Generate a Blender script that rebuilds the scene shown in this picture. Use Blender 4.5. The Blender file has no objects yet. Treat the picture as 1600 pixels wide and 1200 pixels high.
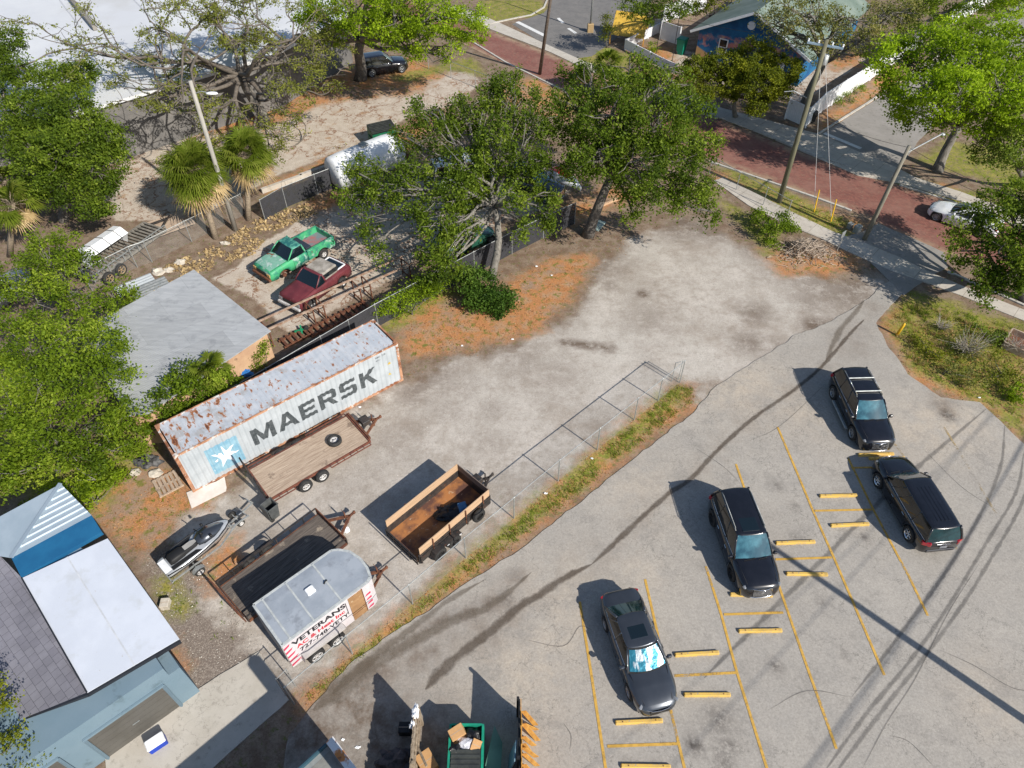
import bpy, bmesh, math, random
import numpy as np
from math import radians as R, sin, cos, pi, sqrt, atan2
from mathutils import Vector, Matrix, noise
from mathutils.geometry import delaunay_2d_cdt
S = bpy.context.scene
# ---------------------------------------------------------------- camera
F, TH, CH = 1109.0, 0.811, 28.87          # focal length (photo pixels), pitch below the horizon, drone height
cd = bpy.data.cameras.new('camera'); cam = bpy.data.objects.new('camera', cd); S.collection.objects.link(cam)
cd.sensor_width = 36; cd.lens = 36 * F / 1600; cd.clip_start = .1; cd.clip_end = 1000
cam.location = (0, 0, CH); cam.rotation_euler = (pi / 2 - TH, 0, 0)
S.camera = cam
# ---------------------------------------------------------------- sky and sun
SUN_AZ, SUN_EL = R(-44), R(36)            # where the sun stands (maths azimuth, elevation)
w = bpy.data.worlds.new("World"); S.world = w; w.use_nodes = True
nt = w.node_tree; bg = nt.nodes['Background']; sk = nt.nodes.new('ShaderNodeTexSky')
sk.sky_type = 'NISHITA'; sk.sun_disc = False; sk.sun_elevation = SUN_EL; sk.sun_rotation = pi / 2 - SUN_AZ
sk.air_density = 1.0; sk.dust_density = .6; sk.ozone_density = 1.5
nt.links.new(sk.outputs[0], bg.inputs[0]); bg.inputs[1].default_value = .095
ld = bpy.data.lights.new('sun', 'SUN'); ld.energy = 4.8; ld.angle = R(.53); ld.color = (1, .945, .86)
sun = bpy.data.objects.new('sun', ld); S.collection.objects.link(sun)
sd = Vector((cos(SUN_AZ) * cos(SUN_EL), sin(SUN_AZ) * cos(SUN_EL), sin(SUN_EL)))
sun.rotation_euler = sd.to_track_quat('Z', 'Y').to_euler(); sun.location = (40, -40, 60)
S.view_settings.view_transform = 'Standard'; S.view_settings.look = 'None'; S.view_settings.gamma = 1
S.view_settings.exposure = .4
S.render.engine = 'CYCLES'
S.cycles.max_bounces = 6; S.cycles.diffuse_bounces = 3; S.cycles.glossy_bounces = 2
S.cycles.transparent_max_bounces = 12; S.cycles.transmission_bounces = 3
S.cycles.use_denoising = True
# ---------------------------------------------------------------- helpers
CT, ST = cos(TH), sin(TH)
def G(px, py, z=0.0):
    """place seen at photo pixel (px,py), on the level z"""
    a = (px - 800) / F; b = (600 - py) / F
    dy = CT + b * ST; dz = -ST + b * CT; t = (z - CH) / dz
    return Vector((a * t, dy * t, z))
rnd = random.Random(7)
def tag(o, label=None, cat=None, group=None, kind=None):
    if label: o['label'] = label
    if cat: o['category'] = cat
    if group: o['group'] = group
    if kind: o['kind'] = kind
    return o
def thing(name, label, cat, loc=(0, 0, 0), rz=0.0, group=None):
    o = bpy.data.objects.new(name, None); S.collection.objects.link(o)
    o.location = loc; o.rotation_euler = (0, 0, rz); o.empty_display_size = .3
    return tag(o, label, cat, group)
def copy_tree(o, parent=None):
    c = o.copy(); S.collection.objects.link(c); c.parent = parent
    for ch in list(o.children): copy_tree(ch, c)
    return c
def link_mesh(name, me, mats, parent=None, smooth=False):
    if not isinstance(mats, (list, tuple)): mats = [mats]
    for m in mats: me.materials.append(m)
    o = bpy.data.objects.new(name, me); S.collection.objects.link(o)
    if parent is not None: o.parent = parent
    if smooth: me.polygons.foreach_set('use_smooth', [True] * len(me.polygons))
    return o
class MB:
    """collects shapes that become ONE mesh object"""
    def __init__(s): s.v = []; s.f = []; s.m = []; s.T = Matrix.Identity(4)
    def add(s, vs, fs, m=0):
        n = len(s.v)
        s.v += [tuple(s.T @ Vector(v)) for v in vs]
        s.f += [tuple(n + i for i in f) for f in fs]; s.m += [m] * len(fs); return s
    def poly(s, pts, m=0): return s.add(pts, [tuple(range(len(pts)))], m)
    def box(s, x0, x1, y0, y1, z0, z1, m=0):
        vs = [(x, y, z) for z in (z0, z1) for y in (y0, y1) for x in (x0, x1)]
        return s.add(vs, [(0, 2, 3, 1), (4, 5, 7, 6), (0, 1, 5, 4), (2, 6, 7, 3), (0, 4, 6, 2), (1, 3, 7, 5)], m)
    def bbox(s, x0, x1, y0, y1, z0, z1, b=.02, m=0):
        """box with chamfered vertical and top edges"""
        p = lambda d: [(x0 + d, y0), (x1 - d, y0), (x1, y0 + d), (x1, y1 - d), (x1 - d, y1), (x0 + d, y1), (x0, y1 - d), (x0, y0 + d)]
        q = lambda d: [(x + d if x < (x0 + x1) / 2 else x - d, y + d if y < (y0 + y1) / 2 else y - d) for x, y in p(b)]
        return s.loft([[(x, y, z0) for x, y in p(b)], [(x, y, z1 - b) for x, y in p(b)], [(x, y, z1) for x, y in q(b)]], True, True, m)
    def bar(s, p, q, w, h=None, m=0, up=(0, 0, 1)):
        """square bar from p to q"""
        h = h or w; p = Vector(p); q = Vector(q); d = (q - p).normalized(); u = Vector(up)
        if abs(d.dot(u)) > .95: u = Vector((1, 0, 0))
        a = d.cross(u).normalized(); b = a.cross(d)
        vs = [e + a * i * w / 2 + b * j * h / 2 for e in (p, q) for i, j in ((-1, -1), (1, -1), (1, 1), (-1, 1))]
        return s.add(vs, [(0, 1, 2, 3), (7, 6, 5, 4), (0, 4, 5, 1), (1, 5, 6, 2), (2, 6, 7, 3), (3, 7, 4, 0)], m)
    def tube(s, pts, r, n=8, m=0, cap=True):
        pts = [Vector(p) for p in pts]; rs = r if isinstance(r, (list, tuple)) else [r] * len(pts)
        d0 = (pts[1] - pts[0]).normalized(); u = Vector((0, 0, 1)) if abs(d0.z) < .9 else Vector((1, 0, 0))
        a = d0.cross(u).normalized(); rings = []
        for i, p in enumerate(pts):
            d = (pts[min(i + 1, len(pts) - 1)] - pts[max(i - 1, 0)]).normalized()
            a = (a - d * a.dot(d)).normalized(); b = d.cross(a)
            rings.append([p + (a * cos(2 * pi * k / n) + b * sin(2 * pi * k / n)) * rs[i] for k in range(n)])
        return s.loft(rings, True, cap, m)
    def loft(s, rings, closed=True, cap=False, m=0):
        n = len(rings[0]); vs = [v for r_ in rings for v in r_]; fs = []
        for i in range(len(rings) - 1):
            for k in range(n if closed else n - 1):
                k2 = (k + 1) % n
                fs.append((i * n + k, i * n + k2, (i + 1) * n + k2, (i + 1) * n + k))
        if cap: fs += [tuple(reversed(range(n))), tuple((len(rings) - 1) * n + k for k in range(n))]
        return s.add(vs, fs, m)
    def prism(s, p2, z0, z1, m=0):
        n = len(p2)
        return s.loft([[(x, y, z0) for x, y in p2], [(x, y, z1) for x, y in p2]], True, True, m)
    def lathe(s, prof, c=(0, 0, 0), axis='z', n=20, m=0):
        """prof = [(radius, height)]"""
        c = Vector(c); rings = []
        for r_, h in prof:
            ring = []
            for k in range(n):
                a = 2 * pi * k / n; x, y = r_ * cos(a), r_ * sin(a)
                ring.append(c + (Vector((x, y, h)) if axis == 'z' else Vector((x, h, y)) if axis == 'y' else Vector((h, x, y))))
            rings.append(ring)
        return s.loft(rings, True, False, m)
    def build(s, name, mats, parent=None, smooth=False, fix=True):
        me = bpy.data.meshes.new(name); me.from_pydata(s.v, [], s.f)
        me.polygons.foreach_set('material_index', s.m)
        if fix:
            bm = bmesh.new(); bm.from_mesh(me); bmesh.ops.recalc_face_normals(bm, faces=bm.faces); bm.to_mesh(me); bm.free()
        return link_mesh(name, me, mats, parent, smooth)
def comps(mb):
    par = list(range(len(mb.v)))
    def find(a):
        while par[a] != a: par[a] = par[par[a]]; a = par[a]
        return a
    for f in mb.f:
        for i in f[1:]: par[find(i)] = find(f[0])
    d = {}
    for f, m in zip(mb.f, mb.m): d.setdefault(find(f[0]), []).append((f, m))
    return list(d.values())
def each(mb, name, mats, parent=None, smooth=False):
    """one object per separate piece"""
    r = []
    for c in comps(mb):
        ids = sorted({i for f, _ in c for i in f}); mp = {a: b for b, a in enumerate(ids)}
        q = MB(); q.v = [mb.v[i] for i in ids]; q.f = [tuple(mp[i] for i in f) for f, _ in c]; q.m = [m for _, m in c]
        r.append(q.build(name, mats, parent, smooth))
    return r
def np_mesh(name, V, Fq, attrs=None):
    """mesh from arrays; Fq = (n,k) faces"""
    me = bpy.data.meshes.new(name); n, k = Fq.shape
    me.vertices.add(len(V)); me.vertices.foreach_set('co', np.ascontiguousarray(V, np.float32).ravel())
    me.loops.add(n * k); me.loops.foreach_set('vertex_index', np.ascontiguousarray(Fq, np.int32).ravel())
    me.polygons.add(n); me.polygons.foreach_set('loop_start', np.arange(0, n * k, k, dtype=np.int32))
    me.polygons.foreach_set('loop_total', np.full(n, k, np.int32))
    for a, d in (attrs or {}).items():
        at = me.attributes.new(a, 'FLOAT', 'POINT'); at.data.foreach_set('value', np.ascontiguousarray(d, np.float32))
    me.update(calc_edges=True); return me
def text2d(s, size=1.0, bold=0.0, sx=1.0):
    """outline lettering -> (verts2d, faces), origin bottom left"""
    cu = bpy.data.curves.new('t', 'FONT'); cu.body = s; cu.size = size; cu.offset = bold; cu.resolution_u = 3
    o = bpy.data.objects.new('t', cu); S.collection.objects.link(o)
    dg = bpy.context.evaluated_depsgraph_get(); me = o.evaluated_get(dg).to_mesh()
    vs = [(v.co.x * sx, v.co.y) for v in me.vertices]; fs = [tuple(p.vertices) for p in me.polygons]
    o.evaluated_get(dg).to_mesh_clear(); bpy.data.objects.remove(o); bpy.data.curves.remove(cu)
    x0 = min(v[0] for v in vs)
    return [(x - x0, y) for x, y in vs], fs
# ---------------------------------------------------------------- materials
class NT:
    def __init__(s, name):
        s.m = bpy.data.materials.new(name); s.m.use_nodes = True; s.n = s.m.node_tree.nodes; s.l = s.m.node_tree.links
        s.n.clear(); s.out = s.n.new('ShaderNodeOutputMaterial')
        s.co = s.n.new('ShaderNodeTexCoord').outputs['Object']
    def node(s, t, **k):
        x = s.n.new(t)
        for a, b in k.items(): setattr(x, a, b)
        return x
    def inp(s, x, i, v):
        if hasattr(v, 'is_output'): s.l.new(v, x.inputs[i])
        elif isinstance(v, (tuple, list)) and len(v) == 3 and x.inputs[i].type == 'RGBA': x.inputs[i].default_value = (*v, 1)
        else: x.inputs[i].default_value = v
    def noise(s, sc, det=4, rough=.55, co=None, out=0, dist=0):
        x = s.node('ShaderNodeTexNoise'); s.l.new(co or s.co, x.inputs['Vector'])
        x.inputs['Scale'].default_value = sc; x.inputs['Detail'].default_value = det; x.inputs['Roughness'].default_value = rough
        x.inputs['Distortion'].default_value = dist
        return x.outputs[out]
    def vor(s, sc, feat='F1', co=None, out=0):
        x = s.node('ShaderNodeTexVoronoi', feature=feat); s.l.new(co or s.co, x.inputs['Vector']); x.inputs['Scale'].default_value = sc
        return x.outputs[out]
    def scale(s, v, co=None):
        x = s.node('ShaderNodeMapping'); s.l.new(co or s.co, x.inputs[0]); x.inputs['Scale'].default_value = v; return x.outputs[0]
    def rng(s, v, a, b, c=0.0, d=1.0):
        x = s.node('ShaderNodeMapRange'); s.inp(x, 0, v)
        for i, q in zip((1, 2, 3, 4), (a, b, c, d)): x.inputs[i].default_value = q
        return x.outputs[0]
    def math(s, op, a, b=0.0):
        x = s.node('ShaderNodeMath', operation=op); s.inp(x, 0, a); s.inp(x, 1, b); return x.outputs[0]
    def mix(s, f, a, b, mode='MIX'):
        x = s.node('ShaderNodeMix', data_type='RGBA', blend_type=mode); s.inp(x, 0, f); s.inp(x, 6, a); s.inp(x, 7, b); return x.outputs[2]
    def ridge(s, sc, wd, det=7, rough=.6):
        """thin wandering lines, 1 on the line"""
        return s.rng(s.math('ABSOLUTE', s.math('SUBTRACT', s.noise(sc, det, rough), .5)), wd, wd * .3)
    def attr(s, n):
        x = s.node('ShaderNodeAttribute', attribute_name=n); return x.outputs['Fac']
    def bump(s, h, st=.3, d=.02):
        x = s.node('ShaderNodeBump'); s.l.new(h, x.inputs['Height']); x.inputs['Strength'].default_value = st; x.inputs['Distance'].default_value = d
        return x.outputs[0]
    def bsdf(s, col, rough=.7, metal=0.0, nrm=None, spec=.4, coat=0.0, alpha=None, trans=None):
        x = s.node('ShaderNodeBsdfPrincipled'); s.inp(x, 'Base Color', col); s.inp(x, 'Roughness', rough); s.inp(x, 'Metallic', metal)
        x.inputs['Specular IOR Level'].default_value = spec; x.inputs['Coat Weight'].default_value = coat; x.inputs['Coat Roughness'].default_value = .04
        if nrm is not None: s.l.new(nrm, x.inputs['Normal'])
        if alpha is not None: s.inp(x, 'Alpha', alpha)
        s.l.new(x.outputs[0], s.out.inputs[0]); return x
def mat(name, c1, c2=None, sc=3.0, lo=.4, hi=.6, rough=.7, metal=0.0, bump=0.0, bsc=40.0, coat=0.0, spec=.4, layers=(), stretch=None, fine=.12):
    """weathered surface: c1/c2 mottled by noise; layers = extra (colour, scale, threshold, softness) patches"""
    t = NT(name); co = t.scale(stretch) if stretch else t.co
    col = t.mix(t.rng(t.noise(sc, 5, .6, co), lo, hi), c1, c2 or tuple(x * .85 for x in c1))
    if fine: col = t.mix(1.0, col, t.mix(t.noise(bsc * .8, 2), (1 - fine,) * 3, (1 + fine,) * 3), 'MULTIPLY')
    for (lc, ls, th, so) in layers:
        col = t.mix(t.rng(t.noise(ls, 6, .65), th, th + so), col, lc)
    nrm = t.bump(t.noise(bsc, 3), bump, .02) if bump else None
    t.bsdf(col, rough, metal, nrm, spec, coat); return t.m
def glassy(name, col, rough=.04, spec=.6):
    t = NT(name); t.bsdf(col, rough, 0, None, spec, .3); return t.m
m_black = mat('black_paint', (.006, .006, .008), (.008, .008, .011), rough=.22, coat=1, fine=0)
m_graph = mat('graphite_paint', (.05, .057, .068), (.055, .062, .074), rough=.28, metal=.5, coat=1, fine=0)
m_white_car = mat('white_car_paint', (.75, .76, .78), (.7, .71, .74), rough=.3, coat=1, fine=0)
m_glass = glassy('dark_glass', (.006, .012, .016))
m_tire = mat('tyre_rubber', (.018, .018, .019), (.035, .034, .032), sc=8, rough=.85)
m_rim = mat('rim_metal', (.42, .43, .45), (.3, .31, .33), sc=10, rough=.35, metal=.8)
m_rim_w = mat('white_rim', (.6, .6, .6), (.4, .38, .36), sc=10, rough=.5)
m_chrome = mat('chrome', (.75, .76, .78), rough=.12, metal=1, fine=0)
m_plast = mat('black_plastic', (.015, .015, .016), rough=.6)
m_redlens = mat('red_lens', (.35, .01, .015), (.25, .005, .01), rough=.15, coat=1)
m_lamp = mat('clear_lens', (.22, .23, .25), (.12, .13, .14), rough=.15, coat=1)
m_galv = mat('galvanised_steel', (.3, .32, .32), (.42, .43, .42), sc=6, rough=.5, metal=.5)
m_wood = mat('weathered_wood', (.33, .25, .18), (.2, .16, .125), sc=2, stretch=(1, 9, 9), rough=.9, bump=.3)
m_rust = mat('rusty_steel', (.09, .035, .022), (.17, .07, .035), sc=5, rough=.85, bump=.3)
m_steel = mat('black_steel', (.02, .02, .021), (.05, .04, .035), sc=4, rough=.6, layers=[((.13, .05, .025), 5, .6, .1)])
# ================================================================ the ground
def PX(l, z=0.0): return np.array([G(x, y, z)[:2] for x, y in l])
def seg_dist(P, A, B):
    d = B - A; L = max(float(d @ d), 1e-9)
    t = np.clip(((P - A) @ d) / L, 0, 1); q = P - A - t[:, None] * d
    return np.sqrt((q ** 2).sum(1))
def line_dist(P, pts):
    r = np.full(len(P), 9.0)
    for a, b in zip(pts[:-1], pts[1:]): r = np.minimum(r, seg_dist(P, a, b))
    return r
def sdf(P, poly):
    """signed distance to a polygon, positive inside"""
    r = np.full(len(P), 9.0); ins = np.zeros(len(P), bool); n = len(poly)
    for i in range(n):
        a, b = poly[i], poly[(i + 1) % n]
        r = np.minimum(r, seg_dist(P, a, b))
        c = (a[1] > P[:, 1]) != (b[1] > P[:, 1])
        if abs(b[1] - a[1]) > 1e-9: ins ^= c & (P[:, 0] < (b[0] - a[0]) * (P[:, 1] - a[1]) / (b[1] - a[1]) + a[0])
    return np.where(ins, r, -r)
def multi(P, polys): 
    r = np.full(len(P), -9.0)
    for p in polys: r = np.maximum(r, sdf(P, PX(p)))
    return r
def blobs(P, l):
    """soft patches: (px, py, radius m, strength)"""
    r = np.zeros(len(P))
    for x, y, q, s in l:
        c = G(x, y); d2 = ((P[:, 0] - c.x) ** 2 + (P[:, 1] - c.y) ** 2) / q ** 2
        r = np.maximum(r, s * np.exp(-d2))
    return r
# --- zones, outlined on the ground
SAND = [[(285, 812), (345, 775), (400, 735), (470, 690), (560, 640), (632, 603), (700, 568), (800, 545), (875, 505), (925, 462), (940, 410), (990, 378), (1075, 345), (1150, 372), (1225, 425), (1300, 440), (1400, 432), (1390, 470), (1095, 625), (1060, 592), (450, 1085), (398, 1015), (330, 935), (375, 880), (300, 862)]]
LITTER = [[(605, 500), (650, 462), (720, 452), (800, 440), (850, 405), (930, 400), (890, 470), (850, 515), (720, 548), (640, 565)],
          [(125, 790), (200, 735), (250, 715), (300, 765), (345, 760), (330, 800), (285, 812), (235, 865), (195, 850)],
          [(380, 130), (500, 120), (650, 90), (700, 115), (640, 150), (520, 160), (420, 195), (300, 215)],
          [(410, 292), (560, 228), (640, 190), (700, 170), (640, 235), (560, 262), (420, 320)],
          [(480, 318), (520, 300), (540, 320), (490, 340)],
          [(850, 330), (960, 290), (985, 310), (900, 350)], [(1110, 262), (1300, 330), (1350, 352), (1310, 362), (1120, 285)],
          [(1180, 395), (1300, 385), (1345, 410), (1300, 432), (1225, 432)], [(1380, 290), (1460, 305), (1600, 365), (1600, 345), (1470, 285)],
          [(960, 118), (1010, 105), (1080, 120), (1100, 150), (1010, 140)], [(985, 70), (1060, 72), (1050, 95), (1000, 100)], [(1275, 190), (1345, 140), (1400, 105), (1420, 125), (1350, 165), (1290, 212)], [(1380, 505), (1420, 460), (1500, 500), (1600, 520), (1600, 690), (1530, 640), (1420, 590)],
          [(270, 1010), (300, 1040), (285, 1075), (262, 1040)], [(340, 850), (375, 845), (385, 890), (330, 920), (315, 880)],
          [(1250, 75), (1350, 85), (1345, 105), (1300, 110)], [(760, 140), (840, 120), (880, 140), (900, 190), (800, 170)]]
GRAVEL = [[(225, 870), (300, 862), (380, 880), (400, 1000), (440, 1085), (300, 1085), (250, 960)]]
GRASS = [[(755, 0), (850, 0), (855, 22), (800, 30), (745, 40)], [(1385, 500), (1420, 455), (1600, 505), (1600, 680), (1530, 625), (1430, 585)],
         [(880, 130), (910, 150), (900, 180), (870, 165)], [(1120, 262), (1170, 270), (1330, 350), (1300, 365), (1200, 320)],
         [(240, 905), (280, 905), (300, 955), (265, 965), (245, 930)], [(1090, 285), (1140, 320), (1220, 365), (1200, 400), (1150, 345)],
         [(610, 480), (700, 440), (710, 460), (640, 500), (600, 520)], [(20, 740), (200, 660), (240, 700), (150, 800), (60, 800)], [(1380, 270), (1600, 320), (1600, 350), (1400, 300)],
         [(890, 60), (1000, 90), (960, 120), (900, 100)], [(645, 945), (850, 770), (1055, 605), (1078, 612), (1000, 684), (850, 800), (700, 915), (500, 1085)], [(1225, 320), (1340, 365), (1320, 378), (1230, 335)], [(1430, 250), (1600, 300), (1600, 240), (1480, 220)], [(0, 780), (160, 700), (0, 640)], [(410, 310), (520, 265), (530, 285), (430, 330)], [(610, 120), (740, 88), (760, 120), (700, 110), (640, 130)]]
OLD = [[(150, 300), (205, 240), (280, 215), (400, 195), (500, 155), (620, 138), (690, 112), (735, 112), (752, 128), (715, 162), (640, 182), (600, 208), (555, 228), (425, 278), (330, 330), (250, 345), (180, 345)],
       [(400, 385), (470, 345), (560, 300), (700, 250), (850, 260), (900, 290), (870, 320), (650, 395), (640, 425), (450, 520), (400, 470), (330, 435), (380, 410)],
       [(1010, 88), (1070, 78), (1180, 110), (1090, 130), (1020, 105)], [(1110, 130), (1250, 160), (1360, 90), (1300, 85), (1230, 100)], [(980, 30), (1050, 20), (1020, 50), (960, 60)]]
def axis(a, b, st, far): return np.concatenate([[-far, a - 60, a - 20, a - 5], np.arange(a, b, st), [b + 5, b + 30, b + 90, far]])
gx = axis(-60, 60, .3, 400); gy = axis(4, 92, .3, 500)
XX, YY = np.meshgrid(gx, gy); P = np.stack([XX.ravel(), YY.ravel()], 1)
nx = len(gx); ny = len(gy); idx = np.arange(nx * ny).reshape(ny, nx)
Fq = np.stack([idx[:-1, :-1], idx[:-1, 1:], idx[1:, 1:], idx[1:, :-1]], -1).reshape(-1, 4)
stain = np.maximum(blobs(P, [(1275, 510, 1.0, .9), (1300, 520, 1.6, .6), (1180, 490, 1.3, .55), (1170, 535, 1.1, .6), (1270, 470, 1.8, .45), (1340, 445, 1.8, .7), (1004, 459, .42, 1.1), (955, 445, .8, .5),
    (905, 470, 1.1, .4), (645, 612, 1.3, .6), (660, 600, .9, .6), (770, 640, .9, .35), (870, 590, 2.0, .3), (700, 600, 2.0, .3), (1000, 470, 3, .15), (940, 660, 1.2, .2), (1230, 420, 2.2, .4), (860, 390, 5, .5), (920, 400, 3, .7), (1060, 345, 2.5, .8), (1110, 355, 2.0, .8), (1180, 390, 1.5, .6), (1330, 455, 3, .6), (1290, 450, 2.5, .55), (850, 490, 2, .6), (790, 535, 2, .5), (660, 580, 2.5, .6), (1010, 500, 2, .35), (1220, 555, 1.6, .5), (560, 760, 2.4, .22), (820, 560, 2.2, .35), (1010, 545, 1.5, .2), (760, 700, 1.5, .25), (610, 690, 2.2, .3), (400, 830, 2, .25), (860, 760, 1.5, .25), (700, 640, 1.2, .3)]),
    .9 * np.exp(-(line_dist(P, PX([(880, 535), (920, 540), (955, 545)])) / .35) ** 2))
pale = blobs(P, [(970, 540, 2.6, .8), (1230, 480, 1.6, .7), (1000, 400, 1.6, .6), (1150, 395, 1.5, .5), (860, 560, 1.5, .5), (1050, 610, 1.8, .5), (760, 610, 3, .5), (560, 720, 2, .4), (900, 480, 1.2, .4), (1080, 560, 2.5, .6), (660, 850, 2, .5), (930, 600, 2.5, .5)])
me = np_mesh('ground', np.concatenate([P, np.zeros((len(P), 1))], 1), Fq, {
    'sand': multi(P, SAND), 'litter': multi(P, LITTER + [[(470, 1075), (640, 945), (850, 768), (945, 690), (1050, 600), (1088, 605), (1085, 632), (1000, 702), (850, 824), (700, 938), (560, 1045), (480, 1105)]]), 'gravel': multi(P, GRAVEL), 'grass': multi(P, GRASS), 'old': multi(P, OLD), 'stain': stain, 'pale': pale})
def ground_mat():
    t = NT('yard_ground'); n = t.noise
    big = n(.25, 5, .6); mid = n(1.3, 6, .65); fine = n(9, 5, .7); peb = t.vor(16); grit = n(38, 3, .6)
    def mask(a, amp, wd, off=0.0, sc=None):
        k = t.math('ADD', t.attr(a), t.math('MULTIPLY', t.math('SUBTRACT', n(sc or .7, 7, .68), .5), amp))
        return t.rng(k, off - wd, off + wd)
    # dry brown soil between everything
    col = t.mix(t.rng(mid, .4, .6), (.17, .115, .08), (.25, .19, .14))
    col = t.mix(t.rng(fine, .55, .7), col, (.09, .06, .04))
    col = t.mix(t.rng(n(3.1, 6, .7), .56, .64), col, (.13, .13, .045))
    col = t.mix(t.rng(t.vor(13), .16, .08), col, (.34, .28, .22))
    # gravel
    gcol = t.mix(t.rng(peb, .1, .6), (.34, .29, .245), (.19, .155, .13))
    gcol = t.mix(t.rng(t.vor(9), .12, .05), gcol, (.5, .46, .4))
    col = t.mix(mask('gravel', 1.6, .35), col, gcol)
    # old cracked concrete
    oc = t.mix(t.rng(mid, .35, .65), (.40, .335, .27), (.5, .44, .37))
    crack = t.math('MAXIMUM', t.ridge(.3, .011, 8, .6), t.math('MULTIPLY', t.ridge(.85, .012, 8, .6), t.rng(n(.25, 3), .42, .5)))
    oc = t.mix(t.rng(n(.8, 6, .7), .56, .66), oc, (.34, .22, .13))
    oc = t.mix(t.math('MULTIPLY', crack, .95), oc, (.2, .10, .055))
    col = t.mix(mask('old', 1.2, .12), col, oc)
    # crushed shell yard
    sc = t.mix(t.rng(n(.42, 8, .7), .4, .6), (.415, .375, .33), (.51, .465, .415))
    sc = t.mix(t.math('MULTIPLY', t.rng(n(1.5, 8, .78), .47, .62), .6), sc, (.30, .26, .215))
    sc = t.mix(t.math('MULTIPLY', t.rng(n(.23, 6, .7), .52, .66), .7), sc, (.27, .22, .175))
    sc = t.mix(t.math('MULTIPLY', t.attr('pale'), t.rng(mid, .35, .55)), sc, (.52, .485, .435))
    sc = t.mix(t.math('MULTIPLY', t.rng(n(4.5, 8, .8), .52, .62), .4), sc, (.25, .225, .195)); sc = t.mix(t.math('MULTIPLY', t.ridge(.6, .006, 9, .65), .35), sc, (.24, .2, .165))
    st = t.math('MULTIPLY', t.math('MULTIPLY', t.attr('stain'), 1.25), t.rng(n(1.1, 8, .75), .3, .52))
    sc = t.mix(t.math('MINIMUM', st, .95), sc, (.135, .10, .075))
    sc = t.mix(t.rng(grit, .6, .75), sc, (.22, .2, .175)); sc = t.mix(t.rng(t.vor(22), .12, .05), sc, (.6, .56, .5))
    col = t.mix(mask('sand', 5.0, .5, 0, .42), col, sc)
    # fallen oak leaves
    lc = t.mix(t.rng(t.vor(24), .1, .7), (.58, .26, .10), (.34, .16, .07)); lc = t.mix(t.math('MULTIPLY', t.rng(n(.9, 7, .72), .47, .6), .65), lc, (.36, .26, .17))
    lc = t.mix(t.math('MULTIPLY', t.rng(n(.35, 6, .7), .5, .6), .75), lc, (.27, .20, .15)); lc = t.mix(t.rng(n(2.2, 6, .7), .53, .62), lc, (.17, .16, .04))
    lm = t.math('MULTIPLY', mask('litter', 3.2, .55, .0, .5), t.rng(n(7, 5, .75), .22, .42))
    col = t.mix(lm, col, lc)
    # thin grass
    gr = t.mix(t.rng(mid, .35, .65), (.15, .19, .02), (.32, .27, .075)); gr = t.mix(t.rng(fine, .5, .7), gr, (.06, .075, .015))
    col = t.mix(t.math('MULTIPLY', mask('grass', 2.2, .4), t.rng(n(3.5, 6, .75), .36, .52)), col, gr)
    col = t.mix(1.0, col, t.mix(t.rng(t.noise(12, 4, .75), .3, .7), (.78, .78, .78), (1.22, 1.22, 1.22)), 'MULTIPLY')
    h = t.math('ADD', t.math('MULTIPLY', fine, .7), t.math('MULTIPLY', grit, .3))
    t.bsdf(col, .95, 0, t.bump(h, .6, .05), .15); return t.m
tag(link_mesh('ground', me, ground_mat()), kind='structure')

def wobble(pts, step, amp, seed=0):
    """closed outline resampled with an uneven edge"""
    out = []
    for i, a in enumerate(pts):
        b = pts[(i + 1) % len(pts)]; d = np.array(b) - a; L = np.hypot(*d); k = max(1, int(L / step)); nn = np.array([-d[1], d[0]]) / max(L, 1e-6)
        for j in range(k):
            p = np.array(a) + d * j / k
            q = noise.fractal(Vector((p[0] * .9, p[1] * .9, seed)), 1.0, 2.0, 4) * amp
            out.append(p + nn * q)
    return out
def sheet(name, outline, z, m, grid=.3, amp=0.0, attrs=None, thick=.12, step=None):
    """a slab: level top at z with a skirt below it"""
    o = wobble(outline, step or max(grid, .25), amp) if amp else wobble(outline, grid * 2, 0)
    o = [Vector((float(p[0]), float(p[1]))) for p in o]; no = len(o)
    A = np.array([tuple(p) for p in o]); lo, hi = A.min(0), A.max(0)
    gx, gy = np.meshgrid(np.arange(lo[0], hi[0], grid), np.arange(lo[1], hi[1], grid)); Q = np.stack([gx.ravel(), gy.ravel()], 1)
    Q = Q[sdf(Q, A) > grid * .45]
    vs = o + [Vector((float(a), float(b))) for a, b in Q]
    v2, _, f2, *_ = delaunay_2d_cdt(vs, [(i, (i + 1) % no) for i in range(no)], [list(range(no))], 2, 1e-4)
    V = [(p[0], p[1], z) for p in v2]; Fs = [tuple(f) for f in f2]; n0 = len(V)
    # skirt
    ed = {}
    for f in Fs:
        for i in range(len(f)):
            a, b = f[i], f[(i + 1) % len(f)]; ed[(a, b)] = 1
    sk = [e for e in ed if (e[1], e[0]) not in ed]; mp = {}
    for a, b in sk:
        for q in (a, b):
            if q not in mp: mp[q] = len(V); V.append((V[q][0], V[q][1], z - thick))
        Fs.append((b, a, mp[a], mp[b]))
    me = bpy.data.meshes.new(name); me.from_pydata(V, [], Fs)
    if attrs:
        PP = np.array([v[:2] for v in V])
        for k, fn in attrs.items():
            at = me.attributes.new(k, 'FLOAT', 'POINT'); at.data.foreach_set('value', fn(PP).astype(np.float32))
    return tag(link_mesh(name, me, m), kind='structure')
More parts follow.
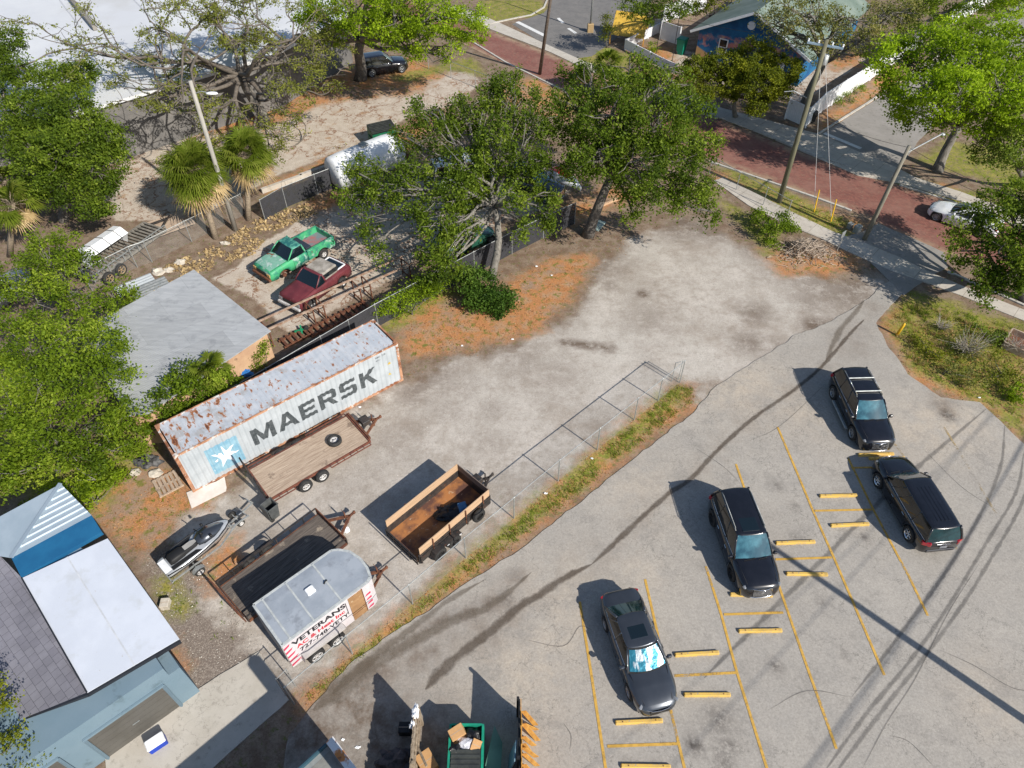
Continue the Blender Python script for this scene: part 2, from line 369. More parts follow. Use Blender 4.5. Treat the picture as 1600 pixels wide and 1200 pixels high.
# --- parking lot and driveway: worn grey asphalt with a broken edge
LOT = [(1400, 432), (1372, 452), (1345, 475), (1300, 503), (1240, 525), (1205, 550), (1150, 583), (1110, 612), (1088, 640), (1000, 710), (900, 790), (800, 868), (700, 932), (620, 985), (545, 1040), (490, 1100), (455, 1150), (440, 1230), (430, 1420), (1800, 1420), (1750, 800), (1600, 695), (1530, 628), (1470, 622), (1420, 585), (1390, 545), (1368, 505), (1385, 485), (1412, 458)]
SEAM = [(1350, 500), (1330, 520), (1282, 575), (1240, 610), (1180, 650), (1125, 700), (1080, 750), (1045, 770), (1000, 812), (960, 850), (925, 882), (880, 905), (810, 950), (770, 985), (720, 1025), (690, 1060), (670, 1075)]
SEAM2 = [(810, 900), (760, 945), (700, 965), (640, 1005), (590, 1035), (540, 1070), (500, 1110)]
def lot_mat():
    t = NT('worn_asphalt'); n = t.noise
    mid = n(1.1, 6, .65); fine = n(30, 4, .7); big = n(.22, 5, .6)
    col = t.mix(t.rng(big, .35, .65), (.33, .295, .25), (.395, .355, .30)); col = t.mix(t.rng(mid, .45, .7), col, (.315, .285, .245))
    sp = t.mix(t.rng(t.vor(40), .1, .5), (.44, .43, .41), (.27, .265, .26)); col = t.mix(.35, col, sp)
    col = t.mix(t.math('MULTIPLY', t.attr('warm'), t.rng(n(.9, 6, .7), .3, .6)), col, (.44, .375, .30))
    br = t.math('MULTIPLY', t.attr('mud'), t.rng(n(1.3, 7, .72), .28, .6)); col = t.mix(br, col, (.13, .095, .07))
    wet = t.math('MULTIPLY', t.rng(t.attr('seam'), 1.5, .1), t.rng(n(.8, 7, .7), .42, .6)); col = t.mix(t.math('MULTIPLY', wet, .45), col, (.26, .22, .18))
    oil = t.math('MULTIPLY', t.attr('oil'), t.rng(n(5, 6, .8), .38, .52)); col = t.mix(oil, col, (.055, .045, .04))
    cr = t.math('MULTIPLY', t.ridge(.35, .0035, 10, .62), t.rng(n(.12, 2), .42, .5)); col = t.mix(t.math('MULTIPLY', cr, .75), col, (.15, .14, .125))
    cr2 = t.math('MULTIPLY', t.ridge(1.1, .006, 8, .62), t.rng(n(.3, 4), .53, .6)); col = t.mix(t.math('MULTIPLY', cr2, .6), col, (.18, .165, .145))
    col = t.mix(t.math('MULTIPLY', t.rng(n(.6, 8, .75), .53, .62), .55), col, (.26, .24, .215))
    col = t.mix(t.math('MULTIPLY', t.rng(n(3.2, 6, .8), .62, .7), .5), col, (.2, .185, .17))
    spk = t.rng(t.vor(3.3), .035, .02); col = t.mix(spk, col, (.08, .07, .065))
    col = t.mix(1.0, col, t.mix(t.rng(n(13, 4, .75), .3, .7), (.8, .8, .8), (1.2, 1.2, 1.2)), 'MULTIPLY')
    t.bsdf(col, .92, 0, t.bump(fine, .35, .015), .2); return t.m
ZL = .035
sheet('parking_lot', PX(LOT), ZL, lot_mat(), .3, .13, {
    'warm': lambda p: blobs(p, [(1150, 600, 3, .8), (1480, 660, 2.2, .9), (1000, 760, 2.5, .5), (900, 950, 3, .6), (1450, 680, 2, .8), (820, 1050, 2, .8), (760, 1130, 2, .6), (1250, 640, 2.5, .6), (1540, 1100, 1.5, .6), (860, 1010, 2, .6), (1540, 1060, 1.3, .5), (1000, 900, 1.5, .5)]),
    'mud': lambda p: np.maximum(blobs(p, [(560, 1110, 1.8, 1.0), (520, 1080, 1.2, .9), (600, 1150, 1.8, 1), (690, 1000, .8, .6), (650, 1030, .9, .7), (790, 955, .7, .7), (760, 990, .8, .6), (600, 1040, 1.0, .8), (680, 1160, 1.5, .9), (1470, 630, .7, .7), (1480, 645, .35, 1.2), (490, 1150, 2, 1), (1360, 480, .8, .5), (677, 1022, .3, 1.0), (740, 960, .6, .6), (1340, 540, 1, .4)]),
        .75 * np.exp(-(line_dist(p, PX(SEAM2)) / .4) ** 2)),
    'seam': lambda p: line_dist(p, PX(SEAM)),
    'oil': lambda p: blobs(p, [(1085, 1165, .32, 1.0), (1122, 1120, .42, .8), (1215, 760, .3, .6), (1122, 1130, .7, .5), (1350, 840, .25, .7), (1140, 1165, .3, .7), (1212, 1042, .3, .7), (1240, 792, .2, .8), (1130, 1190, .4, .6), (1242, 838, .25, .6), (1480, 650, .4, .9), (1505, 945, .12, .9), (790, 935, .2, .8), (1285, 940, .2, .8), (1320, 1024, .2, .6)])})
# --- roads and pavements
BRICK = [(560, 8), (640, 28), (700, 58), (790, 100), (880, 145), (990, 198), (1110, 250), (1200, 281), (1330, 328), (1370, 352), (1440, 382), (1520, 410), (1700, 480), (1700, 400), (1600, 355), (1470, 308), (1400, 288), (1250, 238), (1110, 183), (1000, 145), (930, 118), (860, 85), (800, 62), (740, 40), (640, 0)]
def brick_mat():
    t = NT('red_brick_paving'); mp = t.node('ShaderNodeMapping'); t.l.new(t.co, mp.inputs[0]); mp.inputs['Rotation'].default_value = (0, 0, R(43))
    b = t.node('ShaderNodeTexBrick'); t.l.new(mp.outputs[0], b.inputs['Vector']); b.inputs['Scale'].default_value = 3.2
    for k, v in (('Color1', (.25, .095, .073, 1)), ('Color2', (.17, .066, .054, 1)), ('Mortar', (.12, .075, .06, 1)), ('Mortar Size', .025), ('Brick Width', .62), ('Row Height', .36)): b.inputs[k].default_value = v
    col = t.mix(t.rng(t.noise(.5, 6, .7), .4, .65), b.outputs[0], t.mix(.5, b.outputs[0], (.28, .155, .12)))
    col = t.mix(t.rng(t.noise(2.5, 6, .7), .56, .72), col, (.26, .17, .12))
    col = t.mix(t.math('MULTIPLY', t.rng(t.attr('edge'), .9, .0), t.rng(t.noise(1.1, 6, .7), .38, .55)), col, (.33, .24, .16))
    t.bsdf(col, .85, 0, t.bump(b.outputs[1], -.3, .01), .3); return t.m
sheet('brick_road', PX(BRICK), .02, brick_mat(), .5, .1, {'edge': lambda p: np.abs(sdf(p, PX(BRICK)))}, step=.5)
def conc_mat(name, c1, c2, joint=0.0, rot=43, dark=(.17, .15, .13), blot=.55):
    t = NT(name); n = t.noise
    col = t.mix(t.rng(n(.9, 6, .65), .35, .65), c1, c2); col = t.mix(t.rng(n(2.3, 7, .75), blot, blot + .14), col, tuple(x * .72 for x in c1))
    if joint:
        mp = t.node('ShaderNodeMapping'); t.l.new(t.co, mp.inputs[0]); mp.inputs['Rotation'].default_value = (0, 0, R(rot))
        b = t.node('ShaderNodeTexBrick', offset=0.0); t.l.new(mp.outputs[0], b.inputs['Vector']); b.inputs['Scale'].default_value = 1 / joint
        b.inputs['Mortar Size'].default_value = .008; b.inputs['Brick Width'].default_value = 1; b.inputs['Row Height'].default_value = 1
        b.inputs['Color1'].default_value = b.inputs['Color2'].default_value = (1, 1, 1, 1); b.inputs['Mortar'].default_value = (.45, .42, .38, 1)
        col = t.mix(1.0, col, b.outputs[0], 'MULTIPLY')
    col = t.mix(t.math('MULTIPLY', t.math('MULTIPLY', t.ridge(.4, .0035, 8), t.rng(n(.2, 2), .46, .56)), .5), col, dark)
    col = t.mix(1.0, col, t.mix(n(50, 2), (.86, .86, .86), (1.14, 1.14, 1.14)), 'MULTIPLY')
    t.bsdf(col, .9, 0, t.bump(n(40, 3), .2, .01), .2); return t.m
m_conc = conc_mat('sidewalk_concrete', (.42, .38, .33), (.5, .46, .40), 1.5)
m_apron = conc_mat('apron_concrete', (.42, .385, .33), (.49, .455, .40))
m_street = conc_mat('street_asphalt', (.15, .145, .14), (.19, .18, .17))
m_street2 = conc_mat('grey_street_asphalt', (.24, .225, .205), (.29, .27, .25))
sheet('side_street', PX([(1262, 218), (1290, 205), (1350, 168), (1420, 122), (1500, 68), (1560, 25), (1620, -15), (1700, 30), (1600, 78), (1540, 120), (1480, 175), (1440, 215), (1405, 262), (1380, 282), (1330, 262)]), .012, m_street2, .8, .1, step=.6)
sheet('cross_street', PX([(800, 38), (850, 20), (862, 8), (850, -10), (870, -40), (1040, -60), (1020, 0), (1000, 30), (960, 62), (925, 88), (895, 92), (840, 62)]), .012, m_street, .8, .08, step=.6)
sheet('sidewalk', PX([(725, 12), (780, 36), (850, 68), (910, 95), (980, 120), (940, 118), (925, 113), (860, 82), (800, 59), (745, 38), (690, 10)]), .05, m_apron, .6, step=.6)
sheet('sidewalk', PX([(1000, 122), (1060, 142), (1130, 170), (1205, 190), (1285, 212), (1335, 235), (1400, 262), (1430, 278), (1500, 300), (1700, 375), (1700, 393), (1500, 315), (1405, 287), (1340, 275), (1260, 240), (1190, 210), (1120, 183), (1000, 136)]), .05, m_conc, .6, step=.6)
sheet('sidewalk', PX([(1115, 283), (1130, 278), (1185, 305), (1240, 333), (1300, 362), (1345, 378), (1400, 400), (1450, 425), (1505, 448), (1600, 485), (1700, 520), (1700, 545), (1600, 502), (1500, 462), (1440, 440), (1395, 425), (1330, 396), (1280, 372), (1225, 350), (1170, 322)]), .05, m_conc, .5, step=.6)
sheet('driveway_apron', PX([(1318, 372), (1350, 362), (1372, 350), (1420, 370), (1475, 395), (1480, 418), (1455, 432), (1430, 448), (1412, 462), (1398, 448), (1372, 422), (1345, 395)]), .043, m_street2, .5, .06, step=.5)
sheet('concrete_apron', PX([(170, 1260), (165, 1182), (298, 1085), (345, 1055), (405, 1018), (452, 1094), (360, 1175), (270, 1260)]), .045, m_apron, .4, .04, step=.4)
m_kerb = conc_mat('kerb_concrete', (.42, .4, .36), (.5, .47, .42), 1.0)
def kerb(pts, wd=.18, h=.1):
    q = [G(x, y) for x, y in pts]; mb = MB()
    L = []; Rr = []
    for i, p in enumerate(q):
        d = (q[min(i + 1, len(q) - 1)] - q[max(i - 1, 0)]).normalized(); nn = Vector((-d.y, d.x, 0)); L.append(p + nn * wd / 2); Rr.append(p - nn * wd / 2)
    up = Vector((0, 0, h)); b = Vector((0, 0, -.05))
    mb.loft([[a + b, a + up, c + up, c + b] for a, c in zip(L, Rr)], True, True)
    tag(mb.build('kerb', m_kerb), kind='structure')
kerb([(1108, 253), (1200, 284), (1270, 308), (1330, 330)]); kerb([(1190, 208), (1260, 238), (1330, 262)]); kerb([(1405, 290), (1470, 310), (1600, 358)])
kerb([(1275, 212), (1310, 190), (1355, 162), (1420, 118), (1500, 64)]); kerb([(720, 55), (790, 98), (880, 142)])
kerb([(755, 40), (800, 30), (830, 24), (850, 12), (855, 0)]); kerb([(1480, 425), (1520, 442), (1600, 478)]); kerb([(1000, 142), (1060, 165), (1120, 186)])
# --- yellow bay lines, worn
def paint_mat(name, c, wear=.5):
    t = NT(name); x = t.node('ShaderNodeBsdfPrincipled'); tr = t.node('ShaderNodeBsdfTransparent'); mx = t.node('ShaderNodeMixShader')
    t.inp(x, 'Base Color', t.mix(t.rng(t.noise(5, 4), .4, .6), c, tuple(q * .8 for q in c))); x.inputs['Roughness'].default_value = .8
    a = t.math('ADD', t.math('MULTIPLY', t.noise(7, 6, .8), .75), t.math('MULTIPLY', t.noise(.35, 2), .5))
    t.l.new(t.rng(a, wear, wear + .14), mx.inputs[0]); t.l.new(tr.outputs[0], mx.inputs[1]); t.l.new(x.outputs[0], mx.inputs[2])
    t.l.new(mx.outputs[0], t.out.inputs[0]); return t.m
YP = [paint_mat('yellow_line_paint', (.56, .33, .06), .46), paint_mat('faded_line_paint', (.46, .33, .14), .60)]
def strip(mb, pts, wd, z, m=0):
    q = [G(x, y, z) for x, y in pts]; L = []
    for i, p in enumerate(q):
        d = (q[min(i + 1, len(q) - 1)] - q[max(i - 1, 0)]).normalized(); nn = Vector((-d.y, d.x, 0)) * wd / 2; L.append([p - nn, p + nn])
    mb.loft(L, False, False, m)
mb = MB(); z = ZL + .014
for l, m in [([(906, 940), (925, 1060), (947, 1205)], 0), ([(1008, 905), (1027, 987), (1047, 1105), (1072, 1210)], 0), ([(1103, 885), (1127, 960), (1152, 1052), (1175, 1125), (1203, 1215)], 0),
             ([(1150, 725), (1217, 915), (1257, 1030), (1307, 1170)], 0), ([(1215, 667), (1242, 730), (1270, 797), (1303, 871), (1340, 957), (1382, 1055)], 0),
             ([(1325, 715), (1365, 797), (1420, 900), (1450, 962)], 0), ([(1475, 667), (1520, 740), (1556, 802)], 1), ([(1395, 690), (1412, 712)], 1), ([(1490, 850), (1510, 880)], 1)]: strip(mb, l, .11, z, m)
for l in [[(949, 1166), (1060, 1162)], [(1054, 1056), (1150, 1051)], [(1131, 960), (1224, 957)], [(1212, 874), (1300, 871)], [(1273, 798), (1362, 796)], [(1330, 731), (1366, 730)], [(1206, 1213), (1150, 1216)]]:
    strip(mb, l, .11, z + .003, 0)
tag(mb.build('parking_markings', YP), kind='structure')
mb = MB(); wp = paint_mat('white_line_paint', (.7, .7, .68), .4)
strip(mb, [(808, 34), (852, 56)], .5, .022); strip(mb, [(872, 28), (880, 36)], .35, .022); strip(mb, [(888, 44), (900, 52)], .35, .022); strip(mb, [(1288, 208), (1345, 232)], .4, .022)
tag(mb.build('street_markings', wp), kind='structure')

# --- dark seepage line, tyre tracks: stains lying in thin irregular bands on the asphalt
def band_mat(name, c, dens, edge=.75):
    t = NT(name); a = t.math('ADD', t.math('ABSOLUTE', t.attr('u')), t.math('MULTIPLY', t.math('SUBTRACT', t.noise(1.6, 8, .7), .5), 1.5))
    k = t.math('MULTIPLY', t.rng(a, edge, edge - .45), t.rng(t.noise(.9, 6, .7), .25, .6, dens * .55, dens))
    d = t.node('ShaderNodeBsdfDiffuse'); t.inp(d, 0, c); tr = t.node('ShaderNodeBsdfTransparent'); m = t.node('ShaderNodeMixShader'); t.l.new(k, m.inputs[0]); t.l.new(tr.outputs[0], m.inputs[1]); t.l.new(d.outputs[0], m.inputs[2]); t.l.new(m.outputs[0], t.out.inputs[0]); return t.m
def smooth_line(pts, k=6):
    q = [G(x, y) for x, y in pts]; q = [q[0] * 2 - q[1]] + q + [q[-1] * 2 - q[-2]]; out = []
    for i in range(1, len(q) - 2):
        for j in range(k):
            t = j / k; a, b, c, d = q[i - 1:i + 3]; out.append(.5 * ((2 * b) + (c - a) * t + (2 * a - 5 * b + 4 * c - d) * t * t + (3 * b - a - 3 * c + d) * t ** 3))
    return out + [q[-2]]
def band(name, pts, wd, z, m, wd2=None):
    q = smooth_line(pts); V = []; U = []; n = len(q)
    for i, p in enumerate(q):
        d = (q[min(i + 1, n - 1)] - q[max(i - 1, 0)]).normalized(); nn = Vector((-d.y, d.x, 0)); w_ = (wd + ((wd2 or wd) - wd) * i / n) * sqrt(max(.02, min(1, i / 5, (n - 1 - i) / 5)))
        for u in (-1, -.5, 0, .5, 1): V.append((*(p + nn * w_ * u)[:2], z)); U.append(u)
    Fs = [(i * 5 + k, i * 5 + k + 1, i * 5 + k + 6, i * 5 + k + 5) for i in range(n - 1) for k in range(4)]
    tag(link_mesh(name, np_mesh(name, np.array(V), np.array(Fs), {'u': np.array(U)}), m), kind='structure')
m_seep = band_mat('damp_seepage', (.12, .095, .075), .68); m_mud = band_mat('muddy_track', (.16, .13, .10), .48); m_tread = band_mat('tyre_track', (.12, .115, .11), .42)
zz = ZL + .003
band('damp_line', [(1350, 500), (1330, 520), (1282, 575), (1240, 610), (1180, 652), (1125, 700), (1080, 748), (1045, 772), (1000, 812), (960, 850), (925, 882)], .16, zz, m_seep, .24)
band('damp_line', [(925, 882), (880, 905), (840, 932), (810, 950), (770, 985), (720, 1022), (690, 1050), (665, 1078)], .24, zz + .001, m_seep, .42)
band('damp_line', [(1290, 566), (1310, 520), (1335, 490), (1350, 470)], .35, zz + .002, m_mud, .2)
band('muddy_track', [(830, 895), (770, 945), (710, 968), (650, 1000), (590, 1035), (540, 1070), (490, 1110)], .2, zz + .003, m_mud, .75)
band('muddy_track', [(760, 905), (700, 940), (640, 985), (575, 1035), (520, 1085)], .15, zz + .004, m_mud, .4)
for k, l in enumerate([[(1600, 705), (1587, 770), (1540, 850), (1480, 950), (1420, 1035), (1350, 1120), (1285, 1210)], [(1612, 730), (1595, 790), (1550, 870), (1490, 965), (1360, 1135), (1300, 1215)], [(1570, 660), (1560, 740), (1500, 860), (1400, 1000), (1330, 1090)], [(1540, 640), (1400, 760), (1300, 860), (1200, 960), (1100, 1060)]]): band('tyre_track', l, .13 if k < 3 else .2, zz + .005 + k * .001, m_tread)
m_crk = band_mat('crack_line', (.13, .12, .11), .6, .9)
for l in ([(1530, 880), (1480, 960), (1430, 1060), (1385, 1130), (1345, 1205)], [(1465, 1015), (1520, 1040), (1580, 1075), (1620, 1080)], [(1390, 1150), (1420, 1160), (1460, 1200)], [(1085, 700), (1130, 730), (1160, 760)], [(1170, 690), (1220, 665), (1290, 600)], [(880, 1130), (892, 1150), (890, 1175)], [(1440, 700), (1500, 760), (1560, 800)], [(820, 1000), (880, 1010), (905, 980), (925, 985)], [(1200, 1110), (1260, 1080), (1330, 1090)]): band('crack', l, .022, zz + .012, m_crk)
# ================================================================ cars
def make_wheel(parent, x, y, r=.35, wd=.23, rim=None, side=1, spokes=6, rimr=.68):
    """tyre with a rim as its sub-part; side=+1 faces +y"""
    t = MB(); s = side; h = wd / 2
    t.lathe([(r * rimr, -h), (r * .9, -h), (r * .985, -h * .75), (r, -h * .3), (r, h * .3), (r * .985, h * .75), (r * .9, h), (r * rimr, h), (r * rimr, -h)], (x, y, r), 'y', 24)
    w_ = t.build('wheel', m_tire, parent, True)
    q = MB(); yo = y + s * h * .55; rr = r * rimr
    q.lathe([(0.001, 0), (rr, 0)], (x, yo - s * .04, r), 'y', 20, 1)
    q.lathe([(rr, -s * .05), (rr, s * .045), (rr * .9, s * .05), (rr * .88, -s * .03)], (x, yo, r), 'y', 20)
    q.lathe([(.001, s * .02), (r * .16, s * .02), (r * .18, -s * .03)], (x, yo, r), 'y', 10)
    for k in range(spokes):
        a = 2 * pi * k / spokes + .3; d = Vector((cos(a), 0, sin(a)))
        q.bar(Vector((x, yo, r)) + d * r * .12, Vector((x, yo, r)) + d * rr * .93, r * .15, .03, 0, (0, 1, 0))
    q.build('rim', [rim or m_rim, m_plast], w_, True)
    return w_
def interp(x, tab):
    return float(np.interp(x, [a for a, b in tab], [b for a, b in tab]))
def car_body(root, paint, L, wb, xr, tr, top, width, shoulder, sill=.24, arch=None, name='body', seams=()):
    """lofted shell; x from -L/2 (tail) to L/2 (nose), arches cut into its lower edge"""
    ar = arch or tr + .06; xf = xr + wb
    xs = set(np.linspace(-L / 2, L / 2, 23).tolist())
    for c in (xr, xf):
        for k in (-1.02, -1, -.93, -.75, -.45, 0, .45, .75, .93, 1, 1.02): xs.add(c + ar * k)
    for k in (.01, .03, .07, .12, .2): xs.add(-L / 2 + k); xs.add(L / 2 - k)
    xs = sorted(x for x in xs if -L / 2 <= x <= L / 2); rings = []
    for x in xs:
        w_ = interp(x, width); zt = interp(x, top); zs = min(interp(x, shoulder), zt - .03)
        zb = interp(x, [(-L / 2, sill + .16), (-L / 2 + .25, sill), (L / 2 - .25, sill - .02), (L / 2, sill + .08)])
        for c in (xr, xf):
            if abs(x - c) < ar: zb = max(zb, tr + sqrt(max(ar * ar - (x - c) ** 2, 0)) * .98)
        zb = min(zb, zs - .05); zm = zb + (zs - zb) * .5
        half = [(0, zt + .02), (.45 * w_, zt + .012), (.8 * w_, zt - .015), (.93 * w_, (zt * .6 + zs * .4) - .02), (.985 * w_, zs), (w_, zs - (zs - zm) * .4), (.995 * w_, zm), (.99 * w_, zb + .03), (.96 * w_, zb)]
        rings.append([(x, -y, q) for y, q in reversed(half)] + [(x, y, q) for y, q in half[1:]])
    b = MB(); b.loft(rings, False, False)
    n = len(rings[0]); b.f.append(tuple(range(n))); b.m.append(0); b.f.append(tuple((len(rings) - 1) * n + k for k in range(n))); b.m.append(0)
    for a_, b_ in seams: b.bar(a_, b_, .012, .012, 1)
    body = b.build(name, [paint, m_plast], root, True)
    u = MB(); hw = max(v for _, v in width)
    u.box(-L / 2 + .25, L / 2 - .25, -hw * .8, hw * .8, sill - .06, sill + .35); u.build('underbody', m_plast, root)
    return body
def greenhouse(root, paint, glass, xb0, xb1, xt0, xt1, zb, zt, wb_, wt, crown=.04, ws=None, posts=(0.0,), trim=None, bow=.12, rearglass=None):
    """xb0/xb1 rear/front at the belt, xt0/xt1 rear/front of the roof"""
    N = 6
    def outline(f):
        x0 = xb0 + (xt0 - xb0) * f; x1 = xb1 + (xt1 - xb1) * f; hw = wb_ + (wt - wb_) * f + .025 * sin(pi * f); zz = zb + (zt - zb) * f
        fr = [(x1 + bow * (1 - (2 * k / N - 1) ** 2) * (1 - .4 * f), hw * (1 - 2 * k / N) * (.97), zz) for k in range(N + 1)]
        rt = [(x1 + (x0 - x1) * k / N, -hw * (1 - .05 * abs(2 * k / N - 1) ** 3), zz) for k in range(N + 1)]
        re = [(x0 - bow * .6 * (1 - (2 * k / N - 1) ** 2), -hw * (1 - 2 * k / N) * .95, zz) for k in range(N + 1)]
        lf = [(x0 + (x1 - x0) * k / N, hw * (1 - .05 * abs(2 * k / N - 1) ** 3), zz) for k in range(N + 1)]
        return fr, rt, re, lf
    lv = [outline(f) for f in (0, .35, .7, 1)]
    for i, nm in enumerate(('windshield', 'side_window', 'rear_window', 'side_window')):
        g = MB(); g.loft([l[i] for l in lv], False); g.build(nm, (ws if i == 0 and ws else rearglass if i == 2 and rearglass else glass), root, True)
    p = MB()
    def pil(i, k, r, m=0): p.tube([Vector(l[i][k]) for l in lv], r, 6, m)
    for i, k in ((0, 0), (0, N), (2, 0), (2, N)): pil(i, k, .045 if i == 0 else .06)
    for i in (1, 3):
        for f in posts:
            k = f * N if i == 1 else (1 - f) * N; k = min(N - 1, int(round(k))); pil(i, k, .03)
    each(p, 'pillar', paint, root, True)
    if trim:
        q = MB()
        for i in (1, 3):
            q.tube([Vector(v) + Vector((0, 0, .0)) for v in lv[0][i]], .014, 5)
            q.tube([Vector(v) + Vector((0, 0, -.03)) for v in lv[3][i]], .012, 5)
            for k in (0, N): q.tube([Vector(l[i][k]) + Vector((0, .03 if i == 3 else -.03, 0)) for l in lv], .013, 5)
        each(q, 'window_trim', trim, root, True)
    r = MB(); top = lv[3]; ring = top[0][:-1] + top[1][:-1] + top[2][:-1] + top[3][:-1]
    cx = (xt0 + xt1) / 2; rr = [[(cx + (v[0] - cx) * 1.02, v[1] * 1.03, v[2] - .025) for v in ring]]
    for s_, dz in ((1.0, .005), (.93, crown * .45), (.75, crown * .75), (.45, crown * .95), (.12, crown)):
        rr.append([(cx + (v[0] - cx) * (1 - (1 - s_) * .9), v[1] * s_, v[2] + dz) for v in ring])
    r.loft(rr, True, False); n = len(ring); r.f.append(tuple(len(r.v) - n + k for k in range(n))); r.m.append(0)
    return r.build('roof', paint, root, True)
def mirrors(root, paint, x, y, z):
    for s in (1, -1):
        m = MB(); m.bbox(x - .07, x + .07, s * y + s * .06 - .1, s * y + s * .06 + .1, z, z + .15, .035)
        m.bar((x, s * (y - .12), z + .03), (x, s * (y + .02), z + .06), .05); m.build('mirror', paint, root)
def car_marks(root, seams, mat_, name='door_seam'):
    q = MB()
    for a, b in seams: q.bar(a, b, .012, .012)
    q.build(name, mat_, root)
m_gl_blue = NT('windshield_glass'); m_gl_blue.bsdf(m_gl_blue.mix(m_gl_blue.rng(m_gl_blue.noise(1.6, 4), .45, .65), (.012, .06, .085), (.05, .16, .2)), .05, 0, None, .8, .5); m_gl_blue = m_gl_blue.m  # opaque glass, blue sky reflection painted into its colour in paler patches
m_gl_side = mat('side_glass', (.014, .014, .012), (.03, .028, .024), sc=2, rough=.06, coat=.4, fine=0)
m_gl_back = mat('rear_glass', (.006, .026, .032), (.01, .04, .048), sc=2, rough=.05, coat=.5, fine=0)
_t = NT('foil_sunshade'); _t.bsdf(_t.mix(_t.rng(_t.noise(2.6, 2, .5, _t.scale((.6, 1.6, 1))), .46, .56), (.02, .15, .22), (.38, .43, .46)), .3, .5, _t.bump(_t.noise(5, 2), .4, .05)); m_foil = _t.m  # teal glass and pale folded reflections painted into the foil colour

def make_suv(name, label, loc, az, paint, L=4.95, W=.98, H=1.78, wb=2.9, tr=.39, rails=True, bars=False, sunroof=False, rim=None, grille='mesh', trim=m_chrome, hood=1.12, ribs=0, spokes=6, nose=1.48):
    root = thing(name, label, 'car', loc, az); hl = L / 2; xr = -hl + .98
    top = [(-hl, .98), (-hl + .02, 1.05), (-hl + .12, 1.1), (-.6, 1.12), (hl - nose - .1, hood), (hl - .9, hood - .05), (hl - .3, hood - .14), (hl - .1, hood - .24), (hl - .02, .68), (hl, .6)]
    width = [(-hl, W * .72), (-hl + .03, W * .82), (-hl + .12, W * .9), (-hl + .4, W * .965), (-.3, W), (.9, W), (hl - .6, W * .965), (hl - .25, W * .87), (hl - .08, W * .74), (hl, W * .6)]
    sh = [(-hl, .85), (-hl + .2, .98), (0, .97), (hl - 1, .9), (hl - .2, .75), (hl, .55)]
    sm = []
    for s in (1, -1):
        for x in (xr + .52, 0.12, .98): sm.append(((x, s * (W + .002), .35), (x - .02, s * (W * .985 + .004), .98)))
    sm.append(((hl - nose + .1, -W * .8, hood - .01), (hl - .3, -W * .66, hood - .14))); sm.append(((hl - nose + .1, W * .8, hood - .01), (hl - .3, W * .66, hood - .14)))
    car_body(root, paint, L, wb, xr, tr, top, width, sh, seams=sm)
    roof = greenhouse(root, paint, m_gl_side, -hl + .12, hl - nose, -hl + .42, hl - nose - .75, 1.07, H - .05, W * .9, W * .7, .05, m_gl_blue, (.02, .35, .68), trim, rearglass=m_gl_back)
    for x in (xr, xr + wb):
        for s in (1, -1): make_wheel(root, x, s * (W - .115), tr, .24, rim, s, spokes)
    for s in (1, -1):
        h = MB(); h.T = Matrix.Translation((hl - .3, s * W * .7, hood - .27)) @ Matrix.Rotation(-s * .6, 4, 'Z') @ Matrix.Rotation(.35, 4, 'Y')
        h.bbox(-.08, .08, -.15, .15, -.05, .05, .03); h.build('headlight', m_lamp, root)
        h = MB(); h.T = Matrix.Translation((-hl + .13, s * W * .78, .98)) @ Matrix.Rotation(-s * .5, 4, 'Z')
        h.bbox(-.09, .09, -.2, .2, -.1, .09, .03); h.build('taillight', m_redlens, root)
    g = MB(); g.T = Matrix.Translation((hl - .045, 0, .66)) @ Matrix.Rotation(-.3, 4, 'Y')
    g.box(-.03, .03, -.42, .42, -.2, .2, 0)
    for k in range(9): g.box(.031, .045, -.42, .42, -.19 + k * .045, -.175 + k * .045, 1)
    for k in range(13): g.box(.032, .044, -.4 + k * .066, -.385 + k * .066, -.18, .19, 1)
    g.lathe([(.001, .06), (.06, .06), (.06, .03)], (0, 0, 0), 'x', 10, 1); g.build('grille', [m_plast, m_chrome], root)
    g = MB(); g.tube([(hl - .28, -W * .84, .4), (hl - .05, -W * .6, .36), (hl + .03, -W * .3, .34), (hl + .04, 0, .34), (hl + .03, W * .3, .34), (hl - .05, W * .6, .36), (hl - .28, W * .84, .4)], .03, 6)
    g.tube([(hl - .1, -.45, hood - .26), (hl + .0, 0, hood - .28), (hl - .1, .45, hood - .26)], .018, 6); g.build('bumper_trim', m_chrome, root, True)
    g = MB(); g.T = Matrix.Translation((-hl + .01, 0, 0)); g.bbox(-.05, .06, -W * .7, W * .7, .42, .56, .03, 0); g.box(-.07, -.045, -.17, .17, .72, .86, 1); g.box(-.04, -.02, -.3, .3, .92, .95, 2)
    g.build('rear_bumper', [paint, m_lamp, m_chrome], root)
    if rails:
        q = MB()
        for s in (1, -1): q.tube([(-hl + .55, s * W * .66, H - .04), (-hl + .75, s * W * .665, H + .03), (0, s * W * .68, H + .045), (hl - 2.6, s * W * .68, H + .02), (hl - 2.42, s * W * .68, H - .04)], .02, 6)
        each(q, 'roof_rail', m_galv if not bars else m_chrome, root, True)
    if bars:
        q = MB()
        for x in (-1.2, -.25): q.bbox(x - .03, x + .03, -W * .7, W * .7, H + .04, H + .09, .012)
        each(q, 'cross_bar', m_graph if not bars else m_galv, root)
    if sunroof:
        q = MB(); q.bbox(-.5, .18, -.38, .38, H - .02, H + .008, .01, 0); q.build('sunroof', m_glass, root)
    if ribs:
        q = MB()
        for k in range(ribs): y = -.45 + .9 * k / (ribs - 1); q.box(-hl + .7, .0, y - .012, y + .012, H - .03, H + .012 - .02 * (y / .45) ** 2)
        each(q, 'roof_rib', paint, root)
    mirrors(root, paint, hl - nose - .12, W * .98, 1.06)
    q = MB()
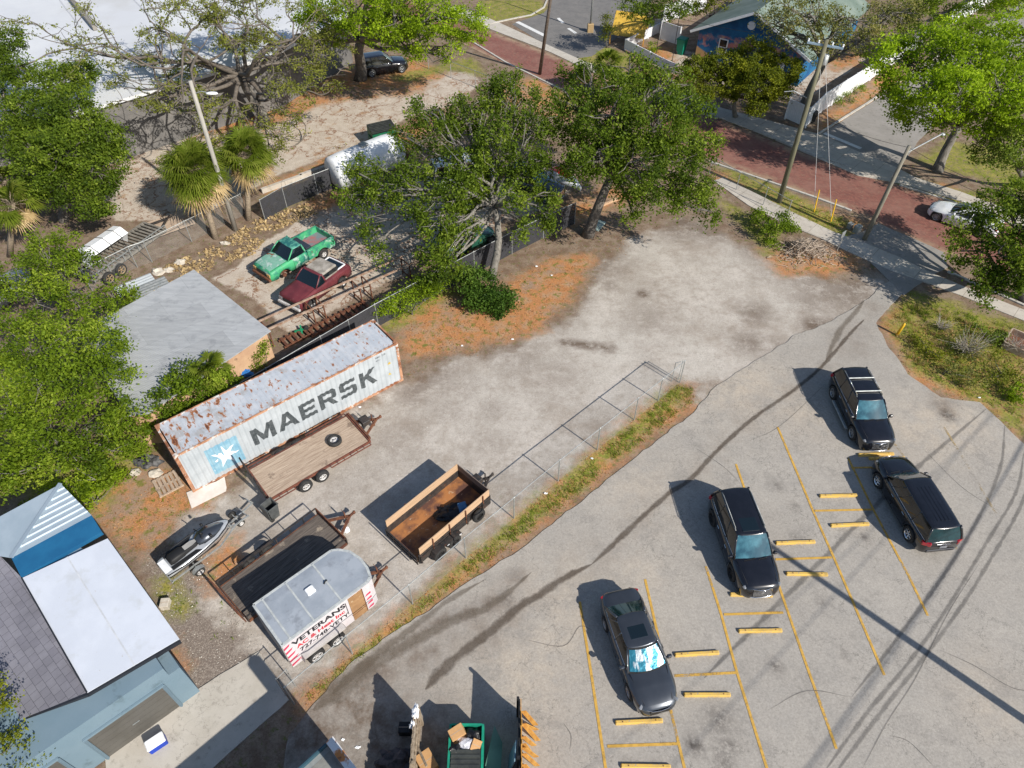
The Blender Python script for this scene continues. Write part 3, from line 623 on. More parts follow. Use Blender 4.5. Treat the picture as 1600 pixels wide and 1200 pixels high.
    for s in (1, -1):
        for x in (.25, -.75): q.bbox(x - .1, x + .1, s * (W + .012) - .015, s * (W + .012) + .015, .86, .9, .008)
    each(q, 'door_handle', trim or paint, root)
    if bars:
        q = MB()
        for s in (1, -1): q.bbox(-1.0, 1.0, s * (W + .1) - .07, s * (W + .1) + .07, .3, .35, .02)
        each(q, 'running_board', m_galv, root)
    q = MB(); q.bar((hl - nose + .16, -.5, hood + .03), (hl - nose + .1, .05, hood + .05), .02); q.bar((hl - nose + .16, .15, hood + .03), (hl - nose + .1, .62, hood + .05), .02); each(q, 'wiper', m_plast, root)
    return root
def make_sedan(name, label, loc, az, paint, L=4.95, W=.94, H=1.45, wb=2.85, tr=.35, shade=False, rim=None, sunroof=True):
    root = thing(name, label, 'car', loc, az); hl = L / 2; xr = -hl + 1.08
    top = [(-hl, .86), (-hl + .02, .95), (-hl + .1, 1.01), (-hl + .7, 1.03), (-.6, 1.0), (hl - 1.75, .98), (hl - .9, .9), (hl - .3, .76), (hl - .08, .64), (hl, .52)]
    width = [(-hl, W * .66), (-hl + .04, W * .78), (-hl + .15, W * .87), (-hl + .5, W * .95), (-.3, W), (.9, W), (hl - .65, W * .95), (hl - .3, W * .85), (hl - .08, W * .68), (hl, W * .5)]
    sh = [(-hl, .75), (-hl + .2, .86), (0, .86), (hl - 1, .76), (hl - .2, .62), (hl, .48)]
    sm = []
    for s in (1, -1):
        for x in (xr + .45, .02, .98): sm.append(((x, s * (W + .002), .3), (x - .02, s * (W * .985 + .004), .86)))
        sm.append(((hl - 1.5, s * W * .82, .965), (hl - .25, s * W * .6, .75)))
    sm.append(((-hl + .1, -W * .6, 1.03), (-hl + .1, W * .6, 1.03)))
    car_body(root, paint, L, wb, xr, tr, top, width, sh, .2, seams=sm)
    greenhouse(root, paint, m_gl_side, -hl + .62, hl - 1.5, -hl + 1.35, hl - 2.3, .97, H - .04, W * .9, W * .66, .045, m_glass if not shade else None, (.0, .42, .8), m_chrome, .14, m_gl_back)
    for x in (xr, xr + wb):
        for s in (1, -1): make_wheel(root, x, s * (W - .115), tr, .23, rim, s, 10)
    for s in (1, -1):
        h = MB(); h.T = Matrix.Translation((hl - .34, s * W * .68, .67)) @ Matrix.Rotation(-s * .75, 4, 'Z') @ Matrix.Rotation(.3, 4, 'Y')
        h.bbox(-.06, .06, -.2, .2, -.04, .05, .02); h.build('headlight', m_lamp, root)
        h = MB(); h.T = Matrix.Translation((-hl + .1, s * W * .68, .86)) @ Matrix.Rotation(-s * .4, 4, 'Z')
        h.bbox(-.06, .06, -.2, .2, -.06, .06, .02); h.build('taillight', m_redlens, root)
    g = MB(); g.T = Matrix.Translation((hl - .03, 0, .5)); g.bbox(-.05, .04, -.42, .42, -.12, .12, .03); g.tube([(-.16, -.68, .12), (.02, -.3, .13), (.05, 0, .12), (.02, .3, .13), (-.16, .68, .12)], .016, 6, 1); g.build('grille', [m_plast, m_chrome], root)
    mirrors(root, paint, hl - 1.75, W * .99, .96)
    if sunroof:
        q = MB(); q.bbox(-.62, -.08, -.36, .36, H - .03, H + .01, .01); q.build('sunroof', m_glass, root)
    q = MB()
    for s in (1, -1):
        for x in (.2, -.8): q.bbox(x - .1, x + .1, s * (W + .01) - .014, s * (W + .01) + .014, .78, .81, .006)
    each(q, 'door_handle', paint, root)
    if shade:
        q = MB(); N = 6
        for side in (-1, 1):
            rings = []
            for f in (.08, .5, .93):
                x1 = (hl - 1.5) + (-.8) * f + .03; zz = .97 + (H - .04 - .97) * f + .02; hw = (W * .9 + (W * .66 - W * .9) * f) * .9
                rings.append([(x1 + .14 * (1 - (k / 8) ** 2) * (1 - .4 * f), side * hw * k / 8, zz) for k in range(9)])
            q.loft(rings, False)
        q.build('sunshade', m_foil, root, True)
    q = MB(); q.bar((hl - 1.44, -.5, 1.0), (hl - 1.5, .05, 1.02), .02); q.bar((hl - 1.44, .12, 1.0), (hl - 1.5, .6, 1.02), .02); each(q, 'wiper', m_plast, root)
    return root
def on_lot(x, y): return (x, y, ZL)
make_sedan('sedan', 'dark grey sedan with silver foil shade behind its windshield, parked beside the yellow stops', on_lot(5.1, 12.03), R(-76.5), m_graph, shade=True)
make_suv('suv', 'black suv with chrome mesh grille, roof rails and sunroof, nose over a wheel stop', on_lot(10.47, 16.92), R(-84), m_black, L=5.0, sunroof=True, wb=2.82, rim=m_plast, H=1.88, tr=.4)
make_suv('suv', 'black suv with two silver cross bars on its roof and running boards', on_lot(18.53, 24.9), R(-88), m_black, L=4.95, bars=True, H=1.78, wb=2.85, hood=1.1)
make_suv('suv', 'black ribbed-roof suv seen from behind, red tail lamps and bright alloy wheels', on_lot(19.0, 19.15), R(96.3), m_black, L=5.08, nose=1.3, rails=False, ribs=6, wb=3.02, H=1.78, rim=m_chrome)
make_sedan('sedan', 'white sedan driving on the red brick street beside the shade tree', (32.05, 43.15, .02), R(138), m_white_car, L=4.7, H=1.42, sunroof=False)
# ---------------------------------------------------------------- yellow wheel stops
m_stop = mat('yellow_stop_paint', (.62, .40, .09), (.5, .33, .1), sc=4, lo=.45, hi=.7, rough=.85, bump=.3, layers=[((.32, .28, .22), 7, .57, .08), ((.12, .1, .08), 11, .66, .05)])
def wheel_stop(label, px, py, az=0.0, L=1.83):
    p = G(px, py, .1); b = MB(); h = L / 2
    prof = [(-.09, 0), (.09, 0), (.075, .09), (.05, .12), (-.05, .12), (-.075, .09)]
    b.loft([[(x, y * k, z * k2) for y, z in prof] for x, k, k2 in ((-h, .9, .8), (-h + .03, 1, 1), (h - .03, 1, 1), (h, .9, .8))], True, True)
    for x in (-h * .7, h * .7): b.lathe([(.025, .115), (.025, .128), (.001, .13)], (x, 0, 0), 'z', 8, 1)
    o = b.build('wheel_stop', [m_stop, m_rust]); o.location = (p.x, p.y, ZL); o.rotation_euler.z = R(az + (px * 7.3 % 5) - 2.4)
    tag(o, label, 'wheel stop', 'yellow concrete wheel stops')
for l, x, y, a in [('yellow wheel stop in front of the dark grey sedan', 998.5, 1127, 1), ('yellow wheel stop cut by the bottom edge, below the grey sedan', 1009, 1197, 1),
    ('yellow wheel stop right of the grey sedan, just above a yellow cross line', 1089, 1021, 1), ('yellow wheel stop right of the grey sedan nose, above the dark oil spots', 1105, 1085, 1),
    ('yellow wheel stop below the black suv with the chrome mesh grille', 1188, 985, 1), ('yellow wheel stop under the nose of the suv with the chrome mesh grille', 1174, 929, 1),
    ('yellow wheel stop level with the mirror of the mesh grille suv', 1243, 847, 1), ('yellow wheel stop beside the mesh grille suv, at the end of the long pole shadow', 1261, 896.5, 1),
    ('yellow wheel stop upper left of the suv seen from behind, touched by no shadow', 1310, 774, 1), ('yellow wheel stop partly beside the shadow of the suv seen from behind', 1328, 819.5, 1),
    ('yellow wheel stop in front of the suv with roof cross bars', 1369, 709.5, 1), ('yellow wheel stop half under the front of the suv seen from behind', 1386, 715.5, 1)]: wheel_stop(l, x, y, a)
# ================================================================ shipping container
def corr(u, per=.28, d=.036):
    f = (u % per) / per
    return 0 if f < .25 else d * (f - .25) / .25 if f < .5 else d if f < .75 else d * (1 - (f - .75) / .25)
def corr_u(a, b, per=.28):
    return [a] + [k * per / 4 for k in range(int(a / per * 4) + 1, int(b / per * 4) + 1) if a + .005 < k * per / 4 < b - .005] + [b]
m_cw = mat('container_white', (.43, .46, .48), (.37, .40, .42), sc=1.2, rough=.5, bump=.05, layers=[((.33, .3, .27), 2.2, .66, .1), ((.25, .09, .04), 6, .735, .03)])
m_croof = mat('container_roof', (.43, .46, .5), (.5, .52, .55), sc=1.5, rough=.55, stretch=(1.5, .4, 1), layers=[((.30, .29, .28), 1.4, .56, .1), ((.30, .115, .055), 2.6, .585, .03), ((.13, .045, .025), 5, .66, .03)])
m_rim_rust = mat('rusty_edge', (.45, .24, .14), (.22, .085, .04), sc=1.6, lo=.42, hi=.58, rough=.8, bump=.2, layers=[((.55, .52, .48), 3, .55, .06), ((.12, .045, .03), 7, .62, .06)])
m_letter = mat('grey_lettering', (.045, .055, .06), (.09, .1, .105), sc=8, rough=.6, layers=[((.4, .42, .42), 14, .7, .05)])
m_lblue = mat('pale_blue_paint', (.17, .34, .45), (.26, .42, .50), sc=2, rough=.6, layers=[((.6, .66, .68), 5, .6, .15)])
m_lwhite = mat('white_decal', (.8, .8, .8), (.7, .72, .74), sc=4, rough=.6)
def roof_mat():
    t = NT('container_roof_rust'); sx = t.node('ShaderNodeSeparateXYZ'); t.l.new(t.co, sx.inputs[0]); st = t.scale((1.6, .7, 1))
    col = t.mix(t.rng(t.noise(1.5, 5, .6), .4, .6), (.40, .43, .47), (.48, .50, .53)); gx = t.rng(sx.outputs[0], .0, 6.0, .075, .0)
    col = t.mix(t.math('MULTIPLY', t.rng(t.math('ADD', t.noise(1.3, 6, .65), gx), .56, .66), .6), col, (.30, .28, .26))
    k = t.math('ADD', t.noise(2.4, 7, .68, st), gx); col = t.mix(t.rng(k, .60, .625), col, (.33, .14, .06)); col = t.mix(t.rng(k, .66, .68), col, (.13, .05, .03))
    sy = t.rng(sx.outputs[1], .0, .5, .12, .0); k2 = t.math('ADD', t.noise(4.5, 6, .7), sy); col = t.mix(t.rng(k2, .64, .66), col, (.36, .17, .09))
    t.bsdf(col, .6, 0, t.bump(t.noise(30, 3), .1, .01), .3); return t.m
m_croof = roof_mat()
CL, CW, CHT = 12.19, 2.44, 2.9
croot = thing('shipping_container', 'long white rusty shipping container lettered with a star emblem, beside the flatbed trailer', 'container', (-15.56, 20.03, 0), .684)
fr = MB()
for x in (0, CL - .16):
    for y in (0, CW - .16): fr.box(x, x + .16, y, y + .16, .15, CHT - .12)
fr.box(.16, CL - .16, 0, .07, 0, .16); fr.box(.16, CL - .16, CW - .07, CW, 0, .16); fr.box(.16, CL - .16, 0, .06, CHT - .1, CHT - .005); fr.box(.16, CL - .16, CW - .06, CW, CHT - .1, CHT - .005)
fr.box(0, .1, .16, CW - .16, CHT - .14, CHT - .004); fr.box(CL - .1, CL, .16, CW - .16, CHT - .14, CHT - .004); fr.box(0, .1, .16, CW - .16, 0, .16); fr.box(CL - .1, CL, .16, CW - .16, 0, .16)
for x in (0, CL - .2):
    for y in (0, CW - .2):
        for z0 in (-.003, CHT - .13): fr.box(x - .004, x + .204, y - .004, y + .204, z0, z0 + .135)
fr.build('frame', m_rim_rust, croot)
U = corr_u(.16, CL - .16); sp = MB(); sp.loft([[(u, .02 + corr(u), z) for u in U] for z in (.16, CHT - .1)], False); sp.build('side_panel', m_cw, croot)
sp = MB(); sp.loft([[(u, CW - .02 - corr(u), z) for u in U] for z in (.16, CHT - .1)], False); sp.build('side_panel', m_cw, croot)
V = corr_u(.16, CW - .16); sp = MB(); sp.loft([[(.03 + corr(v), v, z) for v in V] for z in (.16, CHT - .13)], False); tag(sp.build('end_panel', mat('container_end', (.42, .42, .42), (.5, .49, .47), sc=2, layers=[((.2, .12, .08), 3, .6, .1)]), croot))
rp = MB(); rp.loft([[(u, v, CHT - .03 - corr(u, .28, .02)) for u in U] for v in (.06, CW / 2, CW - .06)], False); rp.build('roof_panel', m_croof, croot)
for k, (v0, v1, a) in enumerate(((.1, CW / 2, 0), (CW / 2, CW - .1, 0))):
    d = MB(); d.box(CL - .06, CL - .01, v0 + .01, v1 - .01, .17, CHT - .15); 
    for q in (.3, .8): d.tube([(CL + .015, v0 + (v1 - v0) * q, .1), (CL + .015, v0 + (v1 - v0) * q, CHT - .12)], .017, 6, 1)
    d.build('door', [m_rim_rust, m_galv], croot)
def onto_side(name, polys, x0, z0, w_, h, mt, off=.004):
    bm = bmesh.new()
    for p in polys:
        vs = [bm.verts.new((x0 + x * w_, 0, z0 + y * h)) for x, y in p]; bm.faces.new(vs).normal_update()
    bmesh.ops.triangulate(bm, faces=bm.faces[:])
    for u in corr_u(x0 - .01, x0 + w_ + .01)[1:-1]:
        bmesh.ops.bisect_plane(bm, geom=bm.verts[:] + bm.edges[:] + bm.faces[:], plane_co=(u, 0, 0), plane_no=(1, 0, 0), dist=1e-5)
    for v in bm.verts: v.co.y = .02 + corr(v.co.x) - off
    me = bpy.data.meshes.new(name); bm.to_mesh(me); bm.free(); return link_mesh(name, me, mt, croot)
LET = {'M': [[(0, 0), (.22, 0), (.22, .62), (.4, .1), (.6, .1), (.78, .62), (.78, 0), (1, 0), (1, 1), (.74, 1), (.5, .42), (.26, 1), (0, 1)]],
 'A': [[(0, 0), (.25, 0), (.32, .2), (.5, .2), (.5, .4), (.38, .4), (.5, .76), (.5, 1), (.36, 1)], [(1, 0), (.64, 1), (.5, 1), (.5, .76), (.62, .4), (.5, .4), (.5, .2), (.68, .2), (.75, 0)]],
 'E': [[(0, 0), (1, 0), (1, .22), (.27, .22), (.27, .4), (.92, .4), (.92, .6), (.27, .6), (.27, .78), (1, .78), (1, 1), (0, 1)]],
 'R': [[(0, 0), (.26, 0), (.26, 1), (0, 1)], [(.26, 1), (.26, .79), (.7, .79), (.74, .74), (.74, .62), (.7, .57), (.26, .57), (.26, .36), (.45, .36), (.72, 0), (1, 0), (.74, .37), (.92, .42), (1, .52), (1, .87), (.88, 1)]],
 'S': [[(0, 0), (.88, 0), (1, .12), (1, .48), (.88, .6), (.27, .6), (.27, .79), (.97, .79), (.97, 1), (.12, 1), (0, .88), (0, .52), (.12, .4), (.74, .4), (.74, .21), (0, .21)]],
 'K': [[(0, 0), (.26, 0), (.26, .38), (.38, .48), (.68, 0), (1, 0), (.58, .62), (1, 1), (.66, 1), (.26, .66), (.26, 1), (0, 1)]]}
for ch, x0, x1 in (('M', 3.5, 4.7), ('A', 4.85, 5.97), ('E', 6.12, 7.02), ('R', 7.22, 8.22), ('S', 8.42, 9.42), ('K', 9.65, 10.65)): onto_side('letter', LET[ch], x0, .93, x1 - x0, 1.12, m_letter)
onto_side('emblem_panel', [[(0, 0), (1, 0), (1, 1), (0, 1)]], 1.25, .42, 1.6, 1.85, m_lblue, .003)
star = []
for k in range(14):
    a = pi / 2 + k * pi / 7; r_ = .74 if k % 2 == 0 else .29; star.append((r_ * cos(a), r_ * sin(a)))
onto_side('star_emblem', [[(0, 0), star[k], star[(k + 1) % 14]] for k in range(14)], 2.03, 1.36, 1, 1, m_lwhite, .007)
onto_side('warning_triangle', [[(0, 0), (.22, 0), (.11, .2)]], 11.4, 1.68, 1, 1, mat('yellow_decal', (.6, .42, .05)), .005)
onto_side('warning_triangle', [[(0, 0), (.18, 0), (.09, .16)]], 11.35, .9, 1, 1, bpy.data.materials['yellow_decal'], .005)
for s_, z_, x_, sz in (('MRKU 448', 2.5, 10.75, .17), ('45G1', 2.3, 10.75, .13)):
    if s_ == 'MRKU 448': s_ = '4481 206'
    v2, f2 = text2d(s_, sz); q = MB(); q.add([(x_ + x, .018 - .003, z_ + y) for x, y in v2], f2); q.build('number_marking', m_letter, croot)
# ================================================================ buildings
m_memb = mat('white_roof_membrane', (.57, .60, .66), (.53, .56, .62), sc=.8, rough=.6, fine=.06, layers=[((.47, .49, .51), 1.1, .56, .2), ((.42, .40, .37), 7, .68, .06)])
m_bluewall = mat('blue_grey_render', (.14, .205, .25), (.155, .22, .265), sc=.7, rough=.85, bump=.15, fine=.05, layers=[((.095, .14, .165), .8, .58, .1)])
m_dark = mat('dark_fascia', (.02, .022, .028), rough=.5)
m_door = mat('brown_garage_door', (.085, .08, .07), (.1, .095, .085), sc=1, rough=.6, fine=.04)
def shingle(name, c1, c2, rot, s=2.6):
    t = NT(name); mp = t.node('ShaderNodeMapping'); t.l.new(t.co, mp.inputs[0]); mp.inputs['Rotation'].default_value = (0, 0, R(rot))
    b = t.node('ShaderNodeTexBrick'); t.l.new(mp.outputs[0], b.inputs['Vector']); b.inputs['Scale'].default_value = s
    for k, v in (('Color1', (*c1, 1)), ('Color2', (*c2, 1)), ('Mortar', (c1[0] * .45, c1[1] * .45, c1[2] * .45, 1)), ('Mortar Size', .018), ('Brick Width', .9), ('Row Height', .75)): b.inputs[k].default_value = v
    col = t.mix(1.0, b.outputs[0], t.mix(t.rng(t.noise(.8, 6, .7), .35, .65), (.85, .85, .85), (1.12, 1.12, 1.12)), 'MULTIPLY'); col = t.mix(1.0, col, t.mix(t.noise(45, 2), (.9, .9, .9), (1.1, 1.1, 1.1)), 'MULTIPLY')
    t.bsdf(col, .9, 0, t.bump(b.outputs[1], -.4, .02), .2); return t.m
m_shing = shingle('grey_shingles', (.17, .165, .19), (.2, .195, .22), 41)
def Z(v, z): return Vector((v.x, v.y, z))
# --- garage, lower left: white flat roof, grey shingles, blue metal hip
A_, B_, C_, D_ = G(280, 998, 3.2), G(168, 841, 3.2), G(34, 903, 3.2), G(136, 1082, 3.2)
g = thing('garage_building', 'blue grey garage with white flat roof, grey shingles and brown roll up doors', 'building', (A_.x, A_.y, 0))
off = Vector((A_.x, A_.y, 0)); Lc = lambda v, z=None: (v.x - off.x, v.y - off.y, v.z if z is None else z)
wdir = (G(170, 1184) - G(298, 1092)).normalized(); ndir = Vector((-wdir.y, wdir.x, 0)); ndir = -ndir if ndir.y < 0 else ndir
W0 = G(298, 1092) + Vector((-.02, .0, 0)); W1 = W0 + wdir * 14; back = (B_ - A_).normalized(); back.z = 0
W2 = W0 + back * 7.2; q = MB()
base = [Lc(W0, -.05), Lc(W1, -.05), Lc(W1 + back * 6.8, -.05), Lc(W2, -.05)]
q.loft([base, [(x, y, 3.0) for x, y, _ in base]], True, True); q.build('wall', m_bluewall, g)
q = MB(); q.loft([[Lc(A_, 3.02), Lc(B_, 3.02), Lc(C_, 3.02), Lc(D_, 3.02)], [Lc(A_, 3.19), Lc(B_, 3.19), Lc(C_, 3.19), Lc(D_, 3.19)]], True, True); q.build('flat_roof', m_memb, g)
# shingle slope falls to the south-west
E1 = G(-150, 1190, 2.7); E0 = Z(D_, 3.12); F1 = G(-200, 870, 3.2); q = MB()
top = [Lc(E0, 3.13), Lc(C_, 3.13), Lc(G(0, 868, 3.3), 3.3), Lc(F1, 3.3), Lc(E1, 2.75), Lc(G(15, 1130, 2.98), 2.98)]
q.loft([[(x, y, z - .15) for x, y, z in top], top], True, True); q.build('shingle_roof', m_shing, g)
q = MB()
for a, b in ((A_, D_), (D_, G(15, 1130, 3.0)), (G(15, 1130, 3.0), E1)): q.bar(Vector(Lc(a)) - Vector((0, 0, .14)) + Vector((.02, -.03, 0)), Vector(Lc(b)) - Vector((0, 0, .14)) + Vector((.02, -.03, 0)), .08, .2)
each(q, 'fascia', m_dark, g)
q = MB(); q.bar(Vector(Lc(D_)) + Vector((0, 0, .012)), Vector(Lc(C_)) + Vector((0, 0, .012)), .05, .04); q.build('flashing', m_dark, g)
q = MB(); q.bar(Vector(Lc(B_ * .52 + C_ * .48)) + Vector((0, 0, .0)), Vector(Lc(A_ * .5 + D_ * .5)) + Vector((0, 0, .0)), .05, .008); q.build('membrane_seam', mat('membrane_seam', (.55, .57, .6)), g)
# blue metal hip
P0, P1, P2, P3 = G(160, 832, 3.15), G(34, 903, 3.15), G(-60, 720, 3.15), G(97, 755, 3.15); pk = G(88, 757, 3.4)
m_metal = mat('blue_metal_roof', (.30, .37, .43), (.34, .41, .47), sc=1, rough=.4, metal=.3, fine=.03)
m_blue2 = mat('deep_blue_roof', (.012, .09, .2), (.015, .11, .23), sc=1, rough=.45, fine=.03)
H0 = G(148, 822, 3.25); Hl = G(22, 893, 3.25); ptop = G(91, 757, 3.9); prt = G(100, 757, 3.85); HW = G(-90, 850, 3.25)
q = MB(); q.poly([Lc(P0, 3.2), Lc(P1, 3.2), Lc(G(18, 872, 3.3), 3.3), Lc(G(143, 805, 3.3), 3.3)]); q.poly([Lc(P0, 3.0), Lc(P1, 3.0), Lc(P1, 3.2), Lc(P0, 3.2)]); q.build('blue_metal_strip', m_blue2, g)
q = MB(); a, b, c = Lc(G(18, 872, 3.3), 3.3), Lc(G(143, 805, 3.3), 3.3), Lc(G(95, 756, 3.75), 3.75); q.add([a, b, c], [(0, 1, 2)])
d_ = Lc(G(-120, 800, 3.3), 3.3); e_ = Lc(G(-50, 830, 3.25), 3.3); q.add([a, c, Lc(G(-90, 855, 3.75), 3.75)], [(0, 1, 2)]); q.add([b, c, Lc(G(143, 805, 3.3), 2.9), Lc(G(95, 756, 3.75), 2.9)], [(0, 2, 3, 1)]); q.build('metal_roof', m_metal, g)
q = MB(); va, vb, vc = Vector(a), Vector(b), Vector(c)
for k in range(1, 8):
    f = k / 8; s0 = vb + (vc - vb) * f; s1 = va + (vc - va) * f; q.bar(s0 + Vector((0, 0, .02)), s1 + Vector((0, 0, .02)), .05, .05)
each(q, 'roof_seam', mat('pale_roof_seam', (.62, .7, .75), rough=.4), g)
q = MB(); q.bar(va + Vector((0, 0, .04)), vc + Vector((0, 0, .04)), .16, .06); q.build('hip_cap', m_metal, g)
# doors in the front wall
for t0, t1 in ((.30, 3.15), (4.05, 6.9)):
    p = W0 + wdir * (t0 + .12); r_ = W0 + wdir * t1; outn = -ndir * .02
    q = MB()
    n_ = 6
    for k in range(n_):
        z0 = 2.05 * k / n_; z1 = 2.05 * (k + 1) / n_ - .015; q.loft([[Lc(p + outn, z0), Lc(r_ + outn, z0), Lc(r_ + outn, z1), Lc(p + outn, z1)], [Lc(p + ndir * .05, z0), Lc(r_ + ndir * .05, z0), Lc(r_ + ndir * .05, z1), Lc(p + ndir * .05, z1)]], True, True)
    dr = q.build('garage_door', m_door, g)
    q = MB(); c0 = (p + r_) / 2 + outn * 2; q.bar(Lc(c0 - wdir * .13, 1.0), Lc(c0 + wdir * .13, 1.0), .03, .03); q.build('handle', m_galv, dr)
    q = MB(); o2 = -ndir * .05
    q.bar(Lc(p - wdir * .06 + o2, 0), Lc(p - wdir * .06 + o2, 2.12), .08, .1); q.bar(Lc(r_ + wdir * .06 + o2, 0), Lc(r_ + wdir * .06 + o2, 2.12), .08, .1); q.bar(Lc(p - wdir * .1 + o2, 2.12), Lc(r_ + wdir * .1 + o2, 2.12), .08, .1); q.build('door_frame', m_bluewall, g)
pl = MB(); c0 = W0 + ndir * .9 + Vector((.25, .1, 0)); pl.loft([[Lc(W0 + back * a_ - wdir * b_, z) for a_, b_ in ((.0, .0), (.9, 0), (.9, .42), (.0, .42))] for z in (0, 2.2, 2.4)], True, True); pl.build('buttress', m_bluewall, g)
q = MB(); q.box(-.2, .2, -.25, .25, 1.2, 2.6); o = q.build('window', m_lwhite, g); p = W0 + wdir * 7.9 - ndir * .1; o.location = Lc(p, 0); 
# --- shed with grey corrugated roof
def shed():
    c = [G(303, 421, 2.9), G(423, 517, 2.55), G(232, 646, 2.5), G(200, 650, 2.5), G(118, 520, 2.8)]
    o = G(303, 421, 0); s = thing('storage_shed', 'tan walled shed under a worn grey metal sheet roof', 'shed', (o.x, o.y, 0)); L_ = lambda v, z=None: (v.x - o.x, v.y - o.y, v.z if z is None else z)
    t = NT('grey_sheet_roof'); mp = t.node('ShaderNodeMapping'); t.l.new(t.co, mp.inputs[0]); mp.inputs['Rotation'].default_value = (0, 0, R(-50)); mp.inputs['Scale'].default_value = (.35, 2.4, 1)
    b = t.node('ShaderNodeTexBrick'); mp2 = t.node('ShaderNodeMapping'); t.l.new(t.co, mp2.inputs[0]); mp2.inputs['Rotation'].default_value = (0, 0, R(-40)); t.l.new(mp2.outputs[0], b.inputs['Vector']); b.inputs['Scale'].default_value = .62
    b.inputs['Mortar Size'].default_value = .004; b.inputs['Color1'].default_value = (.9, .9, .9, 1); b.inputs['Color2'].default_value = (1.08, 1.08, 1.08, 1); b.inputs['Mortar'].default_value = (.7, .7, .7, 1); b.inputs['Brick Width'].default_value = 2.2; b.inputs['Row Height'].default_value = .9
    col = t.mix(t.rng(t.noise(2.2, 7, .7, mp.outputs[0]), .3, .7), (.30, .31, .32), (.42, .43, .435)); col = t.mix(t.rng(t.noise(1, 6, .7), .52, .7), col, (.25, .26, .27)); col = t.mix(1.0, col, b.outputs[0], 'MULTIPLY')
    wv = t.node('ShaderNodeTexWave'); mp3 = t.node('ShaderNodeMapping'); t.l.new(t.co, mp3.inputs[0]); mp3.inputs['Rotation'].default_value = (0, 0, R(50)); t.l.new(mp3.outputs[0], wv.inputs[0]); wv.inputs['Scale'].default_value = 2.2; wv.inputs['Distortion'].default_value = .3
    t.bsdf(col, .6, .1, t.bump(wv.outputs[1], .12, .02), .3)
    q = MB(); q.loft([[L_(v, v.z - .05) for v in c], [L_(v) for v in c]], True, True); q.build('roof', t.m, s)
    mw = mat('tan_block_wall', (.42, .26, .16), (.5, .33, .2), sc=1.2, rough=.9, bump=.3, layers=[((.22, .13, .08), 2, .6, .1)])
    m_ = sum(c, Vector()) / len(c); ins = [m_ + (v - m_) * .955 for v in c]
    q = MB(); q.loft([[L_(v, 0) for v in ins], [L_(v, v.z - .06) for v in ins]], True, True); q.build('wall', mw, s)
shed()
# --- white roofed warehouse, upper left
def warehouse():
    z = 4.6; e = [G(545, 20, z), G(425, 86, z), G(172, 160, z), G(-60, 232, z), G(-500, 330, z), G(-700, -60, z), G(-100, -300, z), G(480, -70, z)]
    o = Z(e[2], 0); s = thing('warehouse', 'large warehouse with broad white roof behind the bare limbed oak', 'building', o); L_ = lambda v, zz=None: (v.x - o.x, v.y - o.y, v.z if zz is None else zz)
    q = MB(); q.loft([[L_(v, z - .25) for v in e], [L_(v) for v in e]], True, True); q.build('roof', mat('white_coated_roof', (.60, .61, .62), (.54, .55, .57), sc=.15, rough=.6, fine=.04, layers=[((.5, .5, .5), .12, .56, .12), ((.6, .56, .45), .9, .7, .05)]), s)
    m_ = sum(e, Vector()) / len(e); ins = [m_ + (v - m_) * .99 for v in e]
    q = MB(); q.loft([[L_(v, 0) for v in ins], [L_(v, z - .26) for v in ins]], True, True); q.build('wall', mat('grey_panel_wall', (.12, .115, .11), (.17, .16, .15), sc=.8), s)
    q = MB(); q.bar(L_(G(112, 2, z) + Vector((0, 0, .25))), L_(G(150, 48, z) + Vector((0, 0, .25))), .35, .4); q.build('roof_beam', mat('grey_roof_beam', (.25, .23, .2)), s)
    q = MB()
    for k in range(4): 
        a = e[1] + (e[3] - e[1]) * (k / 4) + Vector((0, 0, .02)); b = a + (G(0, -60, z) - G(150, 165, z)).normalized() * 60; q.bar(L_(a + Vector((0, .2, .01))), L_(b + Vector((0, 0, .01))), .12, .03)
    each(q, 'roof_joint', mat('roof_joint', (.52, .53, .55)), s)
warehouse()
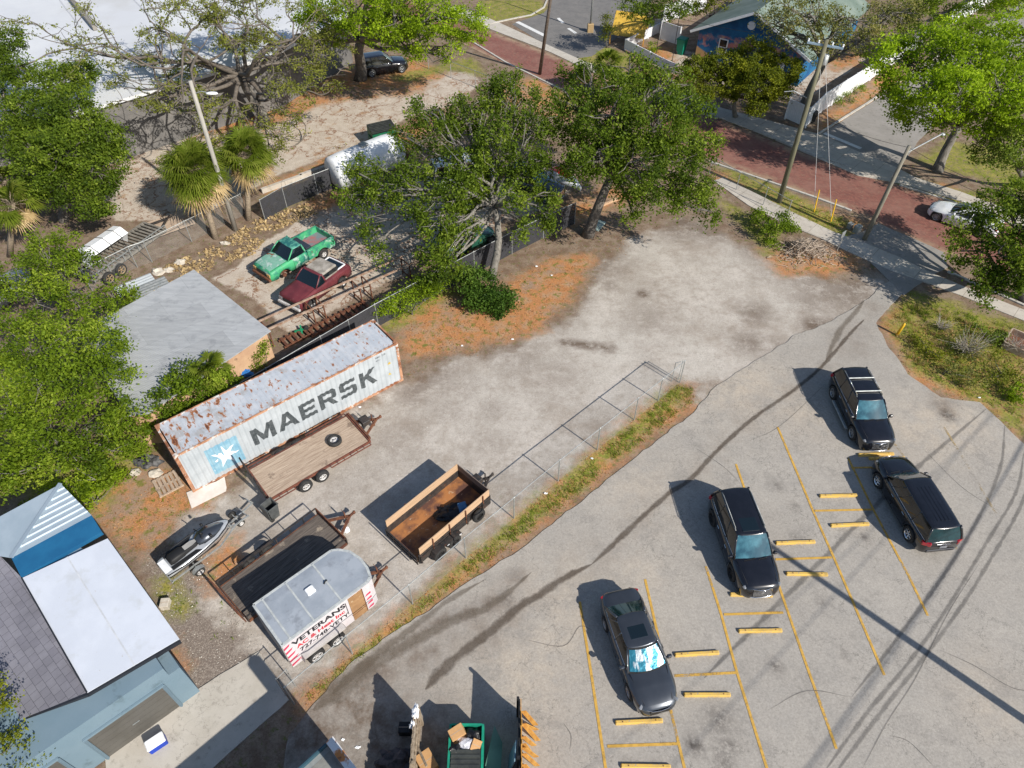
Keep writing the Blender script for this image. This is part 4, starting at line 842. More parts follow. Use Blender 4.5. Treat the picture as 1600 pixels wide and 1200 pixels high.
# --- mural house, top right
def mural_house():
    o = G(1085, 92); ax = (G(1190, 122) - G(1060, 72)); ax = Vector((.80, -.60, 0)); ay = Vector((.60, .80, 0))
    s = thing('mural_house', 'small house with a sea and palm mural on its blue gable wall and green roof', 'house', o, atan2(ax.y, ax.x))
    Wd, D = 10.5, 16; zb, zr = 2.9, 5.4
    q = MB(); pent = [(0, 0), (Wd, 0), (Wd, zb), (Wd / 2, zr), (0, zb)]
    q.loft([[(x, 0, z) for x, z in pent], [(x, D, z) for x, z in pent]], True, True)
    t = NT('sea_mural'); sx = t.node('ShaderNodeSeparateXYZ'); t.l.new(t.co, sx.inputs[0]); n1 = t.noise(.7, 6, .65, t.scale((1, 1, 1.8)))
    band = t.math('ADD', t.math('MULTIPLY', t.math('SUBTRACT', n1, .5), 2.4), t.math('ADD', sx.outputs[2], t.math('MULTIPLY', sx.outputs[0], -.1)))
    col = t.mix(t.rng(t.noise(1.1, 4), .4, .6), (.006, .07, .19), (.01, .12, .26)); cl = t.math('MULTIPLY', t.math('MULTIPLY', t.rng(band, 1.3, 1.7), t.rng(band, 2.5, 2.1)), t.rng(t.noise(.9, 5, .6), .44, .54)); col = t.mix(cl, col, (.42, .16, .14))
    col = t.mix(t.math('MULTIPLY', cl, t.rng(t.noise(2.2, 4), .5, .65)), col, (.5, .33, .22))
    sandm = t.math('ADD', t.math('MULTIPLY', sx.outputs[0], .38), sx.outputs[2]); col = t.mix(t.rng(sandm, 1.35, 1.2), col, (.40, .24, .11)); t.bsdf(col, .8)
    q.build('wall', t.m, s)
    mr = mat('green_shingle_roof', (.13, .175, .145), (.19, .235, .2), sc=.6, rough=.9, bump=.3, bsc=20)
    for sg in (0, 1):
        q = MB(); x0 = -.7 if sg == 0 else Wd + .7; ze = zb - .33
        q.loft([[(x0, -.55, ze), (Wd / 2, -.55, zr + .05), (Wd / 2, -.55, zr + .2), (x0, -.55, ze + .15)], [(x0, D + .5, ze), (Wd / 2, D + .5, zr + .05), (Wd / 2, D + .5, zr + .2), (x0, D + .5, ze + .15)]], True, True); q.build('roof_slope', mr, s)
    q = MB()
    for x0 in (-.7, Wd + .7): q.bar((x0, -.57, zb - .28), (Wd / 2, -.57, zr + .1), .06, .22, 0, (0, 0, 1))
    each(q, 'barge_board', m_lwhite, s)
    q = MB(); q.box(2.2, 3.1, -.06, .02, 1.0, 2.5, 0); wf = q.build('window', m_lwhite, s); q = MB(); q.box(2.3, 3.0, -.075, -.061, 1.1, 1.72, 0); q.box(2.3, 3.0, -.075, -.061, 1.8, 2.42, 0); q.build('pane', m_glass, wf)
    q = MB(); q.lathe([(.001, -.05), (.32, -.05), (.38, -.02), (.38, .02)], (Wd / 2 - .3, 0, 4.2), 'y', 18, 0); q.build('gable_vent', m_lwhite, s)
    q = MB(); mp = mat('painted_palm', (.02, .012, .012)); cx = 6.1
    q.poly([(cx - .05, -.012, 1.0), (cx + .08, -.012, 1.0), (cx + .02, -.012, 2.6), (cx - .04, -.012, 2.6)])
    for k in range(7):
        a = -.5 + k * .7; dx, dz = cos(a), sin(a) * .7; q.poly([(cx, -.012 - .001 * k, 2.6), (cx + dx * .5 - dz * .14, -.012 - .001 * k, 2.65 + dz * .5 + .12), (cx + dx * .95, -.012 - .001 * k, 2.45 + dz * .7), (cx + dx * .45 + dz * .05, -.012 - .001 * k, 2.55 + dz * .45)])
    q.build('painted_palm', mp, s)
    q = MB(); q.box(8.0, 8.9, -.06, .02, .9, 1.9); q.build('window', m_lwhite, s)
mural_house()
# green porch structure right of the mural house
def porch():
    o = G(1215, 92); s = thing('green_porch', 'small green and white porch roof at the corner of the mural house', 'porch', o, R(-37))
    q = MB(); q.loft([[(-1.6, -1.5, 2.4), (1.6, -1.5, 2.4), (1.6, 1.5, 2.9), (-1.6, 1.5, 2.9)], [(-1.6, -1.5, 2.48), (1.6, -1.5, 2.48), (1.6, 1.5, 2.98), (-1.6, 1.5, 2.98)]], True, True); q.build('roof', mat('mint_roof', (.25, .5, .36), (.5, .6, .5), sc=2), s)
    for x in (-1.5, 1.5):
        for y in (-1.4, 1.4): q = MB(); q.box(x - .05, x + .05, y - .05, y + .05, 0, 2.45); q.build('post', m_lwhite, s)
    q = MB(); q.box(-1.4, 1.4, 1.2, 1.26, 0, 2.3); q.build('back_wall', mat('teal_wall', (.01, .12, .2)), s)
porch()
# building south of the lot: only its rusty parapet corner stands in view
def south_building():
    c0 = G(520, 1150, 3.4); e1 = Vector((cos(R(-46)), sin(R(-46)), 0)); e2 = Vector((cos(R(225)), sin(R(225)), 0)); o = Z(c0, 0)
    s = thing('south_building', 'low building corner with rusty white parapet at the bottom edge', 'building', o); Zv = lambda v, z: (v.x, v.y, z)
    c = [Vector(), e1 * 9, e1 * 9 + e2 * 14, e2 * 14]
    q = MB(); q.loft([[Zv(v, 0) for v in c], [Zv(v, 3.1) for v in c]], True, True); q.build('wall', mat('dim_block_wall', (.2, .22, .22), (.26, .27, .26), sc=2), s)
    q = MB(); k = e2 * .28
    q.loft([[Zv(v, 3.102) for v in (c[0], c[1], c[1] + k, c[0] + k)], [Zv(v, 3.4) for v in (c[0], c[1], c[1] + k, c[0] + k)]], True, True); q.build('parapet', mat('rusty_parapet', (.6, .6, .6), (.45, .17, .05), sc=2.2, lo=.46, hi=.54, rough=.7, layers=[((.2, .08, .04), 5, .6, .05)]), s)
    q = MB(); a = Vector((0, 0, 3.2)); q.bar(a + e2 * .3, a + e2 * 14, .06, .2); q.build('gutter', mat('blue_gutter', (.03, .08, .11)), s)
    q = MB(); q.loft([[Zv(v, 3.105) for v in (c[0] + k * 1.2 + e1 * .2, c[1] + k * 1.2, c[2], c[3] + e1 * .2)]], True); q.f = [(0, 1, 2, 3)]; q.m = [0]; q.build('roof', mat('tar_roof', (.16, .16, .15), (.22, .22, .2), sc=2), s)
    t_ = Vector((-10.63, 11.86, 0)) + Vector((.719, -.695, 0)) * 6.4 * 1.376; q = MB(); q.box(t_.x - o.x - .2, t_.x - o.x + .2, t_.y - o.y - .2, t_.y - o.y + .2, 3.11, 6.4); q.build('flue', m_galv, s)
south_building()
# ================================================================ trailers
m_deck = mat('trailer_planks', (.47, .37, .28), (.30, .22, .16), sc=2.5, lo=.35, hi=.65, rough=.9, bump=.4, stretch=(.5, 7, 1), layers=[((.16, .115, .085), 1.3, .58, .12)])
m_deck2 = mat('dark_planks', (.15, .125, .105), (.085, .07, .06), sc=2.5, rough=.9, bump=.4, stretch=(.5, 7, 1), layers=[((.35, .29, .22), 1.6, .6, .1)])
m_plank = mat('new_planks', (.52, .35, .22), (.42, .28, .17), sc=2.5, rough=.8, bump=.2, stretch=(.4, 6, 6))
m_rfl = mat('rusty_floor', (.36, .15, .05), (.11, .05, .035), sc=1.2, lo=.42, hi=.6, rough=.8, layers=[((.42, .3, .2), 4, .62, .06)])
m_rails = mat('rusty_red_frame', (.10, .035, .028), (.17, .06, .035), sc=4, rough=.8)
def planks(b, x0, x1, y0, y1, z, n, th=.05, gap=.012, m=0):
    w_ = (y1 - y0) / n
    for k in range(n): b.box(x0, x1, y0 + k * w_ + gap / 2, y0 + (k + 1) * w_ - gap / 2, z - th, z, m)
def tongue(root, x, z, ln, hw, mt, jack=True):
    q = MB(); q.bar((x, hw, z), (x + ln, 0, z), .1, .12); q.bar((x, -hw, z), (x + ln, 0, z), .1, .12); q.bar((x + ln - .15, 0, z), (x + ln + .25, 0, z + .02), .09, .1); q.build('tongue', mt, root)
    q = MB(); q.lathe([(.001, .12), (.06, .1), (.075, 0), (.06, -.04)], (x + ln + .25, 0, z), 'z', 10); q.build('coupler', mt, root, True)
    if jack:
        q = MB(); q.tube([(x + ln * .8, .06, z - .35), (x + ln * .8, .06, z + .45)], .035, 8); q.tube([(x + ln * .8, .06, z + .42), (x + ln * .8, .3, z + .44)], .012, 6); q.lathe([(.001, 0), (.1, 0), (.1, .02), (.001, .02)], (x + ln * .8, .06, z - .37), 'z', 10); q.build('jack', mt, root)
def spare(root_or_label, loc, rot, r=.35, wd=.22, label=None, rim=m_rim_w):
    """a loose wheel as a thing"""
    t = MB(); h = wd / 2
    t.lathe([(r * .6, -h), (r * .9, -h), (r, -h * .6), (r, h * .6), (r * .9, h), (r * .6, h), (r * .6, -h)], (0, 0, 0), 'z', 24)
    root = thing('spare_wheel', label, 'wheel', loc); root.rotation_euler = rot; t.build('tyre', m_tire, root, True)
    q = MB(); q.lathe([(.001, .03), (r * .2, .03), (r * .22, .0), (r * .5, -.02), (r * .6, .04), (r * .62, -h)], (0, 0, 0), 'z', 18)
    for k in range(5): a = k * 1.2566; q.lathe([(.001, .012), (.02, .012), (.02, -.03)], (r * .36 * cos(a), r * .36 * sin(a), 0), 'z', 6, 1)
    q.build('rim', [rim, m_plast], root, True); return root
# --- flatbed car hauler beside the container
h = thing('flatbed_trailer', 'long wood decked flatbed trailer with rusty side rails, beside the lettered container', 'trailer', (-10.1, 21.87, 0), R(39.8), None)
DL, DW, DZ = 2.72, 1.08, .68
b = MB(); planks(b, -DL, DL, -DW, DW, DZ, 9); b.build('deck', m_deck, h)
b = MB()
for y in (-DW - .05, DW + .05): b.bar((-DL, y, DZ - .06), (DL, y, DZ - .06), .08, .12)
b.bar((DL + .05, -DW - .09, DZ - .01), (DL + .05, DW + .09, DZ - .01), .1, .2, 0); b.bar((-DL - .05, -DW - .09, DZ - .06), (-DL - .05, DW + .09, DZ - .06), .1, .12)
for x in np.linspace(-DL + .3, DL - .3, 7): b.bar((x, -DW, DZ - .1), (x, DW, DZ - .1), .05, .08)
b.build('frame', m_rails, h)
for s in (1, -1):
    for x0, x1 in ((-DL, -1.5), (.45, DL)):
        b = MB(); y0 = s * (DW + .09); y1 = s * (DW + .27); b.bar((x0, y1, DZ - .03), (x1, y1, DZ - .03), .04, .05)
        n = int((x1 - x0) / .33)
        for k in range(n + 1): x = x0 + (x1 - x0) * k / n; b.bar((x, y0, DZ - .04), (x, y1, DZ - .04), .035, .04)
        b.build('side_rail', m_rails, h)
    for x in (-1.02, -.1): make_wheel(h, x, s * (DW + .19), .36, .22, m_rim_w, s, 5, .55)
b = MB(); b.bar((DL + .12, -DW, DZ + .12), (DL + .12, DW, DZ + .12), .1, .14)
b.build('front_rail', m_rust, h); tongue(h, DL + .1, DZ - .12, 1.05, .62, m_rust)
for y in (.72, -.72):
    b = MB(); x = -DL - .12
    for s in (-.19, .19): b.bar((x, y + s, DZ - .05), (x - .12, y + s, DZ + 1.35), .05, .08)
    for k in range(6): f = .1 + k * .17; b.bar((x - .12 * f, y - .19, DZ + 1.35 * f), (x - .12 * f, y + .19, DZ + 1.35 * f), .05, .06)
    b.build('loading_ramp', m_steel, h)
b = MB(); b.bbox(DL + .3, DL + .75, -.15, .35, DZ - .02, DZ + .28, .02); b.build('tool_box', m_steel, h)
p = G(523, 690, .72); spare(None, (p.x, p.y, DZ + .12), (0, 0, 0), .37, .22, 'loose tyre with grey rim lying on the plank deck of the flatbed trailer')
# --- dump / utility trailer with wooden sides
h = thing('utility_trailer', 'open rusty floored trailer with tall fresh plank sides, beside the chain link fence', 'trailer', (-3.37, 18.27, 0), R(46.3))
HL, HW, FZ, SZ, TZ = 2.2, 1.06, .62, 1.12, 1.62
b = MB(); b.box(-HL, HL, -HW, HW, FZ - .06, FZ); b.build('floor', m_rfl, h)
for s in (1, -1):
    b = MB(); y = s * HW; b.box(-HL, HL, min(y, y + s * .05), max(y, y + s * .05), FZ - .12, SZ); b.bar((-HL, y + s * .04, SZ + .001), (HL, y + s * .04, SZ + .001), .09, .06)
    for x in (-2.1, -1.3, -.3, .7, 1.7): b.bar((x, y + s * .09, FZ - .1), (x, y + s * .09, SZ), .06, .08)
    b.build('side_wall', m_steel, h)
    for k in range(2):
        b = MB(); z0 = SZ + .04 + k * .24; x0 = -HL + (.0 if s > 0 else .1); b.box(x0 if k == 0 else x0 + (.0 if s > 0 else .0), HL, y - .02 + s * .01, y + .02 + s * .01, z0, z0 + .235); b.build('side_plank', m_plank, h)
    for x in (-1.35, -.35, .65, 1.75) if s < 0 else (-1.0, .9):
        b = MB(); b.bar((x, y + s * .07, FZ), (x, y + s * .07, TZ), .06, .05); b.build('stake', m_rust, h)
    b = MB(); 
    b.loft([[(x, s * (HW + .08), z), (x, s * (HW + .36), z - .0)] for x, z in ((-1.62, .6), (-1.5, .8), (-1.2, .86), (-.75, .8), (-.3, .86), (.0, .8), (.15, .6))], False); b.build('mudguard', m_steel, h)
    for x in (-1.2, -.3): make_wheel(h, x, s * (HW + .22), .37, .23, m_plast if s else m_rim, s, 6, .58)
b = MB(); b.box(HL, HL + .05, -HW - .05, HW + .05, FZ - .1, SZ + .06); b.build('front_wall', m_steel, h)
b = MB(); b.box(HL - .01, HL + .03, -HW, HW, SZ + .08, TZ - .02); b.build('front_plank', mat('grey_brown_board', (.16, .12, .1), (.11, .085, .07), sc=3, stretch=(6, .5, 4)), h)
b = MB()
for z in (FZ - .05, FZ + .2, FZ + .42): b.bar((-HL - .08, -HW, z), (-HL - .08, HW, z), .05, .06)
for y in (-HW, -HW / 2, 0, HW / 2, HW): b.bar((-HL - .08, y, FZ - .1), (-HL - .08, y, FZ + .45), .05, .05)
b.build('tailgate', m_steel, h); tongue(h, HL + .05, FZ - .1, 1.0, .5, m_steel)
b = MB(); b.bbox(HL + .15, HL + .6, -.05, .42, FZ, FZ + .35, .02); b.build('battery_box', m_steel, h)
b = MB(); b.lathe([(.2, -.11), (.33, -.11), (.36, -.05), (.36, .05), (.33, .11), (.2, .11), (.2, -.11)], (1.25, -HW - .26, .8), 'y', 22); wq = b.build('spare_tyre', m_tire, h, True)
b = MB(); b.lathe([(.001, -.02), (.2, -.04), (.21, .08)], (1.25, -HW - .26, .8), 'y', 14); b.build('rim', m_plast, wq, True)
for x in (-.75, -.0):
    b = MB(); b.box(x - .06, x + .06, -HW - .375, -HW - .36, .72, .76); b.build('reflector', m_lwhite, h)
# things lying in it
hr = Matrix.Translation((-3.37, 18.27, 0)) @ Matrix.Rotation(R(46.3), 4, 'Z')
def lump(name, label, cat, c, r, mt, seed=0, group=None, n=3, amp=.35):
    bm = bmesh.new(); bmesh.ops.create_icosphere(bm, subdivisions=n, radius=1)
    for v in bm.verts:
        k = 1 + amp * noise.fractal(v.co * 1.6 + Vector((seed, seed * 2.1, 0)), 1, 2, 4); v.co = Vector((v.co.x * r[0] * k, v.co.y * r[1] * k, max(v.co.z, -.45) * r[2] * k))
    me = bpy.data.meshes.new(name); bm.to_mesh(me); bm.free(); o = link_mesh(name, me, mt); o.location = c; return tag(o, label, cat, group)
m_bag = mat('black_plastic_bag', (.006, .006, .007), (.012, .012, .014), sc=8, rough=.3, bump=.9, bsc=9)
lump('trash_bag', 'black plastic sheet bundle lying on the rusty floor of the plank sided trailer', 'bag', hr @ Vector((.55, -.35, FZ + .1)), (.75, .5, .22), m_bag, 3, amp=.7)
b = MB(); b.T = Matrix.Rotation(.35, 4, 'X'); b.bbox(-.2, .2, -.33, .33, 0, .2, .03); b.box(-.06, .06, -.02, .02, .2, .24, 0); o = b.build('plastic_tote', mat('blue_plastic', (.06, .16, .30), (.08, .2, .34), sc=3, rough=.5))
o.location = hr @ Vector((.95, -.6, FZ + .22)); o.rotation_euler.z = R(20); tag(o, 'light blue plastic tote resting on the black bundle inside the plank sided trailer', 'tote')
# --- low flatbed with dark deck
h = thing('flatbed_trailer', 'dark decked flatbed trailer with tube rails, half in the shadow of the white cargo trailer', 'trailer', (-10.05, 15.87, 0), R(46.5))
DL, DW, DZ = 2.55, 1.08, .58
b = MB(); planks(b, -DL, DL, -DW, DW, DZ, 8); b.build('deck', m_deck2, h)
b = MB(); hz = DZ + .42
for s in (1, -1):
    b.bar((-DL, s * DW + s * .03, DZ - .08), (DL, s * DW + s * .03, DZ - .08), .07, .14)
b.bar((-DL, -DW, DZ - .08), (-DL, DW, DZ - .08), .07, .12); b.bar((DL, -DW, DZ - .08), (DL, DW, DZ - .08), .07, .12); b.build('frame', m_rust, h)
for s in (1, -1):
    b = MB(); y = s * (DW + .07); b.bar((-DL, y, hz), (DL, y, hz), .05, .05)
    for x in np.linspace(-DL, DL, 8): b.bar((x, y, DZ - .05), (x, y, hz), .045, .045)
    b.build('side_rail', m_steel, h)
    b = MB(); b.loft([[(x, s * (DW + .1), z), (x, s * (DW + .36), z)] for x, z in ((-1.5, .55), (-1.4, .78), (-1.1, .84), (-.6, .78), (-.1, .84), (.2, .78), (.3, .55))], False); b.build('mudguard', m_steel, h)
    for x in (-1.05, -.15): make_wheel(h, x, s * (DW + .22), .35, .22, m_rim_w, s, 5, .55)
b = MB(); b.bar((DL, -DW - .07, hz), (DL, DW + .07, hz), .05, .05); b.bar((DL, -DW, DZ + .2), (DL, DW, DZ + .2), .04, .04)
for y in np.linspace(-DW, DW, 6): b.bar((DL, y, DZ - .05), (DL, y, hz), .045, .045)
b.build('front_rail', m_rust, h)
b = MB(); x = -DL - .1; b.bar((x, -DW, DZ), (x, DW, DZ), .05, .05); b.bar((x - .12, -DW, DZ + .95), (x - .12, DW, DZ + .95), .05, .05)
for y in np.linspace(-DW, DW, 8): b.bar((x, y, DZ), (x - .12, y, DZ + .95), .045, .045)
b.build('loading_gate', m_rust, h); tongue(h, DL, DZ - .1, 1.0, .6, m_rust)
lump('cloth_bundle', 'white plastic bundle on the ground by the tongue of the dark flatbed', 'bundle', G(540, 828, .12), (.2, .16, .16), m_lwhite, 5)
# --- white enclosed cargo trailer with lettering
h = thing('cargo_trailer', 'white enclosed cargo trailer with red and white stripes, black lettering and boarded door', 'trailer', (-8.08, 13.5, 0), R(42.5))
HL, HW, B0, B1 = 1.95, 1.12, .42, 2.42
m_sideW = mat('white_trailer_skin', (.58, .55, .56), (.53, .49, .51), sc=1.5, rough=.5, fine=.03, layers=[((.55, .36, .33), 2.4, .64, .1)])
m_rf = mat('grey_trailer_roof', (.26, .29, .33), (.32, .35, .39), sc=1.1, rough=.5, fine=.04, layers=[((.22, .24, .27), 1.5, .55, .12)])
m_seal = mat('roof_sealant', (.46, .48, .47), (.36, .38, .38), sc=5, rough=.7)
plan = [(-HL, -HW), (HL - .05, -HW), (HL + .12, -HW * .8), (HL + .33, -HW * .25), (HL + .33, HW * .25), (HL + .12, HW * .8), (HL - .05, HW), (-HL, HW)]
plan = [(-HL, -HW), (HL + .05, -HW), (HL + .28, -HW * .9), (HL + .42, -HW * .5), (HL + .44, 0), (HL + .30, HW * .5), (HL + .0, HW * .85), (HL - .25, HW), (-HL, HW)]
b = MB(); b.prism(plan, B0, B1); b.build('body', m_sideW, h)
sc_ = lambda k, z: [(x * k + .0, y * k, z) for x, y in plan]
b = MB(); b.loft([sc_(1.012, B1 - .05), sc_(1.012, B1 + .01), sc_(.97, B1 + .05), sc_(.6, B1 + .07), sc_(.02, B1 + .075)], True, True); b.build('roof', m_rf, h, False)
b = MB()
for x in (-1.55, -.5, .75): b.box(x - .035, x + .035, -HW + .05, HW - .05, B1 + .045, B1 + .085)
ring = sc_(.985, B1 + .045)
for a, c in zip(ring, ring[1:] + ring[:1]): b.bar(a, c, .1, .03)
each(b, 'roof_seam', m_seal, h)
b = MB(); b.bbox(-.12, .24, -.08, .26, B1 + .07, B1 + .17, .03); b.build('roof_vent', m_lwhite, h)
b = MB(); b.tube([(.62, -.05, B1 + .1), (.7, .0, B1 + .15), (.8, .03, B1 + .1)], .03, 6); b.build('roof_hook', m_plast, h)
b = MB(); b.box(-HL - .03, -HL, -HW + .06, HW - .06, B0 + .08, B1 - .1, 0); b.build('rear_door', mat('dim_door', (.3, .27, .25), (.36, .33, .3), sc=2), h)
y = -HW
b = MB(); b.box(.98, 1.62, y - .035, y, B0 + .05, B1 - .12); pd = b.build('plywood_panel', mat('plywood', (.33, .19, .09), (.27, .15, .07), sc=2, rough=.8, stretch=(1, 1, 3), layers=[((.42, .3, .18), 5, .62, .05)]), h)
b = MB(); b.box(.95, 1.65, y - .045, y - .036, B0 + .5, B0 + .53); b.box(1.62, 1.66, y - .04, y - .001, B0 + .05, B1 - .1); each(b, 'strut', m_rust, pd)
m_cri = mat('crimson_stripe', (.55, .03, .09), (.48, .04, .1), sc=3, rough=.5); m_blk = mat('black_lettering', (.02, .02, .025)); m_rdl = mat('red_lettering', (.5, .03, .05))
b = MB()
for k in range(5):
    z0 = B0 + .12 + k * .36; b.poly([(-HL + .003, y - .004, z0), (-HL + .34 - .03 * k, y - .004, z0 + .1), (-HL + .48 - .05 * k, y - .004, z0 + .24), (-HL + .003, y - .004, z0 + .15)])
for k in range(4):
    z0 = B0 + .1 + k * .34; b.poly([(1.7, y - .004, z0), (1.98, y - .004, z0 + .02), (1.98, y - .004, z0 + .17), (1.78, y - .004, z0 + .12)])
b.poly([(-HL + .5, y - .004, B0 + .1), (-1.3, y - .004, B0 + .1), (-1.3, y - .004, B0 + .42), (-1.42, y - .004, B0 + .42), (-1.55, y - .004, B0 + .2), (-HL + .5, y - .004, B0 + .2)])
each(b, 'stripe', m_cri, h)
def lettering(s, x0, x1, z0, size, mt, bold, root, yy, name='lettering'):
    v, f = text2d(s, size, bold); wv = max(p[0] for p in v); k = (x1 - x0) / wv; q = MB(); q.add([(x0 + px_ * k, yy, z0 + py_) for px_, py_ in v], f); return q.build(name, mt, root)
lettering('VETERANS', -1.62, .82, 1.88, .44, m_blk, .016, h, y - .005); lettering('AC & Heat Inc', -1.5, .72, 1.52, .34, m_rdl, .012, h, y - .005); lettering('727-748-VETY', -1.42, .85, 1.14, .36, m_blk, .01, h, y - .005)
b = MB(); b.bar((.84, y - .006, 1.2), (.84, y - .006, 2.15), .03, .01, 0, (0, 1, 0)); b.build('lettering', m_blk, h)
b = MB(); b.loft([[(x, y - .01, z), (x, y - .26, z - .06)] for x, z in ((-1.52, .62), (-1.46, .98), (-1.2, 1.1), (.25, 1.1), (.45, .98), (.52, .62))], False); b.poly([(-1.46, y - .26, .92), (-1.2, y - .26, 1.04), (.25, y - .26, 1.04), (.45, y - .26, .92), (.42, y - .26, .84), (-1.42, y - .26, .84)]); b.build('mudguard', mat('grey_fender', (.45, .43, .42), (.4, .38, .37)), h)
for s in (1, -1):
    for x in (-1.0, -.02): make_wheel(h, x, s * (HW + .16), .37, .22, m_rim_w, s, 5, .66)
tongue(h, HL + .3, B0 - .02, .9, .5, m_rust)
# --- jet ski on its little trailer
def jetski():
    p0 = G(303, 856, .75); h = thing('jetski_trailer', 'small silver boat trailer with one axle under the jet ski', 'trailer', (-14.13, 16.6, 0), R(47.6))
    b = MB(); b.bar((-1.6, .5, .45), (.8, .5, .45), .06, .07); b.bar((-1.6, -.5, .45), (.8, -.5, .45), .06, .07); b.bar((.8, .5, .45), (1.9, 0, .42), .06, .07); b.bar((.8, -.5, .45), (1.9, 0, .42), .06, .07); b.bar((1.8, 0, .42), (2.6, 0, .42), .07, .07)
    b.bar((-1.6, -.55, .45), (-1.6, .55, .45), .06, .07); b.bar((-.5, -.72, .4), (-.5, .72, .4), .06, .06); b.bar((1.65, 0, .4), (1.65, 0, 1.0), .05, .05); b.build('frame', m_galv, h)
    for s in (1, -1):
        make_wheel(h, -.5, s * .78, .24, .15, m_rim_w, s, 5, .6)
        b = MB(); b.loft([[(-.5 + .3 * cos(a), s * .68, .27 + .29 * sin(a)), (-.5 + .3 * cos(a), s * .9, .27 + .29 * sin(a))] for a in np.linspace(.1, 3.04, 8)], False); b.build('mudguard', m_galv, h, True)
        b = MB(); b.box(-1.4, .7, s * .3 - .05, s * .3 + .05, .5, .56); b.build('bunk', m_plast, h)
    k = thing('jet_ski', 'silver and black jet ski resting on the small trailer near the container', 'jet ski', (-14.13, 16.6, .5), R(47.6))
    hull = MB(); st = [(-1.62, .5, .10, .42), (-1.5, .56, .04, .46), (-.8, .6, 0, .5), (.2, .58, 0, .54), (.9, .48, .04, .56), (1.35, .3, .14, .56), (1.6, .14, .28, .54), (1.68, .03, .38, .5)]
    hull.loft([[(x, -w_, zt), (x, -w_ * .96, zt - .12), (x, -w_ * .6, zb + .04), (x, 0, zb), (x, w_ * .6, zb + .04), (x, w_ * .96, zt - .12), (x, w_, zt), (x, w_ * .8, zt + .04), (x, 0, zt + .06), (x, -w_ * .8, zt + .04)] for x, w_, zb, zt in st], True, True)
    msil = mat('silver_hull', (.45, .47, .49), (.4, .42, .44), sc=2, rough=.3, metal=.3, coat=.6, fine=.02)
    hull.build('hull', msil, k, True)
    b = MB(); b.tube([(-1.6, -.5, .46), (-.8, -.61, .5), (.2, -.59, .545), (.9, -.49, .56), (1.35, -.31, .56), (1.62, -.13, .54), (1.7, 0, .5), (1.62, .13, .54), (1.35, .31, .56), (.9, .49, .56), (.2, .59, .545), (-.8, .61, .5), (-1.6, .5, .46)], .03, 6); b.build('rub_rail', m_plast, k, True)
    b = MB(); b.loft([[(x, -w_, z0), (x, -w_ * .8, z1), (x, 0, z1 + .03), (x, w_ * .8, z1), (x, w_, z0)] for x, w_, z0, z1 in ((.1, .25, .55, .7), (.35, .34, .56, .82), (.75, .36, .58, .84), (1.15, .24, .58, .72), (1.45, .08, .56, .6))], False); b.build('hood', [m_graph], k, True)
    for s in (1, -1):
        b = MB(); b.loft([[(x, s * y0, z_), (x, s * y1, z_ - .03)] for x, y0, y1, z_ in ((.3, .38, .52, .63), (.8, .38, .48, .64), (1.2, .26, .34, .62), (1.5, .1, .16, .6))], False); b.build('side_flash', msil, k)
        b = MB(); b.box(-1.3, .1, s * .4 - .1, s * .4 + .1, .555, .575); b.build('footwell', m_plast, k)
    b = MB(); b.loft([[(x, -w_, .54), (x, -w_, z1 - .05), (x, -w_ * .7, z1), (x, w_ * .7, z1), (x, w_, z1 - .05), (x, w_, .54)] for x, w_, z1 in ((-1.25, .2, .74), (-1.1, .24, .82), (-.6, .24, .82), (-.5, .21, .76), (.0, .19, .76), (.15, .12, .72))], False, True); b.build('seat', m_plast, k, True)
    b = MB(); b.loft([[(x, -w_, z1 + .006), (x, w_, z1 + .006)] for x, w_, z1 in ((-.48, .13, .77), (-.1, .14, .77), (.1, .08, .75))], False); b.build('seat_panel', mat('grey_vinyl', (.35, .34, .32)), k)
    b = MB(); b.tube([(.32, -.36, 1.02), (.38, -.12, .98), (.38, .12, .98), (.32, .36, 1.02)], .025, 6); b.tube([(.38, 0, .98), (.5, 0, .8)], .05, 6); b.build('handlebar', m_plast, k, True)
    for s in (1, -1): b = MB(); b.bbox(.62, .74, s * .4 - .07, s * .4 + .07, .86, .96, .02); b.build('mirror', m_plast, k)
    b = MB(); b.box(-1.62, -1.32, -.36, .36, .5, .535); b.build('rear_deck', m_lwhite, k)
jetski()
def dolly():
    p = G(374, 812); h = thing('engine_dolly', 'small grey two wheeled dolly near the tailgate of the wood decked flatbed', 'dolly', p, R(50))
    for s in (1, -1): make_wheel(h, -.1, s * .35, .19, .12, m_rim_w, s, 5, .55)
    b = MB(); b.bar((-.1, -.35, .2), (-.1, .35, .2), .05); b.bar((-.5, 0, .2), (.9, 0, .42), .06); b.bar((.9, 0, .42), (.75, 0, .75), .05); b.bar((.3, -.3, .3), (.3, .3, .3), .05); b.bar((.75, -.2, .72), (.75, .2, .72), .04); b.bar((-.5, -.25, .2), (-.5, .25, .2), .05); b.bar((-.5, 0, .2), (-.55, 0, .6), .05); b.build('frame', m_galv, h)
    b = MB(); b.bbox(.0, .25, -.12, .12, .28, .48, .03); b.build('motor_block', m_graph, h)
dolly()
